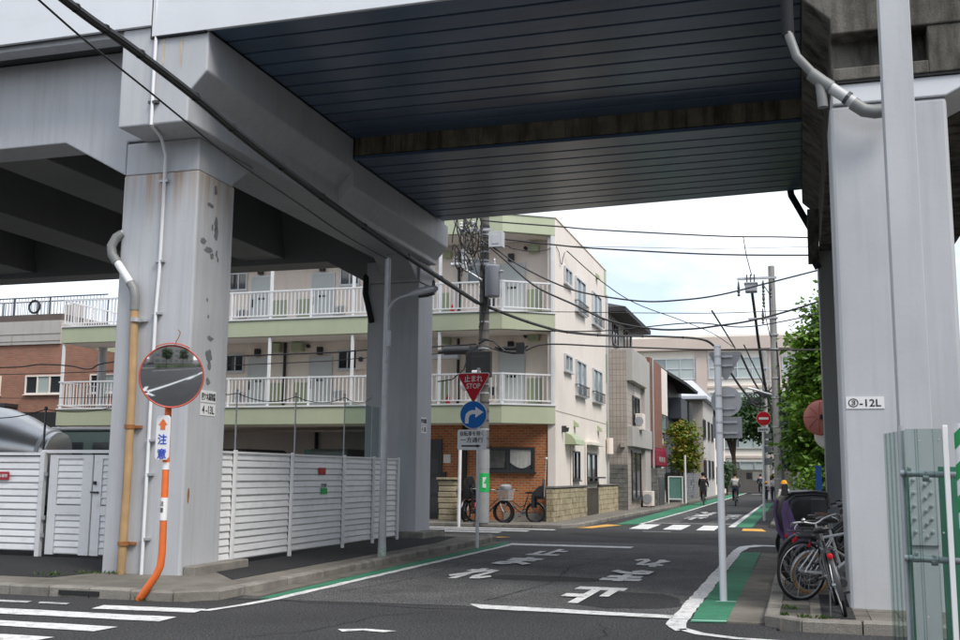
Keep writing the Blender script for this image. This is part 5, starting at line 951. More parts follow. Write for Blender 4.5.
for x0_, x1_ in ((-31.2, -29.35), (-28.0, -26.2), (-34.5, -32.45)): window(bb, 'y', 36.998, x0_, x1_, 4.75, 5.55, 'creamw', ('glass', 'glassg', 'glass'), 2, .06, .06)
mk('canopy', MB().box(-40, -31.5, 36.2, 36.99, 4.2, 4.34), 'dark', bb); mk('garage_opening', MB().box(-40, -25.7, 36.97, 36.996, 0, 4.0), 'ink', bb)
mk('roof_box', MB().box(-30.3, -29.7, 38, 38.4, 8.16, 8.7), 'taupe', bb); mk('roof_coil', MB().tube([(-32.2 + .28 * math.cos(i * .5), 38.4, 8.75 + .28 * math.sin(i * .5)) for i in range(14)], .05, 6), 'black', bb)
# ---- tiled house
th = thing('tiled_house', 'taupe tiled house with a white balcony and dark hipped roof beside the apartments', 'house', (-7.5, 47, 0))
mk('wall', MB().box(-17, -7.31, 46.5, 53, 0, 7.15), 'tile', th)
mk('side_wall', MB().box(-7.30, -7.27, 46.5, 48.9, 0, 7.1).box(-7.30, -7.27, 50.8, 53, 3.0, 6.0), 'tile', th)
mk('balcony_front', MB().box(-7.7, -7.0, 46.6, 51.2, 5.75, 7.2), 'greyr', th, bevel=.02); mk('lintel_band', MB().box(-7.6, -7.02, 46.6, 52.9, 2.85, 3.75), 'greyr', th, bevel=.02)
mk('recess', MB().box(-7.3, -7.28, 47.4, 52.8, 3.76, 5.74), 'creamw', th); window(th, 'x', -7.27, 48.1, 50.2, 3.8, 5.2, 'dark', 'glass', 1, .07, .06)
window(th, 'x', -7.27, 47.6, 50.4, .5, 2.7, 'dark', 'glass', 1, .08, .06); ac = mk('air_conditioner', MB().box(-7.2, -6.85, 48.5, 49.3, 3.65, 4.4), 'creamw', th, bevel=.02); mk('fan_grille', MB().lathe([(.2, 0), (.2, .02)], (-7.02, 48.49, 4.05), (0, -1, 0), n=16), 'galv', ac)
mk('upper_wall', MB().box(-17, -8.0, 46.6, 53.2, 7.152, 9.0), 'greyr', th); window(th, 'x', -7.999, 47.2, 48.7, 7.5, 8.5, 'dark', 'glass', 1); window(th, 'x', -7.999, 50.5, 52.5, 7.3, 8.6, 'dark', 'glass', 1)
mk('roof', MB().loft([[(-17.5, 45.7, 8.75), (-7.15, 45.7, 8.75), (-7.15, 54.0, 8.75), (-17.5, 54.0, 8.75)], [(-17.5, 45.7, 8.95), (-7.15, 45.7, 8.95), (-7.15, 54.0, 8.95), (-17.5, 54.0, 8.95)], [(-14, 49, 10.1), (-10.5, 49, 10.1), (-10.5, 51, 10.1), (-14, 51, 10.1)]]), 'roofd', th)
for x in (-8.1, -8.45, -8.9): mk('rain_pipe', MB().tube([(x, 46.44, 1.8), (x, 46.44, 5.2 - (x + 9) * .8)], .05, 8), 'taupe' if x < -8.2 else 'darkmetal', th)
mk('meter_box', MB().box(-7.55, -7.35, 46.3, 46.49, 2.8, 3.05), 'taupe', th, bevel=.01); a = mk('air_conditioner', MB().box(-7.2, -6.75, 50.6, 51.4, .15, .85), 'creamw', th, bevel=.02); mk('fan_grille', MB().lathe([(.22, 0), (.22, .02)], (-6.98, 50.59, .5), (0, -1, 0), n=16), 'galv', a)
dw = thing('block_wall', 'dark grey concrete block wall between the apartments and the tiled house', 'wall', (-8, 46, 0)); mk('wall_core', MB().box(-10, -7.2, 46.0, 46.14, 0, 2.05), 'grout', dw); courses('block_course', dw, 'y', 46.0, -10, -7.2, .05, 2.05, .4, .2, 'blockd')
# ---- narrow shop with a brick panel and wine red awning
sh = thing('corner_shop', 'narrow shop with a hanging brown brick panel and a wine red awning', 'shop', (-7, 57, 0))
mk('wall', MB().box(-16, -7.35, 53.05, 60.8, 0, 7.45), 'creamw', sh); mk('grey_pier', MB().box(-7.6, -7.12, 51.25, 53.04, 0, 7.2), 'greyr', sh, bevel=.02); mk('brick_panel', MB().box(-7.33, -7.1, 53.1, 57.6, 3.0, 7.5), 'brick3', sh, bevel=.01); mk('white_panel', MB().box(-7.33, -7.1, 57.61, 60.2, 4.9, 7.4), 'creamw', sh)
mk('rain_pipe', MB().tube([(-7.05, 53.6, .2), (-7.05, 53.6, 7.5)], .05, 8), 'alum', sh); window(sh, 'x', -7.348, 58.6, 60.6, 4.0, 4.9, 'alum', 'teal', 0)
aw = mk('awning', MB().loft([[(-7.35, y, 3.55), (-7.06, y, 2.85), (-7.02, y, 2.1), (-7.06, y, 2.05), (-7.35, y, 2.1)] for y in (54.3, 58.9)]), 'wine', sh); text('喫茶室', 2.6, .28, 'greyr', aw, (-7.015, 56.7, 2.42), 'x', .01)
text('14', .9, .4, 'ink', sh, (-7.34, 59.9, 3.75), 'x', .02); window(sh, 'x', -7.348, 59.6, 60.3, .8, 1.7, 'dark', 'glass', 0); mk('shop_door', MB().box(-7.348, -7.3, 56, 57.4, .1, 2.0), 'taupe', sh)
bw_ = thing('block_wall', 'dark grey block wall with a metal shutter in front of the narrow shop', 'wall', (-6.9, 54.5, 0)); mk('wall_core', MB().box(-7.0, -6.85, 53.2, 56, 0, 1.95), 'grout', bw_); courses('block_course', bw_, 'y', 53.2, -7.3, -6.85, .05, 1.95, .4, .2, 'blockd'); courses('block_course', bw_, 'x', -6.85, 53.2, 56, .05, 1.95, .4, .2, 'blockd'); mk('shutter', MB().box(-6.83, -6.8, 53.6, 55.8, .1, 1.5), 'darkmetal', bw_)
# ---- dark house with garden wall and trees
dh = thing('dark_house', 'dark navy house with a projecting balcony behind the small tree', 'house', (-8, 67, 0))
mk('wall', MB().box(-16, -7.45, 61.2, 71, 0, 7.2), 'navy', dh); mk('roof', MB().loft([[(-16.5, 61, 7.4), (-8.4, 61, 8.15), (-6.25, 62.6, 6.82), (-6.25, 69.5, 6.82), (-16.5, 71.5, 7.4)], [(-16.5, 61, 7.6), (-8.4, 61, 8.35), (-6.22, 62.6, 6.98), (-6.22, 69.5, 6.98), (-16.5, 71.5, 7.6)]]), 'roofd', dh)
mk('balcony', MB().box(-7.44, -6.7, 63.6, 67.2, 4.95, 6.2), 'navy', dh, bevel=.02); lv = MB()
for i in range(12): lv.box(-7.44, -6.6, 67.4 + i * .18, 67.48 + i * .18, .2, 6.2)
mk('louvre_screen', lv, 'dark', dh); window(dh, 'x', -7.448, 64, 66, 1.0, 2.6, 'dark', 'glass', 1); window(dh, 'x', -7.448, 62, 63.4, 5.3, 6.6, 'dark', 'glassb', 1)
gw = thing('garden_wall', 'grey stone clad garden wall under the yellowing tree', 'wall', (-6.7, 63, 0)); mk('wall_core', MB().box(-6.85, -6.62, 61.5, 72, 0, 1.75), 'grout', gw); courses('stone_course', gw, 'x', -6.62, 61.5, 72, .05, 1.75, .6, .16, pm('slate_grey', (.2, .205, .215), .9, .25, 3)); courses('stone_course', gw, 'y', 61.5, -7.6, -6.6, .05, 1.75, .6, .16, bpy.data.materials['slate_grey'])
# ---- grey house with lilac roof
gh = thing('grey_house', 'grey rendered house with a pale lilac roof beyond the dark house', 'house', (-7.5, 78, 0))
mk('wall', MB().box(-18, -6.45, 75, 84, 0, 6.85), 'taupe', gh); mk('side_wall', MB().box(-6.449, -6.4, 75.1, 84, 0, 6.8), 'greyr', gh); mk('roof', MB().loft([[(-18.5, 74, 6.85), (-6.05, 74, 6.85), (-6.05, 84.6, 6.85), (-18.5, 84.6, 6.85)], [(-18.5, 74, 7.05), (-6.05, 74, 7.05), (-6.05, 84.6, 7.05), (-18.5, 84.6, 7.05)], [(-13, 77, 8.4), (-7.3, 77, 8.4), (-7.3, 81, 8.4), (-13, 81, 8.4)]]), 'roofl', gh)
for y0 in (75, 78.5, 81.5):
    for z0 in (1.4, 4.2): window(gh, 'x', -6.398, y0, y0 + 1.6, z0, z0 + 1.3, 'dark', 'glass', 1)
lh = thing('white_house', 'small white house with dark windows just left of the school', 'house', (-7, 90, 0)); mk('wall', MB().box(-16, -6.5, 86, 98, 0, 6.2), 'creamw', lh); mk('roof', MB().box(-16.2, -6.3, 85.7, 98.3, 6.2, 6.45), 'roofd', lh)
for y0 in (87, 90.5, 94):
    for z0 in (1.0, 3.8): window(lh, 'x', -6.498, y0, y0 + 1.8, z0, z0 + 1.3, 'dark', 'glass', 1)
# ---- school across the end of the street
sc_ = thing('school_building', 'long beige school building with wide windows closing the far end of the street', 'school', (-6, 112, 0))
mk('wall', MB().box(-60, 3.4, 112, 126, 0, 14.6), 'school', sc_); mk('roof_slab', MB().box(-60.5, 4.0, 111.2, 126.5, 14.61, 15.9), 'schoolb', sc_); mk('roof_slab', MB().box(-60.4, 3.9, 111.3, 126.4, 15.91, 16.1), 'school', sc_)
for z0 in (3.9, 7.5, 11.1): mk('string_course', MB().box(-60, 3.4, 111.85, 111.998, z0 - .5, z0 - .25), 'schoolb', sc_)
for x in (-24.3, -16.9, -9.6, -2.2, 2.9): mk('pilaster', MB().box(x - .55, x + .55, 111.7, 111.998, 0, 14.6), 'schoolb', sc_)
for z0 in (.9, 4.4, 8.0, 11.6):
    for x in (-23.6, -16.2, -8.9, -1.5):
        if x > -2 and z0 > .5: window(sc_, 'y', 111.998, x, x + 3.6, z0, z0 + 2.2, 'alum', 'glassg', 1, .1, .12, hm=1); continue
        window(sc_, 'y', 111.998, x, x + 5.9, z0, z0 + 2.2, 'alum', ('glassg', 'glassb', 'glassg', 'glassg'), 3, .1, .12, hm=1)
sg_ = thing('school_gate', 'taupe gate wall across the end of the street with a pale notice', 'wall', (-5, 104.5, 0)); mk('gate_wall', MB().box(-12, -3.3, 104.5, 104.9, 0, 2.2), 'taupe', sg_, bevel=.03); mk('gate_wall', MB().box(-1.4, 6, 104.5, 104.9, 0, 2.2), 'taupe', sg_, bevel=.03); mk('gate_bars', MB().box(-3.29, -1.41, 104.6, 104.7, .2, 1.6), 'dark', sg_); mk('notice_board', MB().box(-4.4, -3.5, 104.46, 104.498, 1.2, 2.0), 'creamw', sg_); mk('poster', MB().box(-5.0, -4.5, 104.47, 104.498, 1.3, 1.9), 'darkmetal', sg_)
rh = thing('brown_house', 'house with a dark roof half hidden by the trees right of the street', 'house', (4, 60, 0)); mk('wall', MB().box(1.0, 14, 56, 70, 0, 6.0), 'taupe', rh); mk('roof', MB().loft([[(.4, 55.4, 6.0), (14.6, 55.4, 6.0), (14.6, 70.6, 6.0), (.4, 70.6, 6.0)], [(5, 60, 8.2), (10, 60, 8.2), (10, 66, 8.2), (5, 66, 8.2)]]), 'roofd', rh); window(rh, 'y', 55.998, 2, 4, 3.6, 4.8, 'alum', 'glassb', 1)
rw = thing('concrete_wall', 'pale concrete panel wall beneath the trees right of the far street', 'wall', (-.4, 40, 0))
for i in range(9): mk('wall_panel', MB().box(-.55, -.4, 42 + i * 2.0, 43.97 + i * 2.0, .1, 1.7), 'greyr', rw, bevel=.01)
for i in range(10): mk('wall_post', MB().box(-.6, -.36, 41.93 + i * 2.0, 42.05 + i * 2.0, .1, 1.8), 'kerb', rw)
for i in range(4): mk('wall_panel', MB().box(-.35 + i * 1.5, 1.12 + i * 1.5, 41.2, 41.35, .1, 1.75), 'greyr', rw, bevel=.01)
# ================================================================ TREES
def leafcloud(ells, n, size, clump=.35, seed=1, shell=.55):
    rd = random.Random(seed); m = MB(); vol = [a[3] * a[4] * a[5] for a in ells]; tot = sum(vol)
    for e, vv in zip(ells, vol):
        k = max(1, int(n * vv / tot)); nc = max(4, k // 38)
        for c in range(nc):
            d = Vector((rd.gauss(0, 1), rd.gauss(0, 1), rd.gauss(0, 1))).normalized(); rr = rd.uniform(shell, 1.0) ** .6
            cc = Vector((e[0] + d.x * e[3] * rr, e[1] + d.y * e[4] * rr, e[2] + d.z * e[5] * rr)); cr = clump * rd.uniform(.6, 1.3)
            for i in range(38):
                p = cc + Vector((rd.gauss(0, cr), rd.gauss(0, cr), rd.gauss(0, cr * .65))); s = size * rd.uniform(.6, 1.3)
                nrm = (Vector((rd.gauss(0, .8), rd.gauss(0, .8), 1.0)) + (p - cc) * .8).normalized(); a = Vector((rd.gauss(0, 1), rd.gauss(0, 1), rd.gauss(0, .5))); t = (a - nrm * a.dot(nrm)).normalized(); b = nrm.cross(t)
                m.v += [tuple(p - t * s), tuple(p + b * s * .55 - nrm * s * .12), tuple(p + t * s), tuple(p - b * s * .55 - nrm * s * .12)]; o = len(m.v) - 4; m.f.append((o, o + 1, o + 2, o + 3))
    return m
def tree(name, label, loc, h, r, ells, n, size, mat, clump=.35, seed=1, group=None, limbs=6):
    t = thing(name, label, 'tree', loc, group); rd = random.Random(seed); x, y, z = loc
    tr = MB().tube([(x, y, z - .1), (x + .03, y, z + h * .4), (x - .05, y + .05, z + h * .8), (x, y, z + h)], [r * 1.25, r, r * .8, r * .55], 10)
    for i in range(limbs):
        e = ells[i % len(ells)]; tip = (e[0] + rd.uniform(-.6, .6) * e[3], e[1] + rd.uniform(-.6, .6) * e[4], e[2] + rd.uniform(-.2, .6) * e[5]); b = (x, y, z + h * rd.uniform(.5, .98))
        mid = tuple((b[j] * .5 + tip[j] * .5) + (.15 if j == 2 else 0) for j in range(3)); tr.tube([b, mid, tip], [r * .5, r * .32, r * .1], 6)
    mk('trunk', tr, 'bark', t, smooth=True); mk('crown', leafcloud(ells, n, size, clump, seed), mat, t)
    return t
GR = 'trees right of the far street'
tree('street_tree', 'tall bright green tree just left of the right pier', (1.9, 37.6, 0), 3.6, .14, [(1.75, 37.6, 4.8, 1.9, 1.7, 3.0), (.65, 37.2, 2.9, 1.1, 1.2, 1.4), (.75, 37.4, 5.4, 1.0, 1, 1.3), (1.5, 37.6, 7.0, 1.05, 1.2, 1.25), (.35, 37.0, 4.2, .75, .8, .9), (.3, 37.2, 6.1, .55, .6, .5)], 17500, .125, 'leafA', .27, 3, GR, 12)
tree('street_tree', 'darker tree behind the bright one, by the concrete panel wall', (1.6, 45.5, 0), 3.2, .13, [(1.3, 45.5, 4.2, 1.9, 1.6, 2.6), (.5, 44.8, 2.6, 1.0, 1.0, 1.1), (1.3, 45.6, 6.2, 1.2, 1.2, 1.3)], 9000, .12, 'leafB', .32, 4, GR, 8)
tree('shrub', 'leafy shrub low beside the blue post under the bright tree', (.9, 36.2, 0), 1.0, .05, [(.6, 36.2, 1.0, .95, .7, .85), (1.5, 36.2, 1.1, .8, .7, 1.0)], 4200, .09, 'leafA', .2, 6, None, 6)
tree('school_tree', 'spreading dark green tree in front of the school windows', (-5.9, 101, 0), 4.8, .22, [(-5.9, 101, 6.6, 3.2, 2.6, 1.5), (-4.3, 101, 7.2, 2.0, 2, 1.3), (-7.3, 101, 6.2, 1.6, 1.6, 1.0)], 7000, .22, 'leafB', .5, 8, None, 7)
tree('school_tree', 'denser dark tree behind the no entry sign by the school', (-2.0, 103, 0), 4.0, .2, [(-2.0, 103, 6.8, 2.4, 2.2, 2.4), (-.6, 102, 4.2, 1.6, 1.5, 1.5)], 6500, .22, 'leafB', .5, 9, None, 6)
tree('small_tree', 'small tree turning yellow and orange above the grey garden wall', (-6.35, 60.6, 0), 2.4, .06, [(-6.35, 60.5, 3.5, .85, .8, 1.2), (-5.95, 60.6, 2.6, .7, .6, .7), (-6.6, 60.4, 2.4, .5, .5, .6)], 4200, .10, 'leafC', .2, 11, None, 8)
tree('garden_tree', 'green leafy bush at the foot of the white house by the school', (-6.0, 92, 0), 1.2, .06, [(-6.1, 92, 1.7, .7, 1.2, 1.0)], 1200, .13, 'leafB', .3, 12, None, 4)
tree('garden_tree', 'round dark garden tree right of the concrete utility pole', (.6, 58, 0), 2.6, .1, [(.4, 58, 3.6, 1.4, 1.4, 2.0), (.1, 56, 2.4, 1.0, 1, 1.0)], 4200, .14, 'leafB', .35, 13, None, 6)
# what the convex mirror looks at: the open road side behind the camera
hd = tag(mk('hedge', leafcloud([(x, -9.5, .55, 1.6, .5, .5) for x in range(-2, 22, 2)], 6000, .09, .22, 21), 'leafA'), 'clipped green hedge along the far side of the main road', 'hedge', None, 'stuff')
mk('median', MB().box(-6, 24, -10.2, -8.8, 0, .14), 'kerb', kind='structure')
for i, (x, y) in enumerate(((3, -13), (11, -14), (20, -12))): tree('roadside_tree', ['leafy roadside tree nearest the crossing, across the main road', 'middle roadside tree across the main road', 'roadside tree farthest to the right across the main road'][i], (x, y, 0), 3.2, .12, [(x, y, 5, 1.8, 1.8, 2.0)], 1800, .22, 'leafB', .5, 30 + i, 'trees across the main road', 4)
mark('edge_line', 'paint', [(-4, -5.0), (26, -6.2), (26, -6.05), (-4, -4.8)]); mark('edge_line', 'paint', [(-1.5, 4.2), (-.6, 4.2), (16, -3.2), (15.6, -3.8)]); mark('edge_line', 'paint', [(-8, 6.6), (-8, 6.2), (2.5, 2.2), (3.2, 2.3)]); mark('road_mark', 'paint', [(-8.0, 7.0), (-7.7, 7.0), (-6.7, 4.8), (-7.1, 4.8)], [(-6.9, 7.0), (-6.6, 7.0), (-7.8, 4.8), (-8.2, 4.8)])
# ================================================================ BICYCLES (local: heading +x, rear hub at x=0)
def wheel_parts(root, x, rw, tyre='rubber', rim='silverb', tw=.019, spk='silverb'):
    w_ = mk('tyre', MB().tube([(x + rw * math.cos(2 * PI * i / 36), 0, rw + rw * math.sin(2 * PI * i / 36)) for i in range(36)], tw, 8, closed=True), tyre, root, smooth=True, local=True); w_.name = 'wheel'
    rr = rw - tw * 1.2
    mk('rim', MB().tube([(x + rr * math.cos(2 * PI * i / 36), 0, rw + rr * math.sin(2 * PI * i / 36)) for i in range(36)], .011, 6, closed=True), rim, w_, smooth=True, local=True)
    sp_ = MB().lathe([(.022, -.045), (.022, .045)], (x, 0, rw), (0, 1, 0), n=8)
    for i in range(18): a = 2 * PI * i / 18; s = .03 if i % 2 else -.03; sp_.tube([(x + .02 * math.cos(a + .6), s, rw + .02 * math.sin(a + .6)), (x + rr * math.cos(a), 0, rw + rr * math.sin(a))], .0022, 3, cap=False)
    mk('spokes', sp_, spk, w_, local=True, kind='stuff')
def bicycle(label, loc, rz, lean=0, kind='city', frame='black', rw=.335, basket=None, seat=False, tyre='rubber', group=None, hood=False, saddle='black', grip='black', wb=1.08, fseat=False, far=False):
    t = thing('bicycle', label, 'bicycle', loc, group, rz); t.rotation_euler = (lean, 0, rz)
    [wheel_parts(t, x_, rw, tyre, 'darkmetal' if far else 'silverb', .03 if far else .019, 'darkmetal' if far else 'silverb') for x_ in (0, wb)]
    L_ = lambda *a, **k: mk(*a, local=True, **k)
    bbx, bbz = .43, rw - .05 if rw > .3 else .28; st = (.26, 0, .80); hd_ = (wb - .2, 0, .86); hb = (wb - .14, 0, .62)
    m = MB().tube([(bbx, 0, bbz), st], .017, 8).tube([hd_, hb], .02, 8)
    for s in (-1, 1): m.tube([(bbx, s * .03, bbz), (0, s * .06, rw)], .011, 6).tube([(.29, s * .02, .70), (0, s * .06, rw)], .009, 6)
    if kind == 'sport': m.tube([(bbx, 0, bbz), hb], .02, 8).tube([(.28, 0, .74), (wb - .19, 0, .82)], .017, 8)
    else: m.tube([(bbx, 0, bbz), (bbx + .15, 0, bbz + .08), (wb - .3, 0, .55), hb], .022, 8).tube([(.32, 0, .55), (.5, 0, .45), (wb - .3, 0, .66), (wb - .17, 0, .76)], .016, 8)
    L_('frame', m, frame, t, smooth=True)
    m = MB()
    for s in (-1, 1): m.tube([(wb - .13, s * .02, .6), (wb - .1, s * .055, .52), (wb, s * .055, rw)], .011, 6)
    L_('fork', m, 'silverb' if kind != 'sport' else frame, t, smooth=True)
    L_('seat_post', MB().tube([st, (.23, 0, .9)], .013, 8), 'silverb', t)
    L_('saddle', MB().loft([[(x, c * w_, z + s * h) for c, s in [(math.cos(2 * PI * j / 10), math.sin(2 * PI * j / 10)) for j in range(10)]] for x, w_, h, z in ((.07, .03, .015, .93), (.1, .095, .035, .92), (.2, .085, .035, .92), (.28, .035, .028, .915), (.36, .018, .018, .91))]), saddle, t, smooth=True)
    if kind == 'sport': hbp = [(wb - .2, -.29, .97), (wb - .23, -.1, .96), (wb - .22, 0, .95), (wb - .23, .1, .96), (wb - .2, .29, .97)]
    else: hbp = [(wb - .42, -.28, .99), (wb - .3, -.25, 1.02), (wb - .2, -.12, 1.0), (wb - .2, 0, .96), (wb - .2, .12, 1.0), (wb - .3, .25, 1.02), (wb - .42, .28, .99)]
    h_ = L_('handlebar', MB().tube(smooth_path(hbp, 4), .0115, 8).tube([hd_, (wb - .2, 0, .96)], .014, 8), 'silverb', t, smooth=True)
    for s in (0, -1): a, b = Vector(hbp[s]), Vector(hbp[1 if s == 0 else -2]); L_('grip', MB().tube([a, a.lerp(b, .75)], .018, 8), grip, h_)
    L_('brake_lever', MB().tube([(wb - .26, -.2, 1.0), (wb - .3, -.24, .97), (wb - .4, -.25, .95)], .006, 5).tube([(wb - .26, .2, 1.0), (wb - .3, .24, .97), (wb - .4, .25, .95)], .006, 5), 'silverb', h_); L_('bell', MB().ell((wb - .22, .12, 1.03), (.025, .025, .02), 8, 6), 'silverb', h_)
    c = MB().lathe([(.085, -.006), (.085, .006)], (bbx, -.05, bbz), (0, 1, 0), n=18).tube([(bbx, -.07, bbz), (bbx + .12, -.07, bbz - .11)], .01, 6).tube([(bbx, .07, bbz), (bbx - .12, .07, bbz + .11)], .01, 6)
    k_ = L_('crank', c, 'silverb', t); L_('pedal', MB().box(bbx + .08, bbx + .16, -.15, -.07, bbz - .125, bbz - .1), 'black', k_); L_('pedal', MB().box(bbx - .16, bbx - .08, .07, .15, bbz + .1, bbz + .125), 'black', k_)
    if kind == 'city': L_('chain_guard', MB().tube([(0, -.07, rw), (bbx + .08, -.07, bbz + .02)], [.05, .07], 8), 'black', t)
    if kind != 'sport':
        for x, a0, a1 in ((0, 20, 200), (wb, 20, 165)): L_('mudguard', MB().loft([[(x + (rw + .03) * math.cos(R(a)), w_, rw + (rw + .03) * math.sin(R(a)) + dz) for w_, dz in ((-.028, -.008), (.028, -.008), (.02, .008), (-.02, .008))] for a in [a0 + (a1 - a0) * i / 12 for i in range(13)]]), 'darkmetal' if frame in ('black', 'darkmetal') else 'silverb', t, smooth=True)
        m = MB().box(-.22, .24, -.06, -.045, .72, .735).box(-.22, .24, .045, .06, .72, .735).box(-.22, -.2, -.045, .045, .72, .735).box(.02, .04, -.045, .045, .722, .733)
        for s in (-1, 1): m.tube([(0, s * .065, rw), (-.08, s * .052, .72)], .006, 5)
        L_('rear_rack', m, 'darkmetal', t)
        L_('lamp', MB().lathe([(.02, 0), (.045, .06), (.045, .07)], (wb - .08, 0, .72), (1, 0, 0), n=12), 'darkmetal', t, smooth='auto')
    L_('kickstand', MB().tube([(.02, .08, rw - .05), (-.1, .16, .01)], .009, 6), 'darkmetal', t)
    L_('reflector', MB().lathe([(.032, 0), (.032, .015), (.015, .022)], (-.24 if kind != 'sport' else .1, 0, .66), (-1, 0, 0), n=12), 'red', t)
    if basket:
        m = MB(); x0_, x1_, z0_, z1_ = wb - .1, wb + .22, .70, 1.0
        for i in range(8): z_ = z0_ + (z1_ - z0_) * i / 7; gx = .03 * i / 7; m.tube([(x0_ - gx, -.17 - gx, z_), (x1_ + gx, -.17 - gx, z_), (x1_ + gx, .17 + gx, z_), (x0_ - gx, .17 + gx, z_)], .005, 4, closed=True)
        for i in range(9):
            u = -.17 + .34 * i / 8; m.tube([(x0_, u, z0_), (x0_ - .03, u * 1.18, z1_)], .004, 4).tube([(x1_, u, z0_), (x1_ + .03, u * 1.18, z1_)], .004, 4).tube([(x0_, u, z0_), (x1_, u, z0_)], .004, 4)
            v_ = x0_ + (x1_ - x0_) * i / 8; m.tube([(v_, -.17, z0_), (v_, -.2, z1_)], .004, 4).tube([(v_, .17, z0_), (v_, .2, z1_)], .004, 4)
        L_('basket', m, basket, t)
    if seat or fseat:
        ox, oz = (-.12, .74) if seat else (wb - .3, .80)
        sh_ = L_('child_seat', MB().loft([[(ox + dx + e * .0, s * w_, oz + z_) for dx, s in ((-.17, -1), (-.17, 1), (-.12, 1), (-.12, -1))] for z_, w_, e in ((.0, .12, 0), (.2, .17, 0), (.45, .16, 0), (.62, .1, 0))]).box(ox - .12, ox + .2, -.14, .14, oz, oz + .06), 'black', t, bevel=.02)
        [L_('seat_side', MB().prism([(ox - .12, oz + .06), (ox + .2, oz + .06), (ox + .2, oz + .16), (ox - .02, oz + .38), (ox - .12, oz + .4)], 'y', y_, y_ + .02), 'black', sh_, bevel=.008) for y_ in (-.165, .145)]
        [L_('foot_rest', MB().box(ox + .12, ox + .22, y_, y_ + .025, oz - .3, oz + .1), 'black', sh_) for y_ in (-.19, .165)]
    return t
GB = 'bicycles parked beside the right pier'
bicycle('silver city bicycle parked end on at the kerb corner, red rear reflector showing', (.40, 12.3, .12), R(93), R(-13), 'city', 'darkmetal', .335, group=GB)
bicycle('white framed sports bicycle with thin silver rims nearest the pier', (-.05, 13.72, .12), R(38), R(5), 'sport', 'bikewhite', .345, group=GB)
bicycle('small wheeled bicycle with tan tyres behind the white framed one', (.07, 14.55, .12), R(28), R(5), 'mini', 'bikewhite', .25, tyre='goldrim', group=GB, wb=.98)
bicycle('black small wheeled bicycle with a dark basket wedged beside the tan tyred one', (.10, 15.12, .12), R(24), R(6), 'mini', 'black', .29, group=GB, far=True, basket='black')
bicycle('black city bicycle with a dark basket, third row back from the kerb', (-.02, 15.7, .12), R(22), R(4), 'city', 'black', .335, basket='black', group=GB, far=True)
bicycle('dark bicycle with a brown saddle in front of the hooded one', (.08, 16.7, .12), R(18), R(5), 'city', 'darkmetal', .335, group=GB, far=True, saddle='brown')
hb_ = bicycle('family bicycle carrying a large black and purple child rain hood', (-.02, 18.1, .12), R(15), R(2), 'mini', 'darkmetal', .3, seat=True, group=GB)
ring = lambda y, s: [(-.30, y, .62), (-.37, y, .90), (-.32, y, 1.14), (-.2, y, 1.24), (.12, y, 1.26), (.36, y, 1.25), (.42, y, 1.17), (.36, y, .95), (.30, y, .66), (.12, y, .45), (-.12, y, .44)]
def inset(r_, y, k): cx, cz = .02, .9; return [(cx + (x - cx) * k, y, cz + (z - cz) * k) for x, _, z in r_]
b0 = ring(.25, 1)
mk('rain_hood', MB().loft([inset(b0, -.29, .62), inset(b0, -.27, .9), inset(b0, -.2, 1.0), inset(b0, .2, 1.0), inset(b0, .27, .9), inset(b0, .29, .62)]), 'hood', hb_, smooth=True, local=True)
pq = [(-.39, .92), (-.35, .6), (-.24, .42), (-.08, .28), (.08, .30), (.04, .5), (-.08, .64), (-.19, .82), (-.29, 1.12), (-.36, 1.08)]
mk('hood_skirt', MB().prism(pq, 'y', -.302, -.22).prism(pq, 'y', .22, .302), 'purple', hb_, bevel=.02, local=True)
mk('hood_window', MB().prism([(.06, .7), (.26, .7), (.32, 1.0), (.3, 1.14), (.06, 1.14)], 'y', -.305, -.29), glassmat('vinyl', (.05, .05, .055), .1), hb_, bevel=.01, local=True)
mk('hood_piping', MB().tube([(x, -.296, z) for x, _, z in inset(b0, 0, .86)], .008, 5, closed=True), 'darkmetal', hb_, local=True)
bicycle('dark bicycle behind the rain hood, its rear wheel at the gutter', (-.12, 19.5, .12), R(12), R(3), 'city', 'black', .33, group=GB, basket='black', far=True)
bicycle('blue grey bicycle, the last but one from the kerb corner', (.12, 20.6, .12), R(10), R(3), 'city', 'car_blue' if 'car_blue' in M else 'truck', .33, group=GB, basket='silverb')
bicycle('black bicycle farthest from the kerb corner by the rear pier column', (.0, 21.7, .12), R(8), R(4), 'city', 'black', .33, group=GB)
GA = 'bicycles by the brick wall of the apartments'
bicycle('red framed bicycle half hidden behind the utility pole', (-10.05, 33.4, .1), R(-97), R(3), 'city', 'bikered', .33, basket='black', group=GA, far=True, fseat=True)
wbk = bicycle('silver bicycle with a grey load on its white basket, at the brick wall', (-9.95, 32.45, .1), R(-12), R(3), 'city', 'darkmetal', .33, basket='basket', group=GA, far=True, seat=True)
mk('basket_cover', MB().lathe([(.14, 0), (.19, .05), (.19, .16), (.1, .2)], (1.14, 0, .98), n=14), 'galv', wbk, smooth=True, local=True)
cb = bicycle('black bicycle with a child seat and thin flag stick below the shop window', (-8.1, 33.0, .1), R(180), R(3), 'mini', 'black', .3, seat=True, group=GA, far=True)
mk('flag_stick', MB().tube([(-.3, .1, .8), (-.36, .1, 2.0)], .006, 5).ell((-.36, .1, 2.0), (.04, .04, .04), 8, 6), 'signw', cb, local=True)
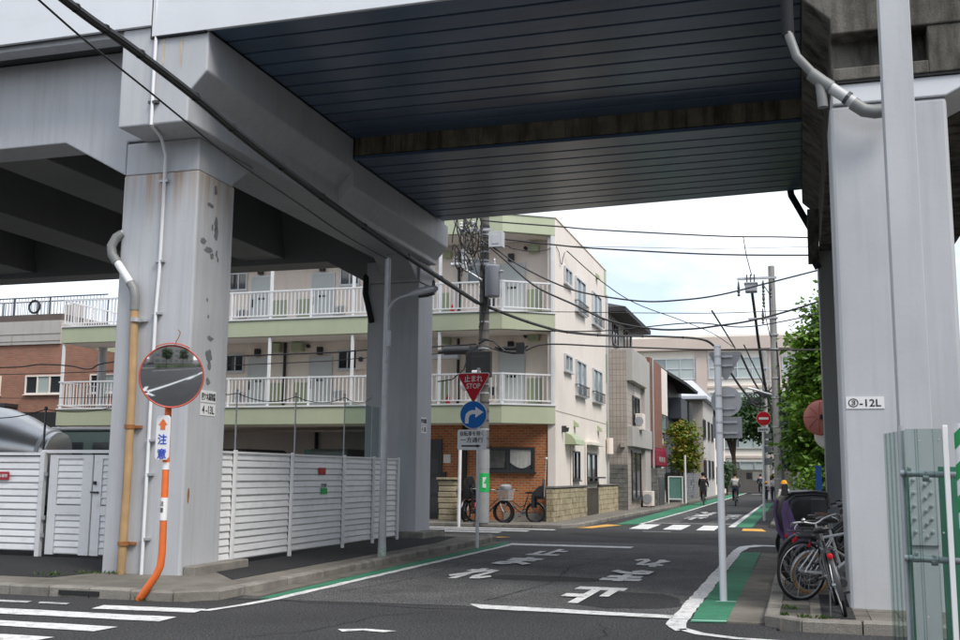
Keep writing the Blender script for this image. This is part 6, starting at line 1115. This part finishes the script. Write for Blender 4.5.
# ================================================================ PEOPLE
def skinned(edges, pts, rad, sub=1):
    me = bpy.data.meshes.new('sk'); names = list(pts); ix = {n: i for i, n in enumerate(names)}
    me.from_pydata([pts[n] for n in names], [(ix[a], ix[b]) for a, b in edges], []); ob = bpy.data.objects.new('sk', me); COL.objects.link(ob)
    sk = ob.modifiers.new('s', 'SKIN'); sk.use_smooth_shade = True
    for i, n in enumerate(names): r = rad[n]; me.skin_vertices[0].data[i].radius = (r, r) if not isinstance(r, tuple) else r
    me.skin_vertices[0].data[0].use_root = True
    sb = ob.modifiers.new('u', 'SUBSURF'); sb.levels = sb.render_levels = sub
    dg = bpy.context.evaluated_depsgraph_get(); e = bpy.data.meshes.new_from_object(ob.evaluated_get(dg))
    m = MB().add([tuple(v.co) for v in e.vertices], [tuple(p.vertices) for p in e.polygons]); bpy.data.objects.remove(ob); bpy.data.meshes.remove(e)
    return m
def person(label, loc, rz, pose, k=1.0, shirt='cblack', trousers='cnavy', hat=None, bag=None, helmet=None, group=None, skirt=False):
    t = thing('person', label, 'person', loc, group, rz)
    if pose == 'ride':
        P = dict(pel=(-.02, 0, .97), sp=(.03, 0, 1.15), ch=(.12, 0, 1.34), nk=(.17, 0, 1.46), hb=(.19, 0, 1.53), hd=(.205, 0, 1.63), ht=(.20, 0, 1.70))
        for s, n in ((1, 'l'), (-1, 'r')):
            P.update({'sh' + n: (.13, s * .17, 1.38), 'el' + n: (.30, s * .23, 1.16), 'wr' + n: (.52, s * .25, 1.04), 'hi' + n: (.02, s * .09, .93), 'kn' + n: (.38, s * .11, .78 if s > 0 else .93), 'an' + n: (.27, s * .12, .33 if s > 0 else .50), 'to' + n: (.45, s * .12, .27 if s > 0 else .45)})
    else:
        P = dict(pel=(0, 0, .93), sp=(.01, 0, 1.1), ch=(.01, 0, 1.3), nk=(.0, 0, 1.43), hb=(.01, 0, 1.49), hd=(.02, 0, 1.59), ht=(.01, 0, 1.66))
        for s, n in ((1, 'l'), (-1, 'r')):
            d = .18 * s; P.update({'sh' + n: (0, s * .17, 1.36), 'el' + n: (-.06 * s, s * .22, 1.1), 'wr' + n: (.12 * s * -1, s * .23, .88), 'hi' + n: (0, s * .09, .89), 'kn' + n: (d * .75, s * .09, .48), 'an' + n: (d * .8 - (.1 if s < 0 else 0), s * .09, .09), 'to' + n: (d * .8 + .14, s * .1, .04)})
    P = {a: tuple(c * k for c in b) for a, b in P.items()}
    r = dict(pel=.125, sp=.115, ch=.13, nk=.055, hb=.06, hd=.095, ht=.07)
    for n in 'lr': r.update({'sh' + n: .06, 'el' + n: .042, 'wr' + n: .028, 'hi' + n: .09, 'kn' + n: .058, 'an' + n: .038, 'to' + n: .03})
    r = {a: b * k for a, b in r.items()}
    E_ = [('pel', 'sp'), ('sp', 'ch'), ('ch', 'nk'), ('nk', 'hb'), ('hb', 'hd'), ('hd', 'ht')]
    for n in 'lr': E_ += [('ch', 'sh' + n), ('sh' + n, 'el' + n), ('el' + n, 'wr' + n), ('pel', 'hi' + n), ('hi' + n, 'kn' + n), ('kn' + n, 'an' + n), ('an' + n, 'to' + n)]
    b = skinned(E_, P, r); H_ = Vector(P['hd'])
    b.ell(H_ + Vector((.1, 0, -.01)) * k, (.02 * k, .014 * k, .022 * k), 8, 6)                     # nose
    for s in (-1, 1): b.ell(H_ + Vector((.0, s * .093, -.01)) * k, (.02 * k, .01 * k, .03 * k), 8, 6)     # ears
    for n, s in (('l', 1), ('r', -1)):                                                                     # hands: palm, four fingers, thumb
        wv = Vector(P['wr' + n]); d = (wv - Vector(P['el' + n])).normalized(); sd = Vector((0, 1, 0)); pc = wv + d * .05 * k; b.ell(pc, (.036 * k, .036 * k, .036 * k), 8, 6); up_ = d.cross(sd)
        for i, l in enumerate((.07, .08, .075, .06)): q = pc + d * .03 * k + sd * (.024 - .016 * i) * k; b.tube([q, q + d * l * .5 * k, q + (d * l * .75 - up_ * .03) * k], [.009 * k, .008 * k, .006 * k], 5)
        b.tube([pc + sd * s * -.03 * k, pc + (sd * s * -.05 + d * .04) * k], [.01 * k, .007 * k], 5)
    mk('body', b, 'skin', t, smooth=True, local=True)
    sub_ = lambda ks: ([e for e in E_ if e[0] in ks and e[1] in ks], {a: P[a] for a in ks}, {a: r[a] + .016 * k for a in ks})
    mk('shirt', skinned(*sub_(['pel', 'sp', 'ch', 'shl', 'ell', 'wrl', 'shr', 'elr', 'wrr'])), shirt, t, smooth=True, local=True)
    mk('trousers', skinned(*sub_(['pel', 'hil', 'knl', 'anl', 'hir', 'knr', 'anr'])), trousers, t, smooth=True, local=True)
    for n in 'lr': a, c = Vector(P['an' + n]), Vector(P['to' + n]); mk('shoe', MB().ell(a.lerp(c, .5) - Vector((0, 0, .015 * k)), (.13 * k, .05 * k, .045 * k), 10, 6), 'black', t, smooth=True, local=True)
    mk('hair', MB().ell(H_ + Vector((-.025, 0, .035)) * k, (.108 * k, .1 * k, .1 * k), 14, 10), 'hair', t, smooth=True, local=True)
    for s in (-1, 1): mk('eye', MB().ell(H_ + Vector((.088, s * .035, .012)) * k, (.01 * k, .014 * k, .008 * k), 6, 4), 'black', t, local=True)
    mk('mouth', MB().box((H_.x + .082 * k), (H_.x + .094 * k), -.025 * k, .025 * k, H_.z - .058 * k, H_.z - .05 * k), 'wine', t, local=True)
    if hat: mk('hat', MB().lathe([(.15 * k, 0), (.155 * k, .01 * k), (.115 * k, .03 * k), (.112 * k, .09 * k), (.07 * k, .135 * k), (.01 * k, .145 * k)], H_ + Vector((-.01, 0, .035)) * k, n=16), hat, t, smooth=True, local=True)
    if helmet: mk('cap', MB().lathe([(.118 * k, 0), (.118 * k, .05 * k), (.08 * k, .1 * k), (.01 * k, .12 * k)], H_ + Vector((-.015, 0, .02)) * k, n=14), helmet, t, smooth=True, local=True)
    if bag: c = Vector(P['ch']); mk('backpack', MB().loft([[(c.x - .13 * k, y, z) for y, z in ((-.13 * k, c.z - .28 * k), (.13 * k, c.z - .28 * k), (.12 * k, c.z + .06 * k), (-.12 * k, c.z + .06 * k))], [(c.x - .27 * k, y, z) for y, z in ((-.11 * k, c.z - .26 * k), (.11 * k, c.z - .26 * k), (.1 * k, c.z + .02 * k), (-.1 * k, c.z + .02 * k))]]), bag, t, bevel=.03, local=True)
    return t
# two riders going away up the street, each on a bicycle
def rider(x, y, lab, blab, **kw):
    bicycle(blab, (x, y - .5, .004), R(92), 0, 'city', kw.pop('frame', 'black'), .33, basket=kw.pop('basket', None), seat=kw.pop('seat', False)); return person(lab, (x - .008, y - .28, .02), R(92), 'ride', **kw)
rider(-5.18, 60.1, 'person in black riding a bicycle up the left green strip', 'dark bicycle with a rear child seat ridden up the left green strip', shirt='cblack', trousers='cblack', helmet='cblack', seat=True, basket='basket')
rider(-3.42, 59.3, 'person in a pale top and dark trousers riding up the middle of the street', 'dark bicycle ridden up the middle of the far street', shirt='cgrey', trousers='cnavy', bag='cgrey')
rider(-3.1, 88, 'person in dark clothes on a bicycle near the school gate', 'distant dark bicycle near the school gate', shirt='cnavy', trousers='cblack', basket='galv')
GK = 'children in yellow hats walking on the right'
person('child in a lilac top and yellow hat on the right green strip', (-2.2, 72, 0), R(80), 'walk', .72, 'clil', 'cnavy', 'cyel', 'cblack', group=GK)
person('child in a white top, lilac trousers and yellow hat on the green strip', (-1.85, 72.4, 0), R(95), 'walk', .74, 'cgrey', 'clil', 'cyel', 'purple', group=GK)
person('taller yellow hatted person in pale clothes just behind the pair of children', (-1.72, 71, 0), R(90), 'walk', .95, 'cgrey', 'cnavy', 'cyel', None, group=GK)
person('child in a yellow hat almost hidden behind the black rain hood', (-.52, 34.6, .1), R(95), 'walk', .78, 'cgrey', 'cnavy', 'cyel', 'cblack', group=GK)
# ================================================================ VEHICLES
def vehicle(name, label, cat, loc, rz, L_, W_, H_, col, prof, wins, group=None):
    t = thing(name, label, cat, loc, group, rz); m = MB(); n = len(prof)
    m.loft([[(x * L_, y * W_ * .5 * (1 - .12 * max(0, z - .5)), z * H_) for x, z in prof] for y in (-.96, -1, 1, .96)][0:4]); b = mk('body', m, col, t, bevel=.04, local=True)
    for (x0_, x1_, z0_, z1_) in wins:
        for s in (-1, 1): y = s * W_ * .5; mk('window', MB().loft([[(x0_ * L_, y * (1 - .12 * max(0, z0_ - .5)) + s * .003, z0_ * H_), (x1_ * L_, y * (1 - .12 * max(0, z0_ - .5)) + s * .003, z0_ * H_), (x1_ * L_ - .05, y * (1 - .12 * max(0, z1_ - .5)) + s * .003, z1_ * H_), (x0_ * L_ + .02, y * (1 - .12 * max(0, z1_ - .5)) + s * .003, z1_ * H_)], [(x0_ * L_, y * .9, z0_ * H_), (x1_ * L_, y * .9, z0_ * H_), (x1_ * L_ - .05, y * .9, z1_ * H_), (x0_ * L_ + .02, y * .9, z1_ * H_)]]), 'glass', t, local=True)
    mk('rear_window', MB().quad((-.003, -W_ * .4, H_ * .6), (-.003, W_ * .4, H_ * .6), (.03, W_ * .36, H_ * .88), (.03, -W_ * .36, H_ * .88)), 'glass', t, local=True)
    for x in (.2, .8):
        for s in (-1, 1): w_ = mk('wheel', MB().lathe([(.2, -.1), (.31, -.09), (.33, -.04), (.33, .04), (.31, .09), (.2, .1)], (x * L_, s * (W_ * .5 - .09), .33), (0, 1, 0), n=20), 'rubber', t, local=True, smooth='auto'); mk('hub', MB().lathe([(.19, -.105), (.12, -.11)] if s < 0 else [(.19, .105), (.12, .11)], (x * L_, s * (W_ * .5 - .09), .33), (0, 1, 0), n=14), 'alum', w_, local=True)
    for s in (-1, 1): mk('tail_light', MB().box(-.012, .05, s * W_ * .42 - .06, s * W_ * .42 + .06, H_ * .42, H_ * .58), 'red', t, local=True); mk('headlight', MB().box(L_ - .03, L_ + .008, s * W_ * .38 - .1, s * W_ * .38 + .1, H_ * .34, H_ * .42), 'signw', t, local=True)
    mk('bumper', MB().box(-.06, .04, -W_ * .48, W_ * .48, .3, .5).box(L_ - .04, L_ + .05, -W_ * .48, W_ * .48, .28, .48), 'black', t, bevel=.03, local=True)
    return t
VAN = [(0, .14), (1, .14), (1, .42), (.93, .52), (.80, .97), (.74, 1), (.03, 1), (0, .96)]
vehicle('parked_van', 'dark green van in the car port, right of the front left pier', 'van', (-20.2, 34.9, .02), R(86), 3.6, 1.5, 2.42, 'cargreen', VAN, ((.08, .38, .58, .88), (.42, .62, .58, .88), (.65, .82, .58, .86)), 'vans in the car port')
vehicle('parked_van', 'grey green van in the car port, left of the rear left pier', 'van', (-16.2, 34.9, .02), R(88), 3.6, 1.6, 2.42, 'truck', VAN, ((.08, .38, .58, .88), (.42, .62, .58, .88), (.65, .82, .58, .86)), 'vans in the car port')
tag(mk('storage_locker', MB().box(-17.7, -17.1, 36.0, 36.6, .02, 2.44).box(-17.66, -17.14, 35.98, 35.999, .3, 2.3), 'teal', bevel=.02), 'narrow teal locker between the two vans in the car port', 'locker')
vehicle('box_truck', 'green truck with a silver roof beyond the left fence gate', 'truck', (-23.6, 30.0, 0), R(0), 3.4, 1.75, 2.95, 'truck', [(0, .16), (1, .16), (1, .5), (.9, .93), (.84, .97), (.05, .97), (0, .93)], ((.1, .42, .5, .85), (.52, .86, .5, .85)))
mk('roof_panel', MB().box(.05, 3.0, -.8, .8, 2.87, 3.0), 'silver', [o for o in bpy.data.objects if o.name.startswith('box_truck')][0], bevel=.05, local=True)
MX, MY = -21.75, 27.4
mx_ = thing('mixer_truck', 'truck with a big silver rotating drum behind the left fence', 'truck', (MX - 5, MY, 0))
mk('drum', MB().lathe([(.60, -.03), (.66, 0), (.68, .3), (1.02, 1.3), (1.16, 2.0), (1.18, 3.0), (1.0, 4.0), (.6, 4.9)], (MX, MY, 2.1), (-1, 0, .12), 40), 'silver', mx_, smooth='auto')
mk('drum_ring', MB().lathe([(.69, .18), (.72, .19), (.72, .30), (.69, .31)], (MX, MY, 2.1), (-1, 0, .12), 40), 'galv', mx_, smooth='auto')
mk('chassis', MB().box(MX - 7, MX, MY - .55, MY + .55, .55, .85), 'darkmetal', mx_); mk('cab', MB().prism([(MX - 9.2, .7), (MX - 7.3, .7), (MX - 7.3, 2.75), (MX - 8.8, 2.75), (MX - 9.2, 1.7)], 'y', MY - 1, MY + 1), 'truck', mx_, bevel=.06); mk('cab_window', MB().box(MX - 8.6, MX - 7.6, MY - 1.015, MY - 1.001, 1.75, 2.5), 'glass', mx_)
for x in (-8.2, -2.7, -1.4):
    for y in (-.85, .85): w_ = mk('wheel', MB().lathe([(.3, -.14), (.46, -.13), (.5, -.06), (.5, .06), (.46, .13), (.3, .14)], (MX + x, MY + y, .5), (0, 1, 0), n=22), 'rubber', mx_, smooth='auto'); mk('hub', MB().lathe([(.28, -.145), (.1, -.16)], (MX + x, MY + y, .5), (0, 1, 0), n=14), 'galv', w_)
mk('hopper', MB().box(MX - .1, MX + .15, MY - .3, MY + .3, .85, 1.4), 'darkmetal', mx_)
# ================================================================ ADDED BUILDINGS outside the frame: block low sky from the soffits, fill the mirror
def block(label, x0, x1, y0, y1, h, mat, face, cat='building'):
    t = thing('added_building', label, cat, ((x0 + x1) / 2, (y0 + y1) / 2, 0)); mk('wall', MB().box(x0, x1, y0, y1, 0, h), mat, t); mk('roof', MB().box(x0 - .3, x1 + .3, y0 - .3, y1 + .3, h, h + .4), 'greyr', t)
    fl = int(h / 3.2)
    for k in range(fl):
        u0, u1 = (x0, x1) if face in 'yY' else (y0, y1); n = max(1, int((u1 - u0) / 4))
        for i in range(n):
            a = u0 + (u1 - u0) * (i + .2) / n; b = u0 + (u1 - u0) * (i + .8) / n; z = 1.0 + k * 3.2
            m = MB().box(a, b, y1, y1 + .06, z, z + 1.5) if face == 'Y' else MB().box(x0 - .06, x0, a, b, z, z + 1.5)
            mk('window', m, 'glassb', t)
block('added grey building across the main road, behind the nearest roadside tree', -30, -2, -40, -26, 10, 'greyr', 'Y')
block('added tan building across the main road, to the right', 2, 30, -44, -28, 12, 'tile', 'Y')
block('added unseen pale building far to the right of the crossing', 22, 40, -8, 10, 18, 'creamw', 'x')
block('added unseen brown building right of the cross street, beyond the viaduct', 9, 30, 36, 54, 14, 'taupe', 'x')
# ================================================================ SMALL THINGS
dm = thing('traffic_mirror', 'back of a faded orange convex mirror beside the right pier', 'traffic mirror', (.95, 26.0, .0))
n2_ = Vector((.35, .93, -.1)).normalized()
mk('pole', MB().tube([(.95, 26.1, 0), (.95, 26.1, 3.6)], .045, 10), 'orange', dm, smooth=True)
bs_ = mk('mirror_back', MB().lathe([(.40, 0), (.405, -.03), (.36, -.07), (.2, -.12), (.04, -.14)], (.49, 26, 2.97), n2_, 36), pm('faded_orange', (.58, .20, .15), .5, .1, 3), dm, smooth='auto')
mk('rim', MB().lathe([(.395, .005), (.42, .0), (.42, -.03), (.395, -.02)], (.49, 26, 2.97), n2_, 36), 'mred', bs_, smooth='auto')
rb_ = MB()
u1 = n2_.cross(Vector((0, 0, 1))).normalized(); u3 = u1.cross(n2_)
for i in range(8): d = u1 * math.cos(i * PI / 4) + u3 * math.sin(i * PI / 4); c = Vector((.49, 26, 2.97)); rb_.tube([c - n2_ * .135 + d * .05, c - n2_ * .125 + d * .2, c - n2_ * .075 + d * .36], .008, 5)
mk('back_rib', rb_, 'mred', bs_, kind='stuff'); mk('bracket', MB().box(.46, .66, 25.75, 25.87, 2.92, 3.02).tube([(.6, 25.8, 2.97), (.95, 26.1, 2.97)], .025, 8), 'black', dm)
mk('lower_mirror', MB().lathe([(.34, 0), (.345, -.03), (.28, -.07), (.03, -.1)], (.64, 26, 2.58), Vector((.5, .85, -.15)), 30), 'creamw', dm, smooth='auto'); mk('bracket', MB().tube([(.62, 25.85, 2.58), (.95, 26.1, 2.6)], .02, 8), 'black', dm)
tag(mk('blue_post', MB().box(.28, .40, 22.9, 23.0, .1, 1.78).box(.27, .41, 22.89, 23.01, 1.78, 1.82), 'bluep', bevel=.008), 'upright blue post in front of the rear right column', 'post')
bd = thing('sign_board', 'small green menu board on legs at the left kerb before the garden wall', 'sign board', (-6.55, 58.6, .1)); mk('board', MB().box(-6.9, -6.2, 58.55, 58.6, .35, 1.5), 'teal', bd, bevel=.01); mk('frame', MB().box(-6.95, -6.15, 58.52, 58.549, .3, .36).box(-6.95, -6.15, 58.52, 58.549, 1.5, 1.56).box(-6.95, -6.9, 58.5, 58.6, .1, 1.56).box(-6.2, -6.15, 58.5, 58.6, .1, 1.56), 'signw', bd)
tag(mk('marker_post', MB().tube([(-6.05, 58.9, .1), (-6.05, 58.9, 2.7)], .055, 10), 'white'), 'white post at the left kerb beside the green menu board', 'post')
tag(mk('plant_pot', MB().lathe([(.14, 0), (.2, .3), (.22, .34), (.18, .34)], (-6.85, 51.5, .1), n=12), 'kerb', smooth='auto'), 'grey plant pot at the foot of the tiled house', 'plant pot')
